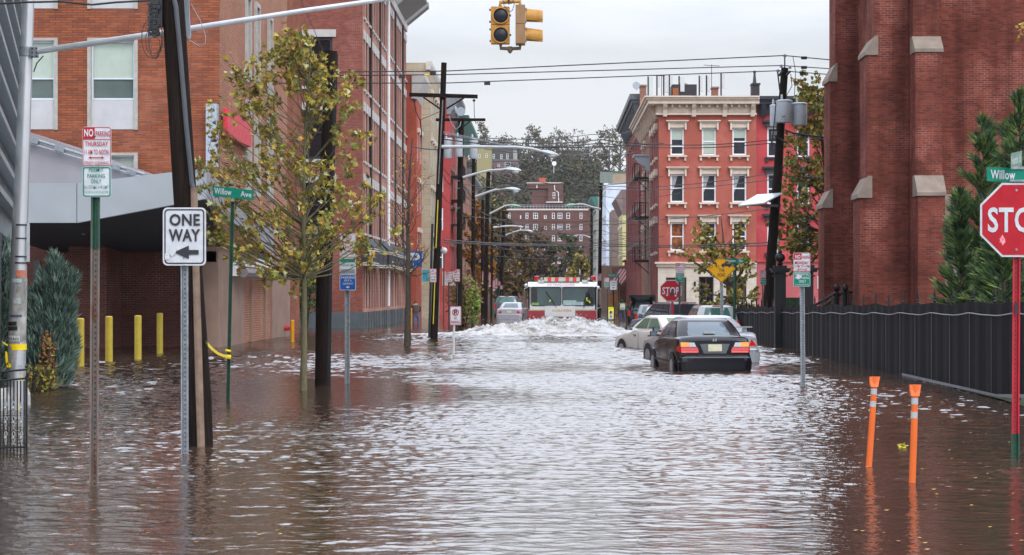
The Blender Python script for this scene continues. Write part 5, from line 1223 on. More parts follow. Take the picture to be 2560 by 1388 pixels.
# NO PARKING THURSDAY
Y = 17.3; t = signpost('no parking Thursday sign over a green permit parking sign on a rusty post', 234, Y, 'parking_sign')
upost(t, 233, 1218, 238, 390, Y, 23, RUST); upost(t, 238, 620, 238, 330, Y-.012, 21, GPOST, True, 'upper_post', 0)
panel(t, Y-.03, (206,317,278,416), [('f','r',(208,319,237,347)),('t','w','NO',.03,(211,323,234,342)),('t','r','PARKING',(240,328,276,342)),('f','r',(208,348,276,349.5)),
  ('t','r','THURSDAY',(213,354,271,366)),('t','r','11 AM TO NOON',(212,374,272,387)),('arr','r','d',(221,391,262,398)),('t','r','STREET CLEANING',.005,(211,404,272,412))], border=('r',1.5,1), r=.025)
panel(t, Y-.03, (206,416.5,278,493), [('t','g','PERMIT',(223,420,259,430)),('t','g','PARKING',(219,435,263,445)),('t','g','ONLY',(228,448,254,459)),('t','g','ALL OTHERS 4 HR LIMIT',.003,(211,464,272,472)),('t','g','VIOLATORS WILL BE BOOTED AND TOWED',0,(211,477,272,484))], border=('g',3,1.2), r=.025)
for y_ in (342,470): b = MB(); b.lathe((X(239,Y),Y-.045,Z(y_,Y)), [(.007,0),(.007,.012)], 8, ax='y'); b.build('bolt', DSTEEL, t)
# ONE WAY
Y = 20.8; t = signpost('one way sign with left arrow on a grey post beside the leaning utility pole', 461, Y, 'one_way_sign')
upost(t, 461, 1135, 460, 530, Y, 19, STEEL)
pn = panel(t, Y-.03, (407,519,515,664), [('t','k','ONE',.03,(424,535,500,565)),('t','k','WAY',.03,(422,573,501,604)),('arr','k','l',(435,614,497,648)),('blob','w',(424,618,441,640))], border=('k',3.2,4), r=.05)
for y_ in (537,645): b = MB(); b.lathe((X(461,Y),Y-.05,Z(y_,Y)), [(.006,0),(.006,.012)], 8, ax='y'); b.build('bolt', DSTEEL, t)
b = MB(); b.box(X(414,Y), X(425,Y), Y-.041, Y-.04, Z(650,Y), Z(634,Y)); b.build('sticker', M('sticker_grey',(.5,.5,.5),.6,var=.4,scale=60), pn)
# WILLOW AVE left
Y = 31.1; t = signpost('green Willow Ave street name sign on a thin dark post by the plane tree', 572, Y, 'street_name_sign')
upost(t, 569, 1002, 581, 498, Y, 9, GPOST)
def nameplate(t, Y, x0, ya, x1, yb, hh, txt, tx0, tx1, m='g', gap=None):
    """plate whose left top is (x0,ya), right top (x1,yb); slanted; txt = list of (str,u0,u1)"""
    A, B = P(x0,ya,Y), P(x1,yb,Y); Hh = hh*Y/FK; U = (B-A); b = MB()
    vs = [A, B, B-Vector((0,0,Hh)), A-Vector((0,0,Hh))]; b.add(vs+[v+Vector((0,.006,0)) for v in vs], [(0,1,2,3),(7,6,5,4),(0,4,5,1),(1,5,6,2),(2,6,7,3),(3,7,4,0)])
    pn = b.build('name_plate', MATS[m], t); l = MB()
    for s_, u0, u1, v0, v1 in txt:
        vs, fs = glyphs(s_, .02); xs=[v[0] for v in vs]; zs=[v[1] for v in vs]
        out = []
        for p,q in vs:
            u = u0+(p-min(xs))/(max(xs)-min(xs))*(u1-u0); v = v0+(q-min(zs))/(max(zs)-min(zs))*(v1-v0)
            out.append(A+U*u-Vector((0,.008,Hh*(1-v))))
        l.add(out, fs)
    l.build('lettering', WHITE, pn); return pn
nameplate(t, Y-.02, 532, 465, 634, 476, 25, [('Willow',.04,.46,.24,.86),('Ave',.68,.95,.24,.8)], 0, 0)
b = MB(); b.cbox(P(581,468,Y-.01), .10, .02, .02); b.build('bracket', STEEL, t); b = MB(); b.cbox(P(581,501,Y-.01), .05, .03, .04); b.build('bracket', STEEL, t)
b = MB(); b.tube([P(569,892,Y-.03)+Vector((-.03,0,0)), P(574,893,Y-.03)+Vector((.02,0,0))], .035, 8); b.tube([P(567,876,Y-.03)+Vector((-.02,0,0)), P(577,878,Y-.03)], .02, 6); 
tape_m = M('caution_tape',(.85,.62,.0),.45)
pts = [P(515,856,22.0), P(530,872,24.5), P(545,884,27.5), P(560,890,30), P(570,891,31.0)]
b2 = MB()
for i in range(len(pts)-1):
    a, c = pts[i], pts[i+1]; hh = Vector((0,.006,.022)); b2.add([a-hh, c-hh, c+hh, a+hh], [(0,1,2,3)]); b2.add([a-hh+Vector((0,.002,0)), c-hh+Vector((0,.002,0)), c+hh+Vector((0,.002,0)), a+hh+Vector((0,.002,0))], [(3,2,1,0)])
for q in b.v: pass
b2.v_off = 0; o_ = len(b2.v); b2.v += b.v; b2.f += [tuple(i+o_ for i in f) for f in b.f]; b2.m += b.m
b2.build('caution_tape', tape_m, label='yellow caution tape strung from the utility pole to the Willow Ave post', cat='tape')
# NO STANDING stack
Y = 37.2; t = signpost('no standing sign stacked over blue parking garage sign behind the plane tree leaves', 869, Y, 'parking_sign')
upost(t, 868, 958, 868, 590, Y, 13, STEEL)
panel(t, Y-.03, (849,583,890,644), [('t','r','NO',(862,589,879,598)),('t','r','STANDING',(854,603,887,610)),('t','r','ANY',(862,614,878,622)),('t','r','TIME',(861,626,880,631)),('arr','r','r',(854,633,885,637))], border=('r',.8,1), r=.02)
panel(t, Y-.03, (849,645,890,686), [('f','g',(851,647,888,656)),('f','s',(851,673,888,684)),('t','g','4 HOUR LIMIT',.005,(853,660,887,666))], r=.02)
panel(t, Y-.03, (849,686.5,890,726), [('t','w','PARKING',.015,(853,691,887,697)),('t','w','4TH ST. &',(860,699,879,704)),('t','w','CLINTON ST',(857,707,883,712)),('arr','w','l',(864,715,874,721))], bg='b', border=('w',1.2,.2), r=.03)
# small NO PARKING on thin post
Y = 53.8; t = signpost('small white no parking sign with struck-out P on a thin pale post in mid street', 1135, Y, 'parking_sign')
b = MB(); b.tube([(X(1133,Y),Y+.03,-.4),(X(1136,Y),Y+.03,Z(770,Y))], .032, 6); b.build('post', M('pale_post',(.5,.52,.5),.5), t)
pn = panel(t, Y-.03, (1125,766,1153,813), [('t','k','P',.03,(1135,776,1143,786)),('t','r','NO',(1135,793,1143,799)),('t','r','PARKING',(1128,802,1150,809))], border=('r',.9,.6), r=.02)
b = MB(); c_ = Vector((X(1139,Y),Y-.042,Z(781,Y))); n = 20
b.add([c_+Vector((math.cos(2*math.pi*i/n)*.094,0,math.sin(2*math.pi*i/n)*.094)) for i in range(n)]+[c_+Vector((math.cos(2*math.pi*i/n)*.072,0,math.sin(2*math.pi*i/n)*.072)) for i in range(n)], [(i,(i+1)%n,(i+1)%n+n,i+n) for i in range(n)])
b.cbox(c_, .15, .001, .018, 0, Matrix.Rotation(R(45),3,'Y')); b.build('prohibition_ring', RED, pn)
# MONDAY sign
Y = 36.0; t = signpost('no parking Monday sign over green residential parking panel on steel post in the water', 2008, Y, 'parking_sign')
upost(t, 2008, 965, 2005, 640, Y, 12, STEEL)
panel(t, Y-.03, (1983,632,2026,680), [('f','r',(1985,634,2004,649)),('t','w','NO',.03,(1988,637,2001,647)),('t','r','PARKING',(2005.5,639,2024,647)),('t','r','MONDAY',(1987,653,2022,661)),('t','r','2 PM TO 4 PM',(1987,663,2023,669)),('arr','r','d',(1993,671,2018,674.5)),('t','r','STREET CLEANING',0,(1987,675,2022,678.5))], border=('r',.9,.7), r=.03)
panel(t, Y-.03, (1983,680.3,2026,717), [('t','w','RESIDENTIAL',(1987,683,2022,689)),('t','w','PERMIT PARKING',(1987,692,2023,698)),('t','w','ONLY',(1997,700,2015,707)),('t','w','VIOLATORS WILL BE BOOTED AND TOWED',0,(1988,710,2022,714)),('blob','w',(1990,686,2004,698))], bg='g', border=('w',.9,.5), r=.03)
# STOP right + Willow + Fourth St
Y = 20.4; t = signpost('large red stop sign on a red and green post at the right edge', 2541, Y, 'stop_sign')
upost(t, 2540, 1085, 2543, 640, Y, 19, M('red_post',(.40,.008,.022),.45), True, 'post', 0); upost(t, 2540, 1143, 2540, 1085, Y-.004, 21, GPOST, True, 'lower_post')
upost(t, 2543, 640, 2543, 440, Y, 12, STEEL, False, 'upper_post', 0)
b = MB(); b.cbox(P(2541,770,Y-.005), .035,.01,.12); b.build('post_hole', BLACK, t)
def octo(t, px, py, hw, Y, scr=True):
    c = P(px,py,Y-.03); r = hw*Y/FK/math.cos(R(22.5)); k = 8
    o = [(c.x+r*math.cos(R(22.5+45*i)), c.z+r*math.sin(R(22.5+45*i))) for i in range(8)]
    b = MB(); b.prism(o, 'y', Y-.03, Y-.026); pn = b.build('octagon_panel', WHITE, t)
    b = MB(); q = [(c.x+r*.945*math.cos(R(22.5+45*i)), Y-.034, c.z+r*.945*math.sin(R(22.5+45*i))) for i in range(8)]; b.add(q, [tuple(range(8))]); b.build('red_field', RED, pn)
    b = MB(); w_ = hw*Y/FK; b.text('STOP', c.x-w_*.80, c.z-w_*.34, c.x+w_*.80, c.z+w_*.34, Y-.040, bold=.022); b.build('lettering', WHITE, pn)
    if scr:
        for s_ in (w_*.80,-w_*.80): b = MB(); b.lathe((c.x-.01,Y-.045,c.z+s_), [(.013,0),(.013,.012)], 10, ax='y'); b.build('bolt', STEEL, pn)
    return pn
pn = octo(t, 2543, 550, 92.5, Y)
b = MB(); c_ = P(2506,601,Y-.037); n = 12; b.add([c_+Vector((math.cos(2*math.pi*i/n)*.030*(1+.3*math.sin(3*i)),0,math.sin(2*math.pi*i/n)*.045*(1+.3*math.cos(2*i)))) for i in range(n)], [tuple(range(n))]); b.build('scuff_mark', M('pink_scuff',(.75,.25,.28),.5,var=.5,scale=40), pn)
nameplate(t, Y-.03, 2467, 418, 2600, 422, 35, [('Willow',.07,.53,.16,.82),('Ave',.74,.97,.16,.82)], 0, 0)
b = MB(); b.cbox(P(2543,452,Y-.03), .16,.03,.02); b.build('bracket', STEEL, t); b = MB(); b.cbox(P(2544,420,Y-.03), .13,.03,.03); b.build('bracket', STEEL, t)
q0, q1 = P(2527,384,Y-.5), P(2600,362,Y+1.0)
b = MB(); A, B = Vector((X(2527,Y-.2),Y-.2,Z(384,Y-.2))), Vector((X(2527,Y-.2)+.42,Y+.75,Z(384,Y-.2)+.0)); hh = Vector((0,0,.165))
B = Vector((X(2590,Y),Y+.6,Z(366,Y))); b.add([A,B,B-hh,A-hh], [(0,1,2,3)]); b.add([A+Vector((0,.01,0)),B+Vector((0,.01,0)),B-hh+Vector((0,.01,0)),A-hh+Vector((0,.01,0))], [(3,2,1,0)])
pn = b.build('name_plate', M('worn_green_sign',(.10,.24,.19),.3), t)
vs, fs = glyphs('Fourth  St', .02); xs=[v[0] for v in vs]; zs=[v[1] for v in vs]; l = MB()
l.add([A+(B-A)*(.06+.84*(p-min(xs))/(max(xs)-min(xs)))-hh*(1-(.25+.55*(q-min(zs))/(max(zs)-min(zs))))-Vector((.002,.006,0)) for p,q in vs], fs); l.build('lettering', M('worn_white',(.45,.52,.5),.5), pn)
# yellow diamond
Y = 62; t = signpost('yellow diamond share the road sign with cyclist and car symbols', 1805, Y, 'share_road_sign')
upost(t, 1806, 868, 1803, 660, Y, 8, STEEL)
c_ = P(1803,672,Y-.03); w_ = 36*Y/FK
def dia(w_, y, m, nm, par):
    b = MB(); r = .05; b.add([(c_.x-w_,y,c_.z),(c_.x-w_+r,y,c_.z-r),(c_.x-r,y,c_.z-w_+r),(c_.x,y,c_.z-w_-.005),(c_.x+r,y,c_.z-w_+r),(c_.x+w_-r,y,c_.z-r),(c_.x+w_,y,c_.z),(c_.x+w_-r,y,c_.z+r),(c_.x+r,y,c_.z+w_-r),(c_.x,y,c_.z+w_+.005),(c_.x-r,y,c_.z+w_-r),(c_.x-w_+r,y,c_.z+r)], [tuple(range(12))]); return b.build(nm, m, par)
dn = dia(w_, Y-.03, YEL, 'diamond_panel', t); dia(w_*.95, Y-.033, BLACK, 'border', dn); dia(w_*.91, Y-.036, YEL, 'yellow_field', dn)
b = MB()
for s_, r_ in (('SHARE',(1791,640,1816,649)),('THE',(1797,672,1811,680)),('ROAD',(1794,683,1813,692))): b.text(s_, X(r_[0],Y), Z(r_[3],Y), X(r_[2],Y), Z(r_[1],Y), Y-.042, bold=.02)
b.build('lettering', BLACK, dn)
b = MB(); n = 14
for cx_ in (1778, 1794):
    q = P(cx_,667,Y-.042); b.add([q+Vector((math.cos(2*math.pi*i/n)*.052,0,math.sin(2*math.pi*i/n)*.052)) for i in range(n)]+[q+Vector((math.cos(2*math.pi*i/n)*.036,0,math.sin(2*math.pi*i/n)*.036)) for i in range(n)], [(i,(i+1)%n,(i+1)%n+n,i+n) for i in range(n)])
def poly(b, pts, y=Y-.042): b.add([(X(p[0],Y), y, Z(p[1],Y)) for p in pts], [tuple(range(len(pts)))])
poly(b, [(1780,655),(1783,653),(1790,657),(1788,661),(1783,660)]); poly(b, [(1779,652),(1782,651),(1783,654),(1780,655)]); poly(b, [(1788,657),(1791,656),(1792,664),(1788,667),(1786,665),(1789,663)])
poly(b, [(1803,664),(1804,660),(1811,658),(1829,660),(1829,666),(1803,666)]); poly(b, [(1811,658),(1813,654),(1820,654),(1821,658)])
for cx_ in (1808, 1823): poly(b, [(cx_+2.6*math.cos(a*.7), 666.5+2.6*math.sin(a*.7)) for a in range(9)])
b.build('symbol', BLACK, dn)
# Clinton St post
Y = 66; t = signpost('green Clinton St street name sign half hidden behind the yellow diamond', 1836, Y, 'street_name_sign')
b = MB(); b.tube([(X(1834,Y),Y,-.4),(X(1838,Y),Y,Z(645,Y))], .05, 8); b.build('post', GPOST, t)
nameplate(t, Y-.06, 1800, 646, 1862, 647.5, 11, [('Clinton',.10,.62,.22,.85),('St',.76,.93,.22,.85)], 0, 0)
# far stop sign
Y = 72; t = signpost('red stop sign with stickers on a red post behind the parked cars', 1680, Y, 'stop_sign')
b = MB(); b.box(X(1681,Y)-.045, X(1681,Y)+.045, Y, Y+.05, -.4, Z(740,Y)); b.build('post', M('red_post',(.40,.008,.022),.45), t)
pn = octo(t, 1677, 727, 26.5, Y, False)
b = MB(); poly2 = [(1673,741),(1680,722),(1683,726),(1686,736)]; b.add([(X(p[0],Y),Y-.045,Z(p[1],Y)) for p in poly2], [(0,1,2,3)]); b.build('dark_sticker', DSTEEL, pn)
b = MB(); [b.box(X(a,Y),X(a+5,Y),Y-.046,Y-.045,Z(c+4,Y),Z(c,Y)) for a,c in ((1665,736),(1686,737))]; b.build('sticker', M('sticker_grey',(.5,.5,.5),.6,var=.4,scale=60), pn)
# small red/green parking sign near far stop
def parksign(lab, px, Y, rect, split, postc=GPOST, base=None, grp='parking signs along the street', big='NO', post=True, g=1):
    t = signpost(lab, px, Y, 'parking_sign', group=grp); x0,y0,x1,y1 = rect; w_ = x1-x0; h1 = split-y0
    b = MB(); b.tube([(X(px,Y),Y+.03,-.4),(X(px,Y),Y+.03,Z(y0+2,Y))], .035, 5); b.build('post', postc, t)
    it = [('f','r',(x0+.6,y0+.6,x0+w_*.46,y0+h1*.30)),('t','w','NO',(x0+w_*.08,y0+h1*.07,x0+w_*.40,y0+h1*.25)),('t','r','PARKING',(x0+w_*.5,y0+h1*.1,x1-1,y0+h1*.25)),('t','r','MONDAY',(x0+w_*.1,y0+h1*.38,x1-w_*.1,y0+h1*.52)),('t','r','9 AM TO 10 AM',(x0+w_*.1,y0+h1*.6,x1-w_*.1,y0+h1*.72)),('arr','r','d',(x0+w_*.2,y0+h1*.80,x1-w_*.2,y0+h1*.9))]
    panel(t, Y-.03, (x0,y0,x1,split), it, border=('r',.8,.2), r=.02)
    if g == 1: panel(t, Y-.03, (x0,split+.3,x1,y1), [('t','w','RESIDENTIAL',(x0+w_*.1,split+3,x1-w_*.1,split+6)),('t','w','PARKING',(x0+w_*.1,split+8,x1-w_*.1,split+11)),('t','w','ONLY',(x0+w_*.3,split+12.5,x1-w_*.3,split+15.5))], bg='g', border=('w',.4,.2), r=.02)
    if g == 2: panel(t, Y-.03, (x0,split+.3,x1,y1), [('f','r',(x0,split+1,x1,split+(y1-split)*.4)),('t','r','TOW ZONE',(x0+1,split+(y1-split)*.55,x1-1,split+(y1-split)*.8))], r=.02)
    return t
parksign('red-lettered parking sign with green panel, overlapping the far stop sign', 1699, 68, (1689,658,1711,704), 683, DSTEEL)
parksign('parking sign with green panel just left of the solar-panel pole foot', 1907, 76, (1901,676,1915,712), 695, RUST)
parksign('parking sign with green panel right of the fire engine, beside the thin pole', 1519, 118, (1510,694,1523,717), 706, DSTEEL)
parksign('parking sign on a black post before the shrub on the left', 1122, 84, (1114,679,1131,706), 705.5, BLACK, g=0)
parksign('tow zone parking sign stack on the second utility pole', 1143, 100, (1136,673,1150,705), 704, DSTEEL, g=2)
parksign('tall parking sign stack with red band, at the third pole on the left', 1183, 128, (1176,678,1188,717), 706, GPOST, g=2)
parksign('parking sign stack on a green post left of the fourth pole', 1209, 150, (1205,678,1213,711), 702, GPOST, g=2)
parksign('parking sign immediately right of the fourth pole', 1225, 156, (1222,682,1227,717), 709, GPOST, g=2)
parksign('short parking sign right of the fourth pole behind another', 1230, 168, (1226,697,1231,712), 711.5, GPOST, g=0)
parksign('parking sign with pale middle, second right of the fourth pole', 1236, 172, (1232,700,1238,727), 720, GPOST, g=2)
parksign('tall parking sign, third right of the fourth pole', 1241, 178, (1238,696,1244,721), 714, GPOST, g=2)
parksign('small red parking sign left of the fifth pole', 1248, 186, (1245,703,1251,715), 714.6, GPOST, g=0)
parksign('lowest small parking sign at the fifth pole foot', 1253, 180, (1250,713,1257,724), 723.6, GPOST, g=0)
parksign('grey-backed small sign on the thin right-hand pole', 1500, 149, (1494,684,1504,703), 702.6, DSTEEL, g=0)
Y = 71; t = signpost('no parking sign fixed on the cross-arm pole', 1083, Y, 'parking_sign'); panel(t, Y, (1075,672,1091,706), [('t','r','NO',(1080,675,1086,680)),('t','r','PARKING',(1077,683,1089,687)),('t','r','ANY TIME',(1077,691,1089,695)),('arr','k','d',(1077,698,1089,702))], border=('r',.7,.3), r=.02)
b = MB(); b.box(X(1079,Y),X(1087,Y),Y+.005,Y+.06,Z(700,Y),Z(678,Y)); b.build('bracket', STEEL, t)
Y = 112; t = signpost('blank white board behind the small parking sign on the left', 1122, Y, 'blank_board', 'board'); b = MB(); b.box(X(1106,Y),X(1139,Y),Y,Y+.05,Z(714,Y),Z(679,Y)); b.build('panel', M('board_grey',(.45,.47,.44),.6), t); b = MB(); b.tube([(X(1122,Y),Y+.1,-.4),(X(1122,Y),Y+.1,Z(690,Y))], .04, 5); b.build('post', GPOST, t)
# far ONE WAY, GRAND ST, lime crossing sign
Y = 128; t = signpost('small one way sign with left arrow right of the fire engine', 1533, Y, 'one_way_sign')
b = MB(); b.tube([(X(1534,Y),Y+.03,-.4),(X(1534,Y),Y+.03,Z(704,Y))], .05, 5); b.build('post', WOOD, t)
panel(t, Y-.03, (1525,702,1542,725), [('t','k','ONE',.03,(1528,704.5,1539,709.5)),('t','k','WAY',.03,(1528,711,1539.5,716)),('arr','k','l',(1529,717.5,1539,722))], border=('k',.5,.5), r=.03)
Y = 176; t = signpost('green Grand St name sign hanging on the shop corner', 1533, Y, 'street_name_sign'); b = MB(); b.tube([(X(1546,Y),Y,-.4),(X(1546,Y),Y,Z(684,Y))], .05, 5); b.build('post', GPOST, t); nameplate(t, Y-.05, 1519, 684, 1547, 684, 10, [('GRAND ST',.05,.93,.25,.8)], 0, 0)
Y = 126; t = signpost('lime yellow pedestrian crossing sign standing in the water', 1527, Y, 'crossing_sign'); panel(t, Y, (1521,768,1534,798), [('f','w',(1523,777,1532,798)),('blob','r',(1524,777,1531,785)),('blob','k',(1526,788,1529,795)),('t','k','STATE LAW',0,(1523,770,1532,773))], bg='l', r=.04)
b = MB(); b.box(X(1522,Y),X(1533,Y),Y,Y+.25,-.4,-.01); b.build('base', BLACK, t)
# ================================================================= POLES
def upole(lab, pts, r0, r1, Y, mat=WOOD, name='utility_pole', grp=None):
    w0 = [P(a,b,Y) for a,b in pts]; w0[0].z = min(w0[0].z, -.4)
    t = thing(name, lab, 'utility pole' if name == 'utility_pole' else 'pole', (w0[0].x,Y,0), grp); k = len(w0)
    b = MB(); b.tube(w0, [r0+(r1-r0)*i/(k-1) for i in range(k)], 14); b.build('pole', mat, t, smooth=60); return t
# 1 big leaning pole
Y = 22.1; t = upole('big leaning dark wooden utility pole behind the one way sign', [(505,1190),(499,1000),(478,700),(462,480),(447,240),(432,0),(420,-190)], .140, .125, Y)
b = MB(); b.tube([P(427,-40,Y-.15),P(440,20,Y-.15),P(452,150,Y-.15),P(466,320,Y-.15),P(480,460,Y-.15),P(486,480,Y-.15)], .028, 8); b.build('conduit', M('black_conduit',(.05,.055,.065),.4), t)
b = MB(); b.tube([P(485,470,Y-.16),P(489,640,Y-.16),P(496,900,Y-.16),P(503,1130,Y-.16)], [.040,.040,.045,.045], 8); b.build('guard_pipe', M('weathered_pipe',(.20,.13,.09),.7,var=.4,scale=5), t)
b = MB()
for z_ in range(8): b.cbox(P(388+1.2*math.sin(z_*2),8+z_*11,Y-.1), .10+.03*math.sin(z_*1.7), .1, .045)
b.cbox(P(397,30,Y-.08), .09, .08, .34)
for k in range(16): b.cbox(P(374+ (k*13)%26, 12+k*5.2,Y-.14), .04, .05, .03, 0, Matrix.Rotation(k,3,'Y'))
b.build('cable_splice', WIRE, t)
b = MB()
for cx_, cy_, rx_, ry_ in ((381,95,27,52),(384,102,20,38),(388,90,17,58),(386,112,14,22)):
    b.tube([P(cx_+rx_*math.sin(a*.45),cy_-0+ry_*math.cos(a*.45)*-1 if False else cy_+ry_*math.cos(a*.45),Y-.2-.01*a) for a in range(15)], .0045, 4)
b.build('coiled_cable', WIRE, t)
b = MB(); g2_ = MB()
for k in range(6): g2_.tube([P(452+k*3.6,-30,Y+.1),P(456+k*3.4,40,Y+.1),P(466+k*2,88,Y+.05),P(470+k*.8,98,Y+.02)], .008, 4)
g2_.tube([P(478,10,Y-.1),P(500,50,Y-.1),P(514,90,Y-.1),P(513,108,Y-.1),P(500,116,Y-.1),P(472,100,Y-.1)], .004, 4); g2_.build('hanging_cable', M('cable_grey',(.22,.25,.28),.5), t)
# 2 dark pole behind plane tree
Y = 36.4; t = upole('thick black stub pole standing behind the plane tree', [(803,1030),(805,963),(808,700),(815,500),(821,300),(828,128)], .142, .115, Y)
b = MB(); b.tube([P(819,980,Y-.02),P(823,700,Y-.02),P(830,400,Y-.02),P(838,135,Y-.02)], .055, 8); b.build('cable_guard', IRON, t)
# 3 cross-arm pole
Y = 72.4; t = upole('tall utility pole with wooden cross-arm and long lamp arm on the left', [(1083,870),(1085,848),(1092,640),(1100,420),(1105,300),(1110,157)], .15, .105, Y)
b = MB(); b.tube([P(1073,845,Y-.1),P(1081,560,Y-.1)], .05, 6); b.build('guard_pipe', DSTEEL, t)
b = MB(); b.tube([P(1083,810,Y-.16),P(1087,705,Y-.16)], .022, 6); b.tube([P(1090,620,Y-.16),P(1095,500,Y-.16)], .022, 6); b.build('yellow_guard', M('yellow_guard',(.55,.48,.05),.5), t)
b = MB(); b.tube([P(1096,460,Y-.16),P(1107,250,Y-.16)], .025, 6); b.build('conduit', STEEL, t)
b = MB(); A, B = P(1023,235,Y-.16), P(1194,240,Y-.16); b.add([A+Vector((0,0,.05)),B+Vector((0,0,.05)),B-Vector((0,0,.09)),A-Vector((0,0,.09))]+[v+Vector((0,.12,0)) for v in (A+Vector((0,0,.05)),B+Vector((0,0,.05)),B-Vector((0,0,.09)),A-Vector((0,0,.09)))], [(0,1,2,3),(7,6,5,4),(0,4,5,1),(1,5,6,2),(2,6,7,3),(3,7,4,0)])
b.tube([P(1058,243,Y-.16),P(1100,272,Y-.1)], .03, 4); b.tube([P(1160,245,Y-.16),P(1116,272,Y-.1)], .03, 4); b.build('cross_arm', WOOD, t)
b = MB(); b.lathe(P(1034,245,Y-.12), [(.03,0),(.06,-.05),(.03,-.10)], 8); b.lathe(P(1185,248,Y-.12), [(.03,0),(.06,-.05),(.03,-.10)], 8); b.build('insulator', DSTEEL, t)
b = MB(); b.tube([P(1185,250,Y),P(1186,290,Y),P(1190,310,Y)], .012, 4); b.tube([P(1034,248,Y),P(1040,280,Y),P(1050,300,Y),P(1054,330,Y),P(1052,380,Y)], .02, 4); b.tube([P(1050,300,Y),P(1075,290,Y),P(1097,280,Y)], .012, 4); b.build('drop_wire', WIRE, t)
# lamp arms: (pole base, Y, [(x,y)...], head rect, green)
def lamp(t, Y, pts, hd, r=.04, mat=None, brace=None, flip=1):
    x0,y0,x1,y1 = hd; b = MB(); b.tube([P(a,c,Y) for a,c in pts], [r*1.25]+[r]*(len(pts)-1), 8); arm = b.build('lamp_arm', M('lamp_arm_grey',(.46,.48,.48),.45,.3,var=.1), t, smooth=60)
    if brace: b = MB(); [b.tube([P(a,c,Y) for a,c in br], .012, 4) for br in brace]; b.build('brace_rod', STEEL, arm)
    b = MB(); A, B = P(x0,y0,Y), P(x1,y1,Y); L_ = (B-A).length; d = (B-A).normalized(); up_ = Vector((0,0,1))
    prof = [(0,.09,.05),(.12,.16,.09),(.4,.24,.15),(.7,.26,.15),(.92,.17,.09),(1,.05,.03)]
    k = len(prof); n = 10; vs = []
    sc = L_/.78
    for f, wd, ht in prof:
        for j in range(n):
            a = 2*math.pi*j/n; z_ = math.sin(a)*ht*(1 if math.sin(a) > 0 else .5)*sc*.8
            vs.append(A+d*(f*L_)+Vector((0,math.cos(a)*wd*.55*sc,z_)))
    fs = [(i*n+j,i*n+(j+1)%n,(i+1)*n+(j+1)%n,(i+1)*n+j) for i in range(k-1) for j in range(n)]+[tuple(range(n)),tuple((k-1)*n+j for j in range(n-1,-1,-1))]
    b.add(vs, fs); h = b.build('lamp_head', mat or M('lamp_head_grey',(.48,.53,.56),.4,.1,var=.08), arm, smooth=50)
    if mat is None:
        b = MB(); c = A+d*L_*.68-Vector((0,0,.05*sc)); b.ball((c.x,c.y,c.z), .15*sc, 1.15, .9, .75, 12); b.build('lamp_lens', M('lamp_glass',(.55,.56,.54),.15,var=.1), h, smooth=80) if False else b.build('lamp_lens', M('lamp_glass',(.55,.56,.54),.15,var=.1), arm, smooth=80)
GH = M('green_lamp_head',(.22,.42,.32),.5,var=.1)
lamp(t, 72.2, [(1104,367),(1200,367),(1290,368),(1330,372),(1352,378)], (1350,378,1398,390), .055, brace=[[(1108,330),(1200,348),(1286,368)],[(1108,333),(1200,351),(1286,369)]])
# 4 transformer pole
def cans(t, Y, L_, m=None):
    for x0,x1,y0,y1,dy in L_:
        cx_ = X((x0+x1)/2,Y); r = (x1-x0)/2*Y/FK; b = MB(); z0, z1 = Z(y1,Y), Z(y0,Y)
        b.lathe((cx_,Y+dy,0), [(r*.93,z0),(r,z0+.03),(r,z1-.06),(r*1.07,z1-.055),(r*1.07,z1-.02),(r*.8,z1+.02),(.02,z1+.04)], 18); c = b.build('transformer_can', M('transformer_grey',(.44,.49,.53),.45,var=.08,scale=3), t, smooth=40)
        b = MB(); b.lathe((cx_-r*.3,Y+dy,z1+.01), [(.05,0),(.04,.06),(.055,.08),(.035,.14),(.05,.16),(.03,.24)], 8); b.build('bushing', M('porcelain',(.5,.52,.52),.3), c)
Y = 103; t = upole('second utility pole on the left carrying three grey transformer cans', [(1147,830),(1148,760),(1149,600),(1151,450),(1153,300)], .17, .15, Y)
cans(t, Y, [(1108,1132,348,397,-.3),(1138,1158,346,394,-.55),(1174,1194,348,397,-.2)])
b = MB(); A = P(1090,303,Y-.2); b.box(X(1090,Y),X(1214,Y),Y-.28,Y-.16,Z(304,Y),Z(297,Y)); b.tube([P(1175,303,Y-.2),P(1155,320,Y-.15)],.03,4); b.box(X(1130,Y),X(1196,Y),Y-.1,Y,Z(372,Y),Z(369,Y)); b.build('cross_arm', WOOD, t)
b = MB(); b.tube([P(1153,300,Y-.2),P(1150,315,Y-.3),P(1140,324,Y-.3),P(1130,312,Y-.3),P(1122,290,Y-.3)], .03, 5); b.build('grey_loop', M('cable_grey',(.22,.25,.28),.5), t)
lamp(t, 102.8, [(1157,444),(1190,434),(1225,426),(1260,424)], (1258,423,1303,427), .06)
t2 = thing('satellite_dish', 'round white satellite dish on the pole top above the transformers', 'dish', (X(1152,118),118,Z(292,118)))
b = MB(); b.lathe((X(1152,118),118,Z(279,118)), [(.01,.14),(.18,.07),(.28,0),(.26,0)], 14, ax='y'); b.build('reflector', GREYP, t2); b = MB(); b.tube([P(1152,280,118.1),P(1152,294,118.1)], .04, 4); b.build('mount', DSTEEL, t2)
t2 = thing('satellite_dish', 'smaller side-on satellite dish left of the round one', 'dish', (X(1139,118),118,Z(292,118)))
b = MB(); b.ball((X(1139,118),118,Z(275,118)), .2, .45,.6,1.1, 10); b.build('reflector', GREYP, t2); b = MB(); b.tube([P(1139,276,118),P(1129,278,117.6)], .02, 4); b.tube([P(1139,276,118.1),P(1141,293,118.1)], .03, 4); b.build('mount', DSTEEL, t2)
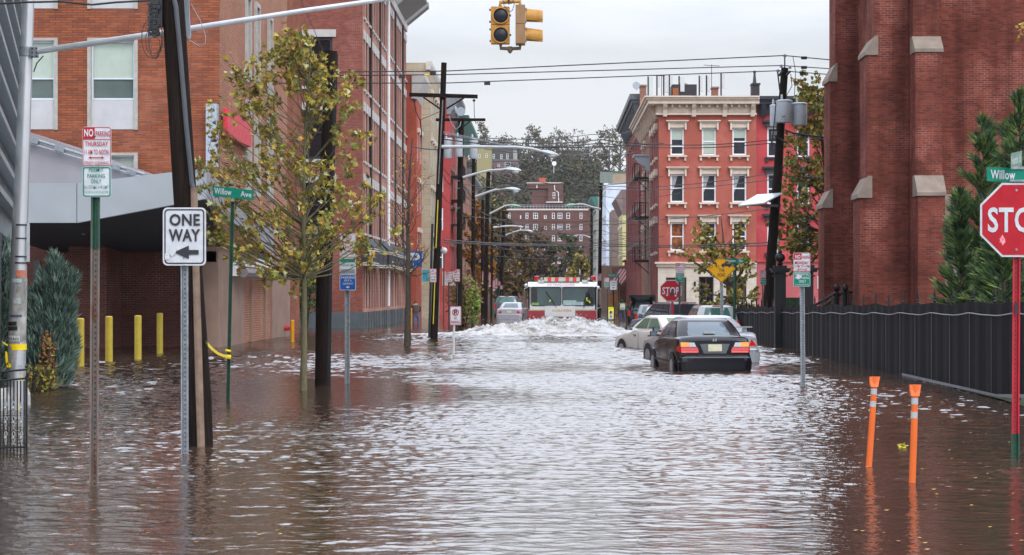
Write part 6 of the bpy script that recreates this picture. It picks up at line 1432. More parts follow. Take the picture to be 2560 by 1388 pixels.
# others left
PL = [('third utility pole on the left in the row of signs',128,[(1183,840),(1183,700),(1183,560),(1184,380)],.14,.12,[(1188,492),(1215,482),(1240,474),(1263,473)],(1262,472,1302,476),0),
 ('fourth utility pole on the left, standing in front of the sign row',150,[(1213,830),(1214,700),(1217,560),(1221,430)],.19,.16,[(1224,535),(1245,524),(1262,515),(1275,513)],(1273,513,1302,517),1),
 ('thin brown utility pole behind the fourth one',165,[(1228,830),(1228,700),(1230,600),(1232,520)],.12,.11,[(1233,569),(1260,566),(1280,565),(1293,566)],(1292,566,1309,568),0),
 ('fifth utility pole on the left near the parked silver coupe',196,[(1251,830),(1254,700),(1258,600),(1260,528)],.20,.17,[(1264,588),(1285,580),(1300,576),(1314,576)],(1312,576,1333,579),0)]
for lab,Y,pts,r0,r1,arm,hd,gr in PL:
    t = upole(lab, pts, r0, r1, Y); lamp(t, Y-.2, arm, hd, .07, mat=GH if gr else None)
t = upole('short brown leaning pole behind the third pole on the left', [(1206,800),(1206,600),(1207,500)], .14, .13, 175)
# right side
t = upole('slim dark utility pole right of the fire engine with a green lamp', [(1497,830),(1499,700),(1501,560),(1503,458)], .15, .13, 150)
lamp(t, 149.8, [(1502,523),(1480,518),(1460,511),(1442,511)], (1443,512,1413,515), .07, mat=GH)
t = upole('second pole right of the fire engine, behind the slim one', [(1478,830),(1479,700),(1479,600),(1479,520)], .14, .12, 215)
lamp(t, 214.8, [(1476,594),(1465,590),(1455,587),(1448,587)], (1449,587,1435,590), .06)
b = MB(); b.box(X(1471,215),X(1486,215),214.7,214.8,Z(526,215),Z(523,215)); b.build('cross_arm', WOOD, t)
# solar pole
Y = 80; t = upole('leaning utility pole with transformer cans and a solar panel on the right', [(1912,860),(1922,740),(1936,540),(1945,430),(1953,290),(1962,170)], .24, .15, Y)
cans(t, Y, [(1926,1950,262,315,.2),(1937,1977,254,309,-.45),(1978,2017,259,314,-.1)])
b = MB(); b.text('569', X(1948,Y), Z(299,Y), X(1957,Y), Z(293,Y), Y-.45-.345); b.text('25  120', X(1947,Y), Z(304,Y), X(1960,Y), Z(302,Y), Y-.45-.345); b.build('lettering', BLACK, t)
b = MB(); b.tube([P(1962,172,Y-.1),P(1962,140,Y-.1)], .03, 5); b.tube([P(1947,190,Y-.2),P(1956,178,Y-.2)], .05, 4); b.tube([P(1966,188,Y-.2),P(1976,178,Y-.2)], .05, 4)
b.tube([P(1944,180,Y-.2),P(1950,230,Y-.1)], .03, 4); b.build('pole_top_bracket', DSTEEL, t)
b = MB(); [b.lathe(P(x_,y_,Y-.2), [(.04,0),(.08,.03),(.04,.06),(.07,.09),(.02,.13)], 8) for x_,y_ in ((1945,181),(1953,169),(1975,172),(1962,143))]; b.build('insulator', STEEL, t)
b = MB(); b.tube([P(1929,330,Y-.3),P(1945,345,Y-.3),P(1968,358,Y-.3)], .035, 4); b.tube([P(1962,325,Y-.3),P(1985,334,Y-.3),P(2072,345,Y-.3)], .04, 5); b.tube([P(1940,258,Y-.6),P(1936,300,Y-.6),P(1932,340,Y-.5),P(1930,362,Y-.4)], .02, 4); b.tube([P(1977,185,Y-.2),P(1980,215,Y-.2),P(1966,240,Y-.2)], .015, 4)
b.tube([P(1982,140,Y-.1),P(1989,180,Y-.2),P(1986,240,Y-.2)], .014, 4); b.tube([P(1928,350,Y-.5),P(1930,375,Y-.5),P(1940,380,Y-.5)], .02, 4); b.build('drop_wire', WIRE, t)
b = MB(); b.cbox(P(1935,333,Y-.4), .22, .18, .16); b.cbox(P(1933,343,Y-.4), .12,.12,.1); b.build('junction_box', STEEL, t)
b = MB(); q = [P(1845,514,Y-1.3),P(1910,507,Y-2.0),P(1955,482,Y-.7),P(1893,486,Y+.2)]; n_ = (q[1]-q[0]).cross(q[3]-q[0]).normalized()*.05
b.add(q+[v-n_ for v in q], [(0,1,2,3),(7,6,5,4),(0,4,5,1),(1,5,6,2),(2,6,7,3),(3,7,4,0)]); sp_ = b.build('solar_panel', M('panel_frame',(.58,.62,.66),.3,.2,var=.05), t)
b = MB(); b.tube([P(1903,515,Y-.8),P(1945,515,Y-.3)], .05, 5); b.tube([P(1868,514,Y-1.0),P(1925,512,Y-.8)], .03, 4); b.build('panel_arm', STEEL, t)
# ================================================================= SIGNAL MAST + SIGNAL HEAD
Y = 29; t = thing('signal_mast', 'brushed silver signal mast covered in stickers with a long arm over the street', 'pole', (X(44,Y),Y,0))
b = MB(); b.tube([(X(40,Y),Y,-.4),P(41,925,Y),P(47,650,Y),P(55,440,Y),P(66,130,Y),P(71,0,Y),P(74,-120,Y)], [.145,.138,.122,.108,.094,.088,.084], 20)
b.build('mast', ALU, t, smooth=60)
b = MB(); b.tube([P(40,925,Y-.0),P(42.5,850,Y),P(47,700,Y),P(47.3,695,Y)], [.1385,.1345,.1255,.125], 20, cap=False); b.build('grimy_sleeve', M('grimy_aluminium',(.30,.29,.27),.75,.2,var=.55,scale=7,stretch=(1,1,.6)), t, smooth=60)
b = MB(); b.tube([P(82,130,Y-.02),P(300,98,Y-.02),P(500,68,Y-.02),P(760,27,Y-.02),P(980,-4,Y-.02),P(1250,-48,Y-.02)], [.046,.046,.043,.038,.034,.03], 14); b.build('mast_arm', ALU, t, smooth=60)
b = MB(); b.lathe((X(67,Y),Y,Z(142,Y)), [(.103,0),(.108,.01),(.108,.14),(.103,.15)], 20); b.cbox(P(86,131,Y-.05), .10,.12,.15); b.build('clamp', STEEL, t)
for x_ in (80,91):
    for y_ in (121,131,141): b = MB(); b.lathe(P(x_,y_,Y-.14), [(.012,0),(.012,.03)], 8, ax='y'); b.build('bolt', DSTEEL, t)
b = MB(); b.tube([P(108,140,Y-.03),P(92,158,Y-.05),P(84,180,Y-.05)], .010, 5); b.build('feed_cable', WIRE, t)
def band(y, h, mat, nm, k=1.0, dx=0):
    b = MB(); yy = y; f = (925-yy)/925; cx_ = 41+(71-41)*f+dx
    r = .138-.050*f+.004; b.lathe((X(cx_,Y),Y,Z(yy+h,Y)), [(r,0),(r,h*Y/FK)], 20); b.build(nm, mat, t, smooth=60)
band(561,4,DSTEEL,'strap'); band(595,3,BLACK,'strap'); band(640,4,DSTEEL,'strap'); band(656,3.5,BLACK,'strap'); band(860,15,tape_m,'tape_wrap')
b = MB(); b.box(X(69,Y),X(76,Y),Y-.06,Y-.04,Z(655,Y),Z(558,Y)); b.build('edge_on_sign', WHITE, t)
for (x0_,y0_,x1_,y1_,c,nm) in ((46,676,68,694,(.45,.15,.09),'orange'),(24,697,60,707,(.35,.45,.45),'teal'),(38,745,58,760,(.35,.40,.38),'pale'),(23,805,48,815,(.02,.02,.025),'black'),(24,817,50,827,(.02,.02,.025),'black'),(27,839,55,853,(.5,.5,.5),'white'),(30,787,60,792,(.04,.08,.14),'navy')):
    b = MB(); n = 6; f = (925-(y0_+y1_)/2)/925; cx_ = X(41+30*f,Y); r = .138-.050*f+.007; vs = []
    for i in range(n+1):
        xx = X(x0_+(x1_-x0_)*i/n,Y)-cx_; xx = max(-r*.97,min(r*.97,xx)); yy = Y-math.sqrt(r*r-xx*xx)-.001; vs += [(cx_+xx,yy,Z(y1_+ (0 if nm!='black' else -2*i/n),Y)),(cx_+xx,yy,Z(y0_+(0 if nm!='black' else -2*i/n),Y))]
    b.add(vs, [(2*i,2*i+2,2*i+3,2*i+1) for i in range(n)]); b.build('sticker', M('sticker_'+nm,c,.6,var=.5,scale=70), t)
b = MB(); b.text('MAN', X(29,Y), Z(850,Y), X(53,Y), Z(843,Y), Y-.149); b.build('lettering', BLACK, t)
b = MB(); [b.add([P(x_,y_,Y-.16) for x_,y_ in pl]+[P(x_,y_,Y-.155) for x_,y_ in pl], [(0,1,2,3),(7,6,5,4)]) for pl in ([(5,856),(18,866),(20,862),(8,854)],[(13,878),(18,880),(22,918),(14,905)],[(18,905),(28,912),(27,919),(16,918)])]; b.build('loose_tape', tape_m, t)
# signal heads
Y = 25; t = thing('traffic_signal', 'pair of yellow two-lens traffic signal heads hanging over the street', 'traffic light', (X(1272,Y),Y,Z(60,Y)))
SY = M('signal_yellow',(.42,.20,.03),.6,var=.22,scale=14); SYD = M('signal_brown',(.26,.145,.065),.65,var=.2,scale=14)
b = MB(); zc = [Z(62,Y)+.003, Z(62,Y)-.003]
for z0,z1 in ((Z(62,Y)+.003,Z(17,Y)),(Z(109,Y),Z(62,Y)-.003)): b.prism(rrect(X(1227,Y),X(1274,Y),z0,z1,.012), 'y', Y-.02, Y+.12)
h = b.build('front_head', SY, t)
for cy_ in (40, 88):
    c = P(1252,cy_,Y); r = 18.5*Y/FK
    b = MB(); b.lathe((c.x,Y,c.z), [(r+.008,-.02),(r+.012,-.05),(r,-.05),(r-.004,-.022)], 24, ax='y'); b.build('lens_ring', SY, h, smooth=40)
    b = MB(); b.lathe((c.x,Y,c.z), [(.002,-.060),(r*.5,-.048),(r*.85,-.034),(r,-.024)], 24, ax='y'); b.build('lens', M('dark_lens',(.010,.010,.018),.45,spec=.35), h, smooth=80)
b = MB()
for x_,y_ in ((1225,25),(1225,55),(1225.5,74),(1226,103),(1275.5,39),(1276,88)): b.cbox(P(x_,y_,Y+.03), .02,.03,.024)
b.build('hinge_tab', DSTEEL, h)
b = MB()
for z0,z1 in ((Z(62,Y)+.003,Z(15,Y)),(Z(111,Y),Z(62,Y)-.003)): b.prism(rrect(X(1289,Y),X(1313,Y),z0,z1,.010), 'y', Y-.12, Y+.14)
h = b.build('side_head', SYD, t)
for cy_ in (41, 89):
    c = P(1314,cy_,Y); r = 19.5*Y/FK; b = MB(); n = 22; L_ = 43*Y/FK; vs = []
    for i in range(n+1):
        a = R(-125+250*i/n); 
        for xx, rr_, dz in ((0,r*1.0,0),(L_,r*.92,-.016 if cy_ == 41 else -.02)): vs.append((c.x+xx, Y+math.sin(a)*rr_, c.z+math.cos(a)*rr_+dz))
    b.add(vs, [(2*i,2*i+1,2*i+3,2*i+2) for i in range(n)]); b.add([(v[0], Y+(v[1]-Y)*.96, c.z+(v[2]-c.z)*.96) for v in vs], [(2*i,2*i+2,2*i+3,2*i+1) for i in range(n)]); b.build('visor', SY, h, smooth=60)
    b = MB(); b.lathe((c.x,Y,c.z), [(r,0),(r*.6,.02),(.002,.03)], 20, ax='x'); b.build('lens', M('dark_lens',(.010,.010,.018),.45,spec=.35), h)
b = MB()
for y_ in (23,53,72,101): b.cbox(P(1314,y_,Y-.1), .03,.03,.03)
b.build('latch', SYD, h)
b = MB(); b.tube([P(1251,18,Y+.04),P(1251,6,Y+.04),P(1275,4,Y+.04),P(1300,4,Y+.04),P(1300,16,Y+.04)], .026, 8); b.build('top_bracket', SY, t, smooth=50)
b = MB(); b.tube([P(1252,108,Y+.04),P(1252,121,Y+.04),P(1275,122,Y+.04),P(1300,121,Y+.04),P(1300,109,Y+.04)], .024, 8); b.lathe((X(1275,Y),Y+.04,Z(133,Y)), [(.01,0),(.034,.03),(.034,.05),(.03,.09)], 8); b.build('bottom_bracket', M('bracket_dark',(.12,.09,.05),.6), t, smooth=50)
b = MB()
def chain(b, pts):
    n = len(pts)
    for i in range(n-1):
        a, c = P(*pts[i],Y-.05), P(*pts[i+1],Y-.05); L_ = (c-a).length; k = max(1,int(L_/.017))
        for j in range(k):
            q = a.lerp(c,(j+.5)/k); d = (c-a).normalized(); s_ = Vector((0,1,0)) if j % 2 else d.cross(Vector((0,1,0)))
            b.tube([q+d*.011*math.cos(m*1.05)+s_*.006*math.sin(m*1.05) for m in range(7)], .0026, 4)
chain(b, [(1258,10),(1268,26),(1275,30),(1281,26),(1286,10)]); chain(b, [(1252,-10),(1262,10),(1272,8)]); chain(b, [(1290,-10),(1280,8),(1272,10)]); chain(b, [(1272,-14),(1272,12)])
b.tube([P(1272,-60,Y),P(1272,6,Y)], .012, 5); b.build('chain', BLACK, t)
b = MB(); b.tube([P(700,-75,25),P(1272,-60,25),P(2300,-110,25)], .010, 5); b.build('span_wire', WIRE, label='span wire carrying the hanging traffic signal, just above the picture', cat='wire')
# ================================================================= IRON GUARD FENCE left foreground
Y = 20.8; t = thing('iron_tree_guard', 'low black iron guard fence with grey scrollwork at the lower left edge', 'fence', (X(30,Y),Y,0))
b = MB(); zt_ = Z(922,Y)
b.tube([P(-60,934,Y),P(0,930,Y),P(66,924,Y)], .013, 6); b.tube([P(-60,960,Y),P(0,952,Y),P(66,946,Y)], .012, 6); b.tube([P(-60,1120,Y),P(66,1118,Y)], .012, 6)
b.cbox((X(66,Y),Y,Z(1040,Y)-.1), .022,.022, .022+(Z(920,Y)-Z(1160,Y))); b.ball((X(66,Y),Y,Z(917,Y)), .018); b.build('rail', IRON, t)
for k in range(13):
    x_ = 60-k*8.5; b = MB(); b.tube([P(x_,952 if x_ > 0 else 958,Y),P(x_,1160,Y)], .008, 5); b.build('picket', IRON, t)
for x_ in (14.5, 34, 54):
    b = MB()
    for y0_ in (1004,1040,1078):
        for s_ in (1,-1): b.tube([P(x_+s_*(3.5*math.sin(a*.9))*(1 if a < 5 else .6), y0_+a*4.2, Y-.015) for a in range(9)], .0055, 5)
        b.ball((X(x_,Y),Y-.02,Z(y0_+16,Y)), .016, n=8)
    b.build('scroll_ornament', M('pale_iron',(.28,.30,.31),.5,.2), t)
b = MB(); b.prism([(X(66,30),-.5),(X(77,30),-.5),(X(76,30),Z(985,30)),(X(66,30),Z(960,30))], 'y', 26, 30); b.build('low_kerb_wall', CONC, label='low grey concrete curb wall beside the iron guard', cat='wall')
b = MB(); q = [P(44,915,28.7),P(54,912,28.7),P(58,925,28.7),P(50,940,28.7)]; b.add(q+[v+Vector((0,.01,0)) for v in q], [(0,1,2,3),(7,6,5,4)]); b.build('paper_flyer', WHITE, label='torn white paper tag tied on the mast above the guard fence', cat='paper')
b = MB(); b.tube([P(53,938,28.7),P(50,1010,28.7),P(42,1080,28.6)], .010, 4); b.build('tape_strand', tape_m, label='thin strand of yellow tape hanging down the mast behind the guard', cat='tape')
# ================================================================= BOLLARDS, DELINEATORS
def bollard(lab, px, Y, ytop, r, mat, grp):
    t = thing('bollard', lab, 'bollard', (X(px,Y),Y,0), grp); z = Z(ytop,Y)
    b = MB(); b.lathe((X(px,Y),Y,0), [(r,-.4),(r,z-.03)], 18); b.build('post', mat, t, smooth=40)
    b = MB(); b.lathe((X(px,Y),Y,0), [(r,z-.03),(r*.8,z-.008),(.01,z)], 18); b.build('cap', mat, t, smooth=60)
YB1 = M('bollard_yellow',(.42,.31,.025),.5,var=.14,scale=8); YB2 = M('bollard_orange_yellow',(.62,.27,.0),.5,var=.1)
for lab,px,Y,yt_ in (('nearest yellow bollard, leftmost of the row under the canopy',201,46,795),('second yellow bollard from the left under the canopy',272.5,48.2,790),('third yellow bollard from the left under the canopy',345,50.4,788),('fourth yellow bollard, furthest right under the canopy',399.5,55.5,782)): bollard(lab, px, Y, yt_, .092, YB1, 'yellow bollards under the canopy')
for lab,px,Y,yt_ in (('orange-yellow bollard left of the plane tree trunk',731,68,800),('orange-yellow bollard right of the plane tree trunk',763,70,797)): bollard(lab, px, Y, yt_, .068, YB2, 'orange-yellow bollards by the tan wall')
for lab,px,Y,yt_ in (('thin orange bollard left of the stooping man',1023,112,772),('thin orange bollard nearest the stooping man',1027.5,112,770)): bollard(lab, px, Y, yt_, .06, YB2, 'orange bollards at the parking entrance')
OR = M('delineator_orange',(.66,.115,.010),.45,var=.08)
def delin(lab, bx, by_, tx, ty, Y):
    t = thing('delineator_post', lab, 'delineator', (X(bx,Y),Y,0), 'orange flexible posts in the water'); A, B = P(bx,by_,Y), P(tx,ty,Y); d = (B-A)
    A2 = A - d*(.4/d.z); b = MB(); bnd = MB(); r0 = .031
    b.tube([A2, A.lerp(B,.5)+Vector((.003,0,0)), B], [r0, r0, r0*.9], 14); p = b.build('post', OR, t, smooth=60)
    bf = MB(); q = A.lerp(B,.88); bf.add([], [])
    hw = .047; top_ = B+d.normalized()*.0; lo = A.lerp(B,.885)
    bf.add([lo+Vector((-.036,-.036,0)),lo+Vector((.036,-.036,0)),lo+Vector((.036,.036,0)),lo+Vector((-.036,.036,0)), lo+Vector((-hw,-.02,.055)),lo+Vector((hw,-.02,.055)),lo+Vector((hw,.02,.055)),lo+Vector((-hw,.02,.055)), top_+Vector((-hw-.006,-.014,0)),top_+Vector((hw+.006,-.014,0)),top_+Vector((hw+.006,.014,0)),top_+Vector((-hw-.006,.014,0))],
        [(0,1,5,4),(1,2,6,5),(2,3,7,6),(3,0,4,7),(4,5,9,8),(5,6,10,9),(6,7,11,10),(7,4,8,11),(8,9,10,11)]); bf.build('flared_top', OR, t)
    for f0, f1 in ((.66,.725),(.80,.865)):
        bnd = MB(); bnd.tube([A.lerp(B,f0),A.lerp(B,f1)], r0*1.03, 14, cap=False); bnd.build('reflective_band', M('reflective_silver',(.42,.42,.42),.4,.3,var=.2), p, smooth=60)
delin('left orange delineator post leaning slightly, in the right foreground', 2172, 1163, 2187, 942, 19.4)
delin('right orange delineator post, the nearer one in the right foreground', 2280, 1208, 2288, 962, 17.7)
# floating bits
b = MB(); c_ = Vector((X(2254,21.8),21.8,.0)); rl = random.Random(2)
for k in range(9): leaf(b, c_+Vector((rl.uniform(-.05,.05),rl.uniform(-.05,.05),rl.uniform(0,.02))), .05, rl, 'maple', 0, )
b.build('floating_leaves', M('yellow_leaf',(.55,.48,.03),.6), label='bunch of yellow leaves floating near the orange delineators', cat='leaves')
b = MB(); c_ = Vector((X(2347,34),34,.0)); [leaf(b, c_+Vector((rl.uniform(-.05,.05),0,rl.uniform(0,.05))), .09, rl, 'clump', 0) for k in range(5)]; b.build('floating_debris', M('dark_red_debris',(.12,.02,.02),.6), label='small dark red scrap floating near the fence', cat='debris')
rl = random.Random(8); b = MB()
for k in range(150):
    Y_ = YW(1000+ 380*rl.random()); x_ = rl.choice((rl.uniform(1900,2560), rl.uniform(80,900), rl.uniform(80,2560))); s_ = rl.uniform(.008,.022); c_ = Vector((X(x_,Y_),Y_,.014))
    b.add([c_+Vector((-s_,0,0)), c_+Vector((0,-s_*1.6,0)), c_+Vector((s_*1.3,0,.004)), c_+Vector((0,s_*1.4,0))], [(0,1,2,3)], k % 3)
b.build('floating_litter', [LG[2], LG[4], M('twig_brown',(.08,.05,.03),.8)], kind='stuff', label='scattered leaf bits and twigs floating on the near water')
for k, (px_, py_) in enumerate(((2343,1240),(2157,1333),(2380,1150),(2470,1188),(2430,1268),(2300,1350),(700,1340),(470,1300))):
    Y_ = YW(py_); b = MB(); b.add([(X(px_,Y_)+.03*x_, Y_+.05*y_, .016) for x_, y_ in MAPLE], [tuple(range(len(MAPLE)))])
    b.build('floating_leaf', LG[2] if k % 2 else M('yellow_leaf',(.55,.48,.03),.6), label=('leaf floating right of the orange delineators','leaf floating below the left orange delineator, near the bottom edge','leaf floating right of the yellow leaf bunch','leaf floating furthest right, near the stop sign post','leaf floating between the right delineator and the stop sign post','leaf floating straight below the right orange delineator','fallen leaf floating at the bottom, left of centre','fallen leaf floating below the one way sign post')[k], cat='leaf', group='fallen leaves on the water')
# ================================================================= CARS
TYRE = M('tyre_rubber',(.015,.015,.016),.8); RIM = M('wheel_rim',(.42,.43,.45),.35,.6); TAIL = M('tail_red',(.55,.012,.012),.2,var=.15,scale=20,coat=.6)
TAILB = M('tail_bright_red',(.85,.05,.03),.2,var=.1,coat=.5); AMB = M('lamp_amber',(.85,.30,.02),.2,coat=.5); CLR = M('lamp_clear',(.42,.44,.46),.15,coat=.5); PLATE = M('licence_plate',(.60,.58,.40),.5,var=.12,scale=10)
CGL = glass('car_glass',(.10,.14,.145),.05,.0); CGL2 = glass('car_glass_light',(.10,.13,.155),.08,.0); TRIM = M('black_plastic',(.02,.02,.022),.5)
def paint(name, c, metal=.0, rough=.3): 
    return M(name, c, .18 if max(c) < .05 else rough, metal, var=.05, scale=2, coat=.12 if max(c) < .05 else .8, spec=.4)
def loft(mb, secs, mi=0, cap=True):
    """secs: list of (y, [(x,z) half profile from top centre outward to bottom])"""
    n = len(secs[0][1]); ring = 2*n-1; k0 = len(secs); vs = []
    for y, hp in secs:
        pts = [(-x, z) for x, z in reversed(hp[1:])] + list(hp)
        yo = y if isinstance(y, (list, tuple)) else [y]*n
        ys = list(reversed(yo[1:])) + list(yo)
        vs += [(p[0], q, p[1]) for p, q in zip(pts, ys)]
    fs = [(i*ring+j, i*ring+j+1, (i+1)*ring+j+1, (i+1)*ring+j) for i in range(k0-1) for j in range(ring-1)]
    fs += [((i+1)*ring, (i+1)*ring+ring-1, i*ring+ring-1, i*ring) for i in range(k0-1)]
    if cap: fs += [tuple(range(ring)), tuple((k0-1)*ring+j for j in range(ring-1,-1,-1))]
    mb.add(vs, fs, mi)
def make_car(label, cat, Xc, Y, yaw, depth, pm, W=1.70, L=4.4, roof=1.40, deck=.98, kind='sedan', tail='wide', glassm=None, plate=True, spoiler=False, name='parked_car', lights=True, gh=None):
    t = thing(name, label, cat, (Xc, Y, -depth)); h = W/2; t.rotation_euler = (0,0,R(yaw)); t['group'] = 'cars parked in the flood water'
    def B(mb, nm, mat, par=t, sm=None): return mb.build(nm, mat, par, local=True, smooth=sm)
    hood = .92
    def sec(y, zt, hw, zb=.22, cr=.025, bul=1.0):
        zm = (zt+zb)/2
        return (y, [(0,zt+cr),(hw*.55,zt+cr*.8),(hw*.86,zt),(hw*.955,zt-.04),(hw*.99,zt-.13),(hw*1.0*bul,zm+.05),(hw*.985,zm-.12),(hw*.95,zb),(hw*.80,zb-.02),(0,zb-.02)])
    if kind == 'sedan':
        S = [sec(.0,.56,h*.80,.26,.01), sec(.03,.585,h*.92,.23,.01), sec(.10,.60,h*.985,.22,.01), sec(.13,.605,h*.985,.22,.01), sec(.15,.90,h*.90,.22,.03), sec(.20,.955,h*.94,.22,.03), sec(.30,deck,h*.97,.22,.035), sec(.75,deck+.01,h*.99,.22,.03),
             sec(1.4,deck-.01,h,.22,0), sec(2.6,deck-.03,h,.22,0), sec(3.1,hood+.01,h*.995,.22,.03), sec(3.7,.84,h*.98,.22,.05), sec(L-.30,.74,h*.94,.22,.04), sec(L-.10,.66,h*.86,.22,.02), sec(L-.02,.55,h*.74,.24,.0), sec(L,.48,h*.66,.28,0)]
        g = gh or dict(rb=.70, rt=1.42, ft=2.35, fb=3.25)
    else:   # wagon / suv
        S = [sec(.0,.62,h*.84,.28,.01), sec(.04,.66,h*.95,.25,.01), sec(.09,.67,h*.985,.25,.01), sec(.11,deck-.02,h*.95,.25,.0), sec(.20,deck,h*.99,.25,0), sec(1.4,deck,h,.25,0), sec(3.0,deck-.02,h,.25,0), sec(3.4,hood+.06,h*.99,.25,.03), sec(L-.35,.90,h*.96,.25,.04), sec(L-.08,.76,h*.88,.25,.02), sec(L,.55,h*.7,.3,0)]
        g = gh or dict(rb=.14, rt=.42, ft=2.5, fb=3.35)
    b = MB(); loft(b, S); B(b, 'body', pm, sm=32)
    zb_, zr2 = deck-.05, roof; hb, ht = h*.90, h*.70
    rb, rt, ft, fb = g['rb'], g['rt'], g['ft'], g['fb']
    b = MB(); lv = []
    for f in (0,.25,.5,.75,.92,1.0):
        z_ = zb_+(zr2-.035-zb_)*f; k = f+.10*math.sin(math.pi*f)
        k2 = f + .06*math.sin(math.pi*f)
        y0_, y1_ = rb+(rt-rb)*(f-.06*math.sin(math.pi*f)), fb+(ft-fb)*(f-.05*math.sin(math.pi*f)); hw = hb+(ht-hb)*(f-.14*math.sin(math.pi*f))
        lv.append((y0_, y1_, hw, z_))
    def ring(y0_, y1_, hw, z_, r=.10):
        o = []
        for cx_, cy_, a0 in ((hw-r,y1_-r*1.2,0),(-hw+r,y1_-r*1.2,90),(-hw+r,y0_+r*1.2,180),(hw-r,y0_+r*1.2,270)):
            for i in range(4): a = R(a0+30*i); o.append((cx_+r*math.cos(a), cy_+r*1.2*math.sin(a), z_))
        return o
    vs = []
    for l in lv: vs += ring(*l)
    y0_, y1_, hw, z_ = lv[-1]; vs += ring(y0_+.10, y1_-.10, hw-.10, zr2-.010, .08); vs += ring(y0_+.35, y1_-.35, hw-.3, zr2, .06)
    n = 16; m = len(vs)//n
    b.add(vs, [(i*n+j,i*n+(j+1)%n,(i+1)*n+(j+1)%n,(i+1)*n+j) for i in range(m-1) for j in range(n)]+[tuple((m-1)*n+j for j in range(n))]); B(b, 'roof', pm, sm=40)
    gm = glassm or CGL
    def gq(nm, fn, mat=gm, rim=True):
        """fn(u,v) -> point on greenhouse; make a curved glass patch"""
        b = MB(); nu, nv = 6, 5; b.add([fn(i/nu, j/nv) for j in range(nv+1) for i in range(nu+1)], [(j*(nu+1)+i, j*(nu+1)+i+1, (j+1)*(nu+1)+i+1, (j+1)*(nu+1)+i) for j in range(nv) for i in range(nu)]); return B(b, nm, mat, sm=80)
    def lev(f):
        q = f*(len(lv)-1); 
        for i,fv in enumerate((0,.25,.5,.75,.92,1.0)):
            if f <= fv or i == 5: break
        i = max(1,i); F = (0,.25,.5,.75,.92,1.0); u = (f-F[i-1])/(F[i]-F[i-1]); a, c = lv[i-1], lv[i]
        return [a[k]*(1-u)+c[k]*u for k in range(4)]
    def rear(u, v):
        f = .17+.73*v; l = lev(f); hw = l[2]-.05-.02*v; x = (u*2-1)*hw; return (x, l[0]-.016+ .05*abs(u*2-1)**4, l[3])
    def front(u, v):
        f = .12+.78*v; l = lev(f); hw = l[2]-.08; x = (u*2-1)*hw; return (x, l[1]+.014-.05*abs(u*2-1)**4, l[3])
    gq('rear_window', rear); gq('windshield', front)
    for s_ in (-1, 1):
        for a, c in ((.10,.47),(.50,.86)) if kind == 'sedan' else ((.06,.30),(.33,.60),(.63,.90)):
            def side(u, v, a=a, c=c):
                f = .18+.68*v; l = lev(f); q = a+(c-a)*u; return (s_*(l[2]+.010), l[0]+(l[1]-l[0])*q, l[3])
            gq('side_window', side)
        b = MB(); y_ = fb-.35; b.cbox((s_*(h+.09), y_, deck+.03), .16,.10,.12); b.cbox((s_*(h-.01), y_+.02, deck-.01), .1,.05,.05); mr_ = B(b, 'mirror', pm if kind != 'sedan' else TRIM)
        b = MB(); b.add([(s_*(h+.09)-.065,y_-.053,deck-.02),(s_*(h+.09)+.065,y_-.053,deck-.02),(s_*(h+.09)+.065,y_-.053,deck+.08),(s_*(h+.09)-.065,y_-.053,deck+.08)], [(0,1,2,3)]); B(b, 'mirror_glass', CGL2, mr_)
        for y_ in (.88, L-.86):
            b = MB(); n = 20; vs = []
            for i in range(n+1):
                a = R(-20+220*i/n); vs += [(s_*(h*.965), y_+math.cos(a)*.36, .30+math.sin(a)*.37), (s_*(h*1.004), y_+math.cos(a)*.36, .30+math.sin(a)*.37)]
            b.add([(s_*h*1.004, y_, .30)]+[(s_*h*1.004, y_+math.cos(R(-25+230*i/n))*.355, .30+math.sin(R(-25+230*i/n))*.365) for i in range(n+1)], [(0,i+1,i+2) for i in range(n)]); B(b, 'wheel_arch', BLACK)
            b = MB(); b.lathe((s_*(h-.10), y_, .30), [(.2,-.1),(.30,-.09),(.315,0),(.30,s_*.0+.115),(.2,.118)], 22, ax='x'); wh = B(b, 'wheel', TYRE, sm=50)
            b = MB(); b.lathe((s_*(h+.012) , y_, .30), [(.2,-.006),(.19,.010),(.05,.012),(.03,.02)], 22, ax='x'); rmn = B(b, 'rim', RIM, wh)
        b = MB(); 
        for y_ in (1.55, 2.62): b.box(*(sorted((s_*h*.997, s_*h*1.003))), y_-.006, y_+.006, .30, deck-.08)
        for y_ in (1.72, 2.78): b.box(*(sorted((s_*h*.99, s_*h*1.02))), y_, y_+.16, deck-.20, deck-.17)
        B(b, 'door_handle', TRIM)
        if kind == 'sedan' and tail == 'amber':
            b = MB(); b.box(*(sorted((s_*h*.98, s_*h*1.008))), .5, L-.6, .42, .46); B(b, 'side_moulding', TRIM)
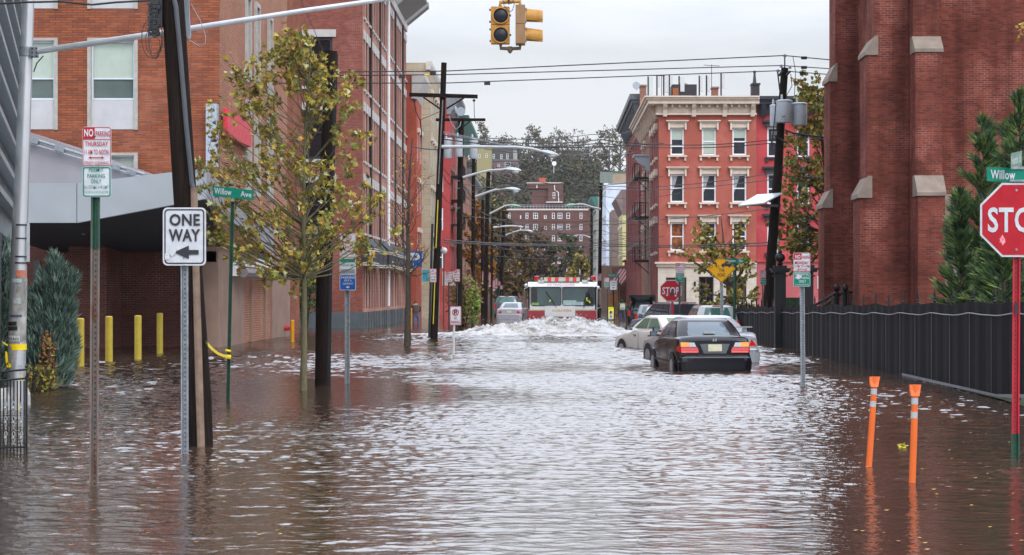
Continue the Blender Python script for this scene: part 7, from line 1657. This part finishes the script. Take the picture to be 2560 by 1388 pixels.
    # rear details
    if kind == 'sedan':
        b = MB(); b.box(-h*.90, h*.90, -.004, .03, .545, .560); B(b, 'bumper_trim', M('bumper_highlight',(.25,.26,.28),.3,.5))
        zt, zbm = .885, .665
        for s_ in (-1,1):
            if tail == 'amber':
                f1, f2 = h*.52, h*.93
                def lens(nm, x0_, x1_, za, zb2, mat, tp=0):
                    b = MB(); p = [(s_*x0_, .115, zb2),(s_*x1_, .115, zb2),(s_*(x1_), .135, za),(s_*(x0_+tp), .135, za)]; q = [(v[0], v[1]+.10, v[2]) for v in p]
                    b.add(p+q, [(0,1,2,3),(0,3,7,4),(3,2,6,7),(0,4,5,1),(1,5,6,2)]); return B(b, nm, mat)
                par = lens('tail_light', h*.43, h*.90, .785, .70, TAIL, .04)
                lens('tail_light_lower', h*.435, h*.895, .735, .660, TAILB, .02); lens('reverse_light', h*.50, h*.68, .885, .79, CLR, .04); lens('turn_signal', h*.68, h*.91, .89, .79, AMB)
                b = MB(); b.add([(s_*h*.90,.135,.672),(s_*h*.955,.19,.68),(s_*h*.985,.33,.70),(s_*h*.975,.33,.79),(s_*h*.945,.19,.81),(s_*h*.89,.14,.83)], [tuple(range(6))]); B(b, 'tail_light_wrap', TAIL)
            else:
                b = MB(); x0_ = h*.56 if tail == 'wide' else h*.66
                p = [(s_*x0_,.13,.66),(s_*h*.90,.13,.66),(s_*h*.985,.27,.70),(s_*h*.968,.27,.80),(s_*h*.875,.135,.84),(s_*(x0_+.06),.135,.83)]
                b.add(p, [tuple(range(6))]); B(b, 'tail_light', TAIL)
    else:
        for s_ in (-1,1):
            b = MB(); p = [(s_*h*.80,.085,.72),(s_*h*.97,.10,.72),(s_*h*1.0,.22,.74),(s_*h*.995,.22,deck),(s_*h*.93,.09,deck),(s_*h*.84,.085,deck)]; b.add(p, [tuple(range(6))]); B(b, 'tail_light', TAIL)
        b = MB(); b.box(-.16,.16, rt-.01, rt+.03, roof-.04, roof-.01); B(b, 'high_brake_light', TAIL)
        for s_ in (-1,1): b = MB(); b.tube([(s_*ht*.95, rt+.2, roof+.02),(s_*ht*.95, ft-.2, roof+.02)], .02, 5); B(b, 'roof_rail', TRIM)
    if plate:
        b = MB(); zp = .69 if tail != 'narrow' else .52; yp = .135 if tail != 'narrow' else -.012
        if tail == 'amber':
            b.prism([(-.25,zp-.05),(.25,zp-.05),(.34,zp+.165),(-.34,zp+.165)], 'y', .125, .14); B(b, 'plate_recess', M('recess_grey',(.10,.105,.115),.5)); b = MB(); zp = .69; yp = .12
        b.box(-.155,.155, yp-.012, yp, zp, zp+.155); B(b, 'license_plate', PLATE)
    if spoiler:
        b = MB(); b.box(-h*.80,h*.80,.22,.42,deck+.12,deck+.15); [b.box(x_-.04,x_+.04,.26,.38,deck+.01,deck+.12) for x_ in (-h*.6,h*.6)]; B(b, 'spoiler', pm)
    return t
P_BLK = paint('black_car_paint',(.005,.0055,.008)); P_SIL = paint('silver_car_paint',(.36,.38,.41),.3); P_WHT = paint('champagne_car_paint',(.58,.55,.50),.1); P_DBR = paint('dark_brown_paint',(.06,.045,.04)); P_GRY = paint('grey_car_paint',(.25,.26,.28),.3); P_NVY = paint('navy_car_paint',(.02,.025,.04))
cv = make_car('black sedan in the foreground row, rear towards us, amber and red tail lights', 'car', X(1790,42.8), 42.8, 6.0, .24, P_BLK, W=1.70, L=4.4, roof=1.40, deck=1.0, tail='amber', glassm=CGL2)
b = MB(); b.text('H', -.045, .905, .045, .975, .148, bold=.06); b.text('CIVIC', .52, .915, .74, .945, .148); bb_ = b.build('badge', M('chrome',(.6,.62,.65),.2,.8), cv, local=True)
b = MB(); b.box(-.13,.13,.80,.86,1.07,1.12); b.build('high_brake_light', CLR, cv, local=True)
make_car('silver sedan with rear wing, half hidden beyond the black sedan', 'car', X(1824,48.0), 48.0, 15.5, .24, P_SIL, W=1.74, L=4.7, roof=1.42, deck=1.0, tail='narrow', spoiler=True, glassm=CGL)
make_car('champagne white coupe angled out into the street behind the silver sedan', 'car', X(1754,58.6), 58.6, 23, .37, P_WHT, W=1.78, L=4.7, roof=1.43, deck=.98, tail='wide', glassm=glass('car_glass_green',(.07,.13,.09),.05,0), gh=dict(rb=.85,rt=1.7,ft=2.6,fb=3.5))
make_car('silver minivan with green windows beside the Clinton St post', 'minivan', X(1795,74), 74, 3, .35, paint('pale_silver_paint',(.45,.46,.46),.2), W=1.85, L=4.6, roof=1.62, deck=1.05, kind='suv', glassm=glass('van_glass_green',(.06,.17,.14),.06,0))
make_car('long dark estate car behind the silver minivan, only its windows and roof showing', 'car', X(1722,83), 83, 20, .35, P_NVY, W=1.85, L=4.8, roof=1.66, deck=1.0, kind='suv', glassm=glass('tinted_glass',(.03,.035,.04),.08,0))
sv = make_car('black hatchback SUV with its tailgate raised, at the far right corner', 'SUV', X(1606,117), 117, -4, .35, paint('glossy_black',(.01,.012,.015)), W=1.8, L=4.5, roof=1.68, deck=1.05, kind='suv')
b = MB(); b.add([(-.80,.40,1.68),(.80,.40,1.68),(.80,-.55,1.98),(-.80,-.55,1.98),(-.80,.40,1.60),(.80,.40,1.60),(.80,-.55,1.88),(-.80,-.55,1.88)], [(0,1,2,3),(7,6,5,4),(0,4,5,1),(1,5,6,2),(2,6,7,3),(3,7,4,0)]); b.build('raised_tailgate', P_BLK, sv, local=True)
make_car('grey estate car with red and white tail lights just right of the open black SUV', 'car', X(1627,104), 104, -5, .38, P_GRY, W=1.75, L=4.5, roof=1.5, deck=1.02, kind='suv')
make_car('small silver car squeezed between the grey estate and the dark estate', 'car', X(1650,96), 96, -2, .40, paint('light_silver_paint',(.42,.43,.44),.2), W=1.7, L=4.2, roof=1.46, deck=1.0, tail='narrow')
make_car('silver coupe deep in the water on the left side of the street', 'car', X(1272,132), 132, -7, .30, paint('coupe_silver',(.40,.40,.44),.2), W=1.82, L=4.6, roof=1.42, deck=1.0, tail='wide')
make_car('dark green-windowed estate parked ahead of the silver coupe', 'car', X(1266,146), 146, -3, .10, paint('teal_grey',(.09,.13,.14),.2), W=1.9, L=4.6, roof=1.62, deck=1.05, kind='suv', glassm=glass('van_glass_green',(.06,.17,.14),.06,0))
# ================================================================= FIRE ENGINE
Y = TY; ft_ = thing('fire_engine', 'white and red fire engine driving towards us through the flood, pushing a wave', 'fire engine', (X(1406,Y),Y,0))
WTR = paint('engine_white',(.70,.70,.70)); RTR = paint('engine_red',(.33,.012,.03)); GOLD = M('gold_leaf',(.62,.42,.12),.4,.3)
x0_, x1_ = X(1321,Y), X(1491,Y)
wn = [(X(1328,Y),X(1402,Y),Z(764,Y),Z(719,Y)),(X(1407,Y),X(1486,Y),Z(764,Y),Z(719,Y))]
b = MB(); b.facade((0,Y,0), UX, UY, x0_, x1_, Z(775,Y), Z(716,Y), wn, .12)
b.box(x0_, x0_+.06, Y+.0, Y+9.0, -.5, Z(716,Y)); b.box(x1_-.06, x1_, Y, Y+9.0, -.5, Z(716,Y)); b.box(x0_, x1_, Y+2.2, Y+2.3, -.5, Z(716,Y))
b.box(x0_, x1_, Y+2.3, Y+9, Z(716,Y)-.3, Z(716,Y)-.1)
b.build('cab_wall', WTR, ft_)
b = MB(); b.prism([(Y-.10,Z(717,Y)),(Y+2.6,Z(717,Y)),(Y+2.6,Z(705,Y)),(Y+.35,Z(705,Y)),(Y+.06,Z(709,Y))], 'x', x0_-.02, x1_+.02); b.build('cab_roof', WTR, ft_)
b = MB(); b.prism([(Y-.015,Z(776,Y)),(Y-.015,-.5),(Y+2,-.5),(Y+2,Z(776,Y))], 'x', x0_-.01, x1_+.01); b.build('red_lower_panel', RTR, ft_)
b = MB(); b.box(x0_, x1_, Y-.03, Y-.018, Z(777,Y), Z(775.5,Y)); b.build('gold_stripe', GOLD, ft_)
b = MB(); b.box(X(1362,Y), X(1438,Y), Y-.05, Y-.02, Z(792,Y), Z(765,Y)); b.build('white_front_panel', WTR, ft_)
WG = glass('engine_windshield',(.06,.10,.105),.08,0)
for i,(a,c,d,e) in enumerate(wn):
    b = MB(); b.prism(rrect(a-.03,c+.03,d-.03,e+.03,.13), 'y', Y-.012, Y-.006); g_ = b.build('windshield_seal', BLACK, ft_)
    b = MB(); b.prism(rrect(a,c,d,e,.11), 'y', Y-.02, Y-.014); b.build('windshield', WG, ft_)
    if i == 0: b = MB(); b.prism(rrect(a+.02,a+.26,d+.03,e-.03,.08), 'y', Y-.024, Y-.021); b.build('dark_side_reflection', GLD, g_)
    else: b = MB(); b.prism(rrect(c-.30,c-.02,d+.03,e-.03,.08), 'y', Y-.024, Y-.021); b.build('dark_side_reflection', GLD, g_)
b = MB(); b.box(X(1408,Y),X(1441,Y),Y-.028,Y-.022,Z(763,Y),Z(751,Y)); b.box(X(1441,Y),X(1458,Y),Y-.028,Y-.022,Z(763,Y),Z(755,Y)); b.build('paper_on_dash', M('pale_cyan_paper',(.38,.52,.50),.6,var=.3,scale=8), ft_)
b = MB(); b.box(X(1329,Y),X(1347,Y),Y-.028,Y-.022,Z(763,Y),Z(757,Y)); b.build('green_card', M('green_card',(.22,.45,.10),.6), ft_)
b = MB(); b.ball((X(1470,Y),Y-.01,Z(738,Y)), .14, 1,.15,1.2, 10); b.ball((X(1472,Y),Y-.01,Z(752,Y)), .24, 1,.12,.9, 10); b.build('driver_silhouette', M('driver_dark',(.015,.02,.02),.8), ft_)
b = MB(); [b.cbox((X(px_,Y),Y-.045,Z(py_,Y)), .05,.01,.10,0,Matrix.Rotation(R(an),3,'Y')) for px_,py_,an in ((1467,747,20),(1474,755,-30),(1468,752,70),(1375,752,30))]; b.build('reflective_vest_patch', LIME, ft_)
for pl in (((1364,729),(1378,748),(1391,770)), ((1475,735),(1459,769))): b = MB(); b.tube([P(a,c,Y-.045) for a,c in pl], .018, 4); b.build('wiper', BLACK, ft_)
b = MB(); b.box(X(1360,Y),X(1450,Y),Y+.2,Y+.42,Z(704,Y),Z(693.5,Y)); b.build('lightbar', M('lightbar_lens',(.62,.60,.52),.3,var=.1), ft_)
b = MB(); [b.box(X(a,Y),X(c,Y),Y+.19,Y+.43,Z(703.5,Y),Z(694,Y)-.0+.004) for a,c in ((1369,1378),(1387,1396),(1414,1423),(1432,1441))]; b.build('lightbar_red_section', TAILB, ft_)
for px_ in (1342,1484):
    b = MB(); b.lathe((X(px_,Y),Y+.3,0), [(.10,Z(701,Y)),(.11,Z(699,Y)),(.11,Z(691,Y)),(.06,Z(690,Y))], 14); b.build('beacon', TAIL, ft_, smooth=40)
for a,c in ((1345,1360),(1455,1470)): b = MB(); b.box(X(a,Y),X(c,Y),Y+.1,Y+.5,Z(707,Y),Z(700,Y)); b.build('roof_box', WTR, ft_)
b = MB(); [b.lathe((X(px_,Y),Y+.05,Z(697,Y)), [(.06,0),(.03,.1),(.02,.35)], 10, ax='y') for px_ in (1354,1472)]; b.build('air_horn', M('chrome',(.6,.62,.65),.2,.8), ft_)
b = MB(); b.text('EXTINGUISHER', X(1369,Y), Z(714,Y), X(1437,Y), Z(709.5,Y), 0)
b.v = [(v[0], Y-.085+ (v[2]-Z(714,Y))*.6, v[2]) for v in b.v]; b.build('roof_lettering', RED, ft_)
b = MB(); b.text('HOBOKEN', X(1381,Y), Z(780,Y), X(1428,Y), Z(773.5,Y), Y-.055, bold=.03); b.build('front_lettering', GOLD, ft_)
CHR = M('chrome',(.6,.62,.65),.2,.8)
for s_, px_ in ((-1,1311),(1,1501)):
    b = MB(); xe = x0_ if s_ < 0 else x1_
    b.tube([(xe,Y+.1,Z(718,Y)),(X(px_,Y),Y-.05,Z(722,Y)),(X(px_+s_*1.5,Y),Y-.05,Z(768,Y)),(xe,Y+.1,Z(772,Y))], .022, 5); m_ = b.build('mirror_bracket', CHR, ft_)
    b = MB(); b.prism(rrect(X(px_-4.5,Y),X(px_+3.5,Y),Z(762,Y),Z(727,Y),.05), 'y', Y-.06, Y+.02); b.build('mirror', M('mirror_dark',(.10,.075,.06),.3,var=.4,scale=3), ft_)
    b = MB(); b.ball((X(px_+ (4 if s_<0 else -6),Y),Y+.02,Z(714,Y)+(-.1 if s_>0 else 0)), .085, n=12); b.build('spotlight', CHR, ft_, smooth=80)
for s_ in (-1,1):
    for yy in (1.6, 6.8):
        b = MB(); b.lathe(((x0_+x1_)/2+s_*1.15, Y+yy, .05), [(.3,-.15),(.5,-.14),(.52,0),(.5,.15),(.3,.15)], 20, ax='x'); b.build('wheel', TYRE, ft_)
b = MB(); b.box(x0_+.1, x1_-.1, Y+2.6, Y+9, Z(716,Y)-.3, Z(712,Y)-.2); b.build('rear_body', RTR, ft_)
# ================================================================= PEOPLE
def person(label, joints, edges, regions, loc, root=0, parts=()):
    me = bpy.data.meshes.new('p'); me.from_pydata([j[:3] for j in joints], edges, []); o = bpy.data.objects.new('p', me); scene.collection.objects.link(o)
    sk = o.modifiers.new('s','SKIN'); sk.use_smooth_shade = True
    for i, j in enumerate(joints): me.skin_vertices[0].data[i].radius = (j[3], j[4] if len(j) > 4 else j[3])
    me.skin_vertices[0].data[root].use_root = True
    sb = o.modifiers.new('b','SUBSURF'); sb.levels = 1; sb.render_levels = 1
    bpy.context.view_layer.update(); dg = bpy.context.evaluated_depsgraph_get()
    m2 = bpy.data.meshes.new_from_object(o.evaluated_get(dg)); bpy.data.objects.remove(o)
    m2.materials.clear()
    mats = []; 
    for fn, mt in regions: m2.materials.append(mt)
    for p in m2.polygons:
        for i, (fn, mt) in enumerate(regions):
            if fn(p.center): p.material_index = i; break
        p.use_smooth = True
    q = bpy.data.objects.new('person', m2); scene.collection.objects.link(q); q.location = loc
    tag(q, label, 'person'); return q
SKIN = M('skin',(.45,.26,.18),.6); JEAN = M('denim',(.06,.12,.24),.8,var=.3,scale=12); JEAND = M('dark_denim',(.035,.05,.09),.8,var=.3); JKT = M('brown_jacket',(.085,.06,.05),.8,var=.3,scale=8); GJK = M('green_jacket',(.035,.08,.03),.8,var=.3,scale=8); HAIR = M('dark_hair',(.03,.02,.015),.8); CAP = M('green_cap',(.05,.12,.04),.8)
# local z = 0 at the ground, bodies stand .4 below the water surface
J = [(0,0,.95,.15,.12),(0,.02,1.18,.17,.12),(-.02,.05,1.42,.20,.12),(-.03,.10,1.52,.07),(-.04,.16,1.62,.095,.11),(-.04,.17,1.70,.085,.10),
  (-.10,0,.88,.10),(-.12,-.04,.48,.075),(-.14,0,.08,.055),(-.14,-.10,.03,.05), (.10,0,.88,.10),(.15,.04,.48,.075),(.19,.0,.08,.055),(.19,-.10,.03,.05),
  (-.22,.06,1.44,.075),(-.30,.14,1.20,.055),(-.20,.30,1.06,.042),(-.16,.36,1.03,.045), (.20,.06,1.44,.075),(.27,.14,1.20,.055),(.18,.30,1.08,.042),(.13,.36,1.06,.045)]
E = [(0,1),(1,2),(2,3),(3,4),(4,5),(0,6),(6,7),(7,8),(8,9),(0,10),(10,11),(11,12),(12,13),(2,14),(14,15),(15,16),(16,17),(2,18),(18,19),(19,20),(20,21)]
person('stooping man in a brown jacket and blue jeans wading away by the parking entrance', J, E, [(lambda c: c.z > 1.60, HAIR),(lambda c: c.z < .93 and abs(c.x) < .28 and c.y < .2, JEAN),(lambda c: c.y > .33 and c.z < 1.2, SKIN),(lambda c: 1.49 < c.z <= 1.60 and abs(c.x) < .09, SKIN),(lambda c: True, JKT)], (X(1040,113),113,-.42))
J2 = [(x,y,z,*r) for x,y,z,*r in J]
J2[2] = (-.02,.12,1.38,.20,.13); J2[3] = (-.03,.18,1.50,.07); J2[4] = (-.04,.24,1.60,.095,.11); J2[5] = (-.04,.25,1.69,.085,.10); J2[14] = (-.22,.1,1.42,.08); J2[15] = (-.36,.06,1.16,.06); J2[16] = (-.42,.04,.90,.045); J2[17] = (-.43,.05,.80,.045)
pr = person('person in green jacket and cap carrying a pale backpack, wading right of the fire engine', J2, E, [(lambda c: c.z > 1.66, CAP),(lambda c: c.z > 1.53 and abs(c.x+.04) < .12, HAIR),(lambda c: c.z < .93 and abs(c.x) < .30 and c.y < .2, JEAND),(lambda c: c.z < .88, SKIN),(lambda c: True, GJK)], (X(1556,128),128,-.40))
t = thing('backpack', 'pale grey and cream backpack worn by the person in the green jacket', 'backpack', (X(1556,128),128,-.40))
b = MB(); b.prism(rrect(-.17,.17,1.02,1.45,.08), 'y', -.22, -.06); b.build('bag', M('backpack_pale',(.50,.48,.36),.8,var=.5,scale=9), t, local=True); b = MB(); b.prism(rrect(-.12,.12,1.05,1.22,.04), 'y', -.27, -.22); b.build('pocket', M('backpack_grey',(.25,.26,.28),.8), t, local=True)
t = thing('iron_railing', 'dark railing standing in the water beside the person with the backpack', 'railing', (X(1574,132),132,0)); b = MB()
b.tube([P(1564,762,132),P(1592,769,130)], .03, 4); b.build('rail', IRON, t)
b = MB(); [b.tube([P(1564+k*2.2,762+k*.5,132),P(1564+k*2.2,802,132)], .018, 3) for k in range(13)]; b.build('baluster', IRON, t)
# lamp post globe etc near left foliage
t = thing('globe_lamp', 'small white globe lamp among the shrubs behind the cross-arm pole', 'lamp', (X(1110,108),108,0)); b = MB(); b.ball((X(1110,108),108,Z(627,108)), .19, n=12); b.build('globe', M('globe_white',(.6,.62,.62),.3), t, smooth=80); b = MB(); b.tube([(X(1109,108),108,-.3),(X(1110,108),108,Z(634,108))], .05, 6); b.build('post', M('rust_post',(.12,.06,.04),.8), t)
# ================================================================= WIRES
def wire(lab, pts, r=.016, sag=0, grp=None, name='overhead_wire'):
    """pts: (px,py,Y) ; sag in metres on each span"""
    b = MB(); out = []
    for i in range(len(pts)-1):
        A, B = P(*pts[i]), P(*pts[i+1]); n = 10 if sag else 1
        for k in range(n): f = k/n; out.append(A.lerp(B,f)-Vector((0,0,4*sag*f*(1-f))))
    out.append(P(*pts[-1])); b.tube(out, r, 4)
    o = b.build(name, WIRE); tag(o, lab, 'wire', grp); return o
wire('thick black cable entering at the top left corner and ending at the leaning pole', [(-40,12,22.2),(60,6,22.2),(150,4,22.2),(230,12,22.2),(290,6,22.2),(385,1,22.2)], .012)
wire('highest of the three long wires crossing to the transformer pole', [(690,181,76),(1110,178,76),(1961,139,80),(2120,154,82)], .022, .0)
wire('middle of the three long wires crossing to the transformer pole', [(690,190,76),(1110,187,76),(1955,164,80),(2120,175,82)], .020)
wire('lowest of the three long wires crossing to the transformer pole', [(690,208,76),(1110,208,76),(1950,177,80),(2120,190,82)], .020)
wire('thin slanting stay wire running down to the top of the black stub pole', [(735,-40,36.4),(770,40,36.4),(818,152,36.4)], .006)
for px_,py_,lab in ((1005,192,'black block on the middle wire left of the cross-arm pole'),(1082,183,'black block on the highest wire close to the cross-arm pole'),(1218,209,'black block on the lowest wire right of the cross-arm pole'),(2010,145,'black block on the highest wire right of the transformer pole'),(2010,169,'black block on the middle wire right of the transformer pole'),(2007,184,'black block on the lowest wire right of the transformer pole')):
    Yb = 76.0 if px_ < 1500 else 80.6; b = MB(); b.cbox(P(px_,py_,Yb), .24,.08,.12); b.build('wire_spacer', BLACK, label=lab, cat='wire block', group='black blocks on the wires')
b = MB(); b.tube([P(1062,187.5,76),P(1076,187,76)], .035, 6); b.build('yellow_wire_tag', tape_m, label='yellow sleeve on the middle wire left of the cross-arm pole', cat='wire tag')
G = 'tangle of overhead wires across the street'
wl = [
 ((1110,338,73),(1500,349,90),(1936,349,80),.5),((1110,348,73),(1500,358,90),(1936,357,80),.45),((1030,366,72),(1150,363,80),(1660,358,90),.3),((1110,600,73),(1480,608,110),(1925,606,80),.25),((1110,606,73),(1480,614,110),(1925,614,80),.15),
 ((1183,430,128),(1330,452,128),(1660,440,110),.9),((1183,440,128),(1420,455,128),(1938,432,80),.9),((1155,460,103),(1480,470,150),(1938,448,80),.6),((1155,540,103),(1500,552,150),(1935,520,80),.4),((1184,470,128),(1503,490,150),(1700,482,120),.6),
 ((1221,575,150),(1480,585,200),(1660,560,120),.5),((1221,590,150),(1503,575,150),(1660,590,120),.6),((1235,600,165),(1400,612,180),(1660,575,130),.5),((1260,580,196),(1479,560,215),(1640,545,130),.5),((1260,596,196),(1503,620,150),(1660,640,125),.4),
 ((1221,560,150),(1400,560,190),(1503,545,150),.9),((1184,520,128),(1330,560,180),(1503,600,150),.7),((1260,610,196),(1479,600,215),(1640,600,130),.5),((1221,620,150),(1400,625,180),(1660,618,125),.3),((1150,500,103),(1300,560,150),(1479,570,215),.6),
 ((1260,560,196),(1380,575,215),(1479,545,215),.7),((1235,640,165),(1440,648,200),(1640,632,130),.2),((1184,600,128),(1380,640,190),(1503,640,150),.4),((1503,500,150),(1570,560,130),(1640,520,130),.9),((1503,540,150),(1560,600,130),(1640,585,130),.6),
 ((1503,590,150),(1560,640,130),(1640,610,130),.5),((1479,530,215),(1503,560,150),(1600,540,130),.5),((1184,545,128),(1260,590,196),(1400,600,240),.6),((1153,480,103),(1184,500,128),(1221,560,150),.3),((1108,420,73),(1150,452,103),(1184,480,128),.3),
 ((1108,440,73),(1150,470,103),(1221,540,150),.4),((1100,480,73),(1150,520,103),(1221,590,150),.4),((1210,345,90),(1480,336,110),(1600,322,120),.3),((1210,372,90),(1480,386,110),(1590,380,120),.3)]
def place(px, Y):
    for lo, hi, n in ((0,1060,'the apartment corner'),(1060,1130,'the cross-arm pole'),(1130,1170,'the second left pole'),(1170,1200,'the third left pole'),(1200,1228,'the fourth left pole'),(1228,1245,'the thin brown pole'),(1245,1300,'the fifth left pole'),(1300,1490,'the rear right pole'),(1490,1540,'the slim right pole'),(1540,1760,'the corner house'),(1760,2600,'the solar-panel pole')):
        if lo <= px < hi: return n
def hgt(y):
    return ('against the hilltop trees' if y < 395 else 'just above the hill slope' if y < 440 else 'over the roof house' if y < 500 else 'before the block top floor' if y < 560 else 'over the lower block windows' if y < 600 else 'low above the fire engine' if y < 630 else 'lowest above the lightbar')
used_w = {}
for i, (a, c, d, s_) in enumerate(wl):
    lab = 'wire from %s to %s, %s' % (place(a[0], a[2]).replace('the ','',1), place(d[0], d[2]).replace('the ','',1), hgt(c[1])); used_w[lab] = used_w.get(lab, 0)+1
    if used_w[lab] > 1: lab = ('lower ' if used_w[lab] == 2 else 'lowest ')+lab
    wire(lab, [a, c, d], .020 if i > 4 else .024, s_*.5, G)
wire('wire from the solar-panel pole off to the church on the right', [(1938,430,80),(2000,440,80),(2080,434,82)], .02, .1)
wire('thin wire above the church side of the pink house', [(1936,345,80),(2000,338,81),(2080,352,82)], .02)
# ================================================================= HAZE
b = MB(); b.box(-318, 318, -38, 898, -1.6, 90)
hm = bpy.data.materials.new('haze_air'); hm.use_nodes = True; ht = hm.node_tree; ht.nodes.clear()
ho = ht.nodes.new('ShaderNodeOutputMaterial'); hv = ht.nodes.new('ShaderNodeVolumePrincipled'); hv.inputs['Color'].default_value = (.86,.90,.96,1); hv.inputs['Density'].default_value = .00009; hv.inputs['Anisotropy'].default_value = .2
ht.links.new(hv.outputs[0], ho.inputs['Volume'])
b.build('haze', hm, kind='stuff')
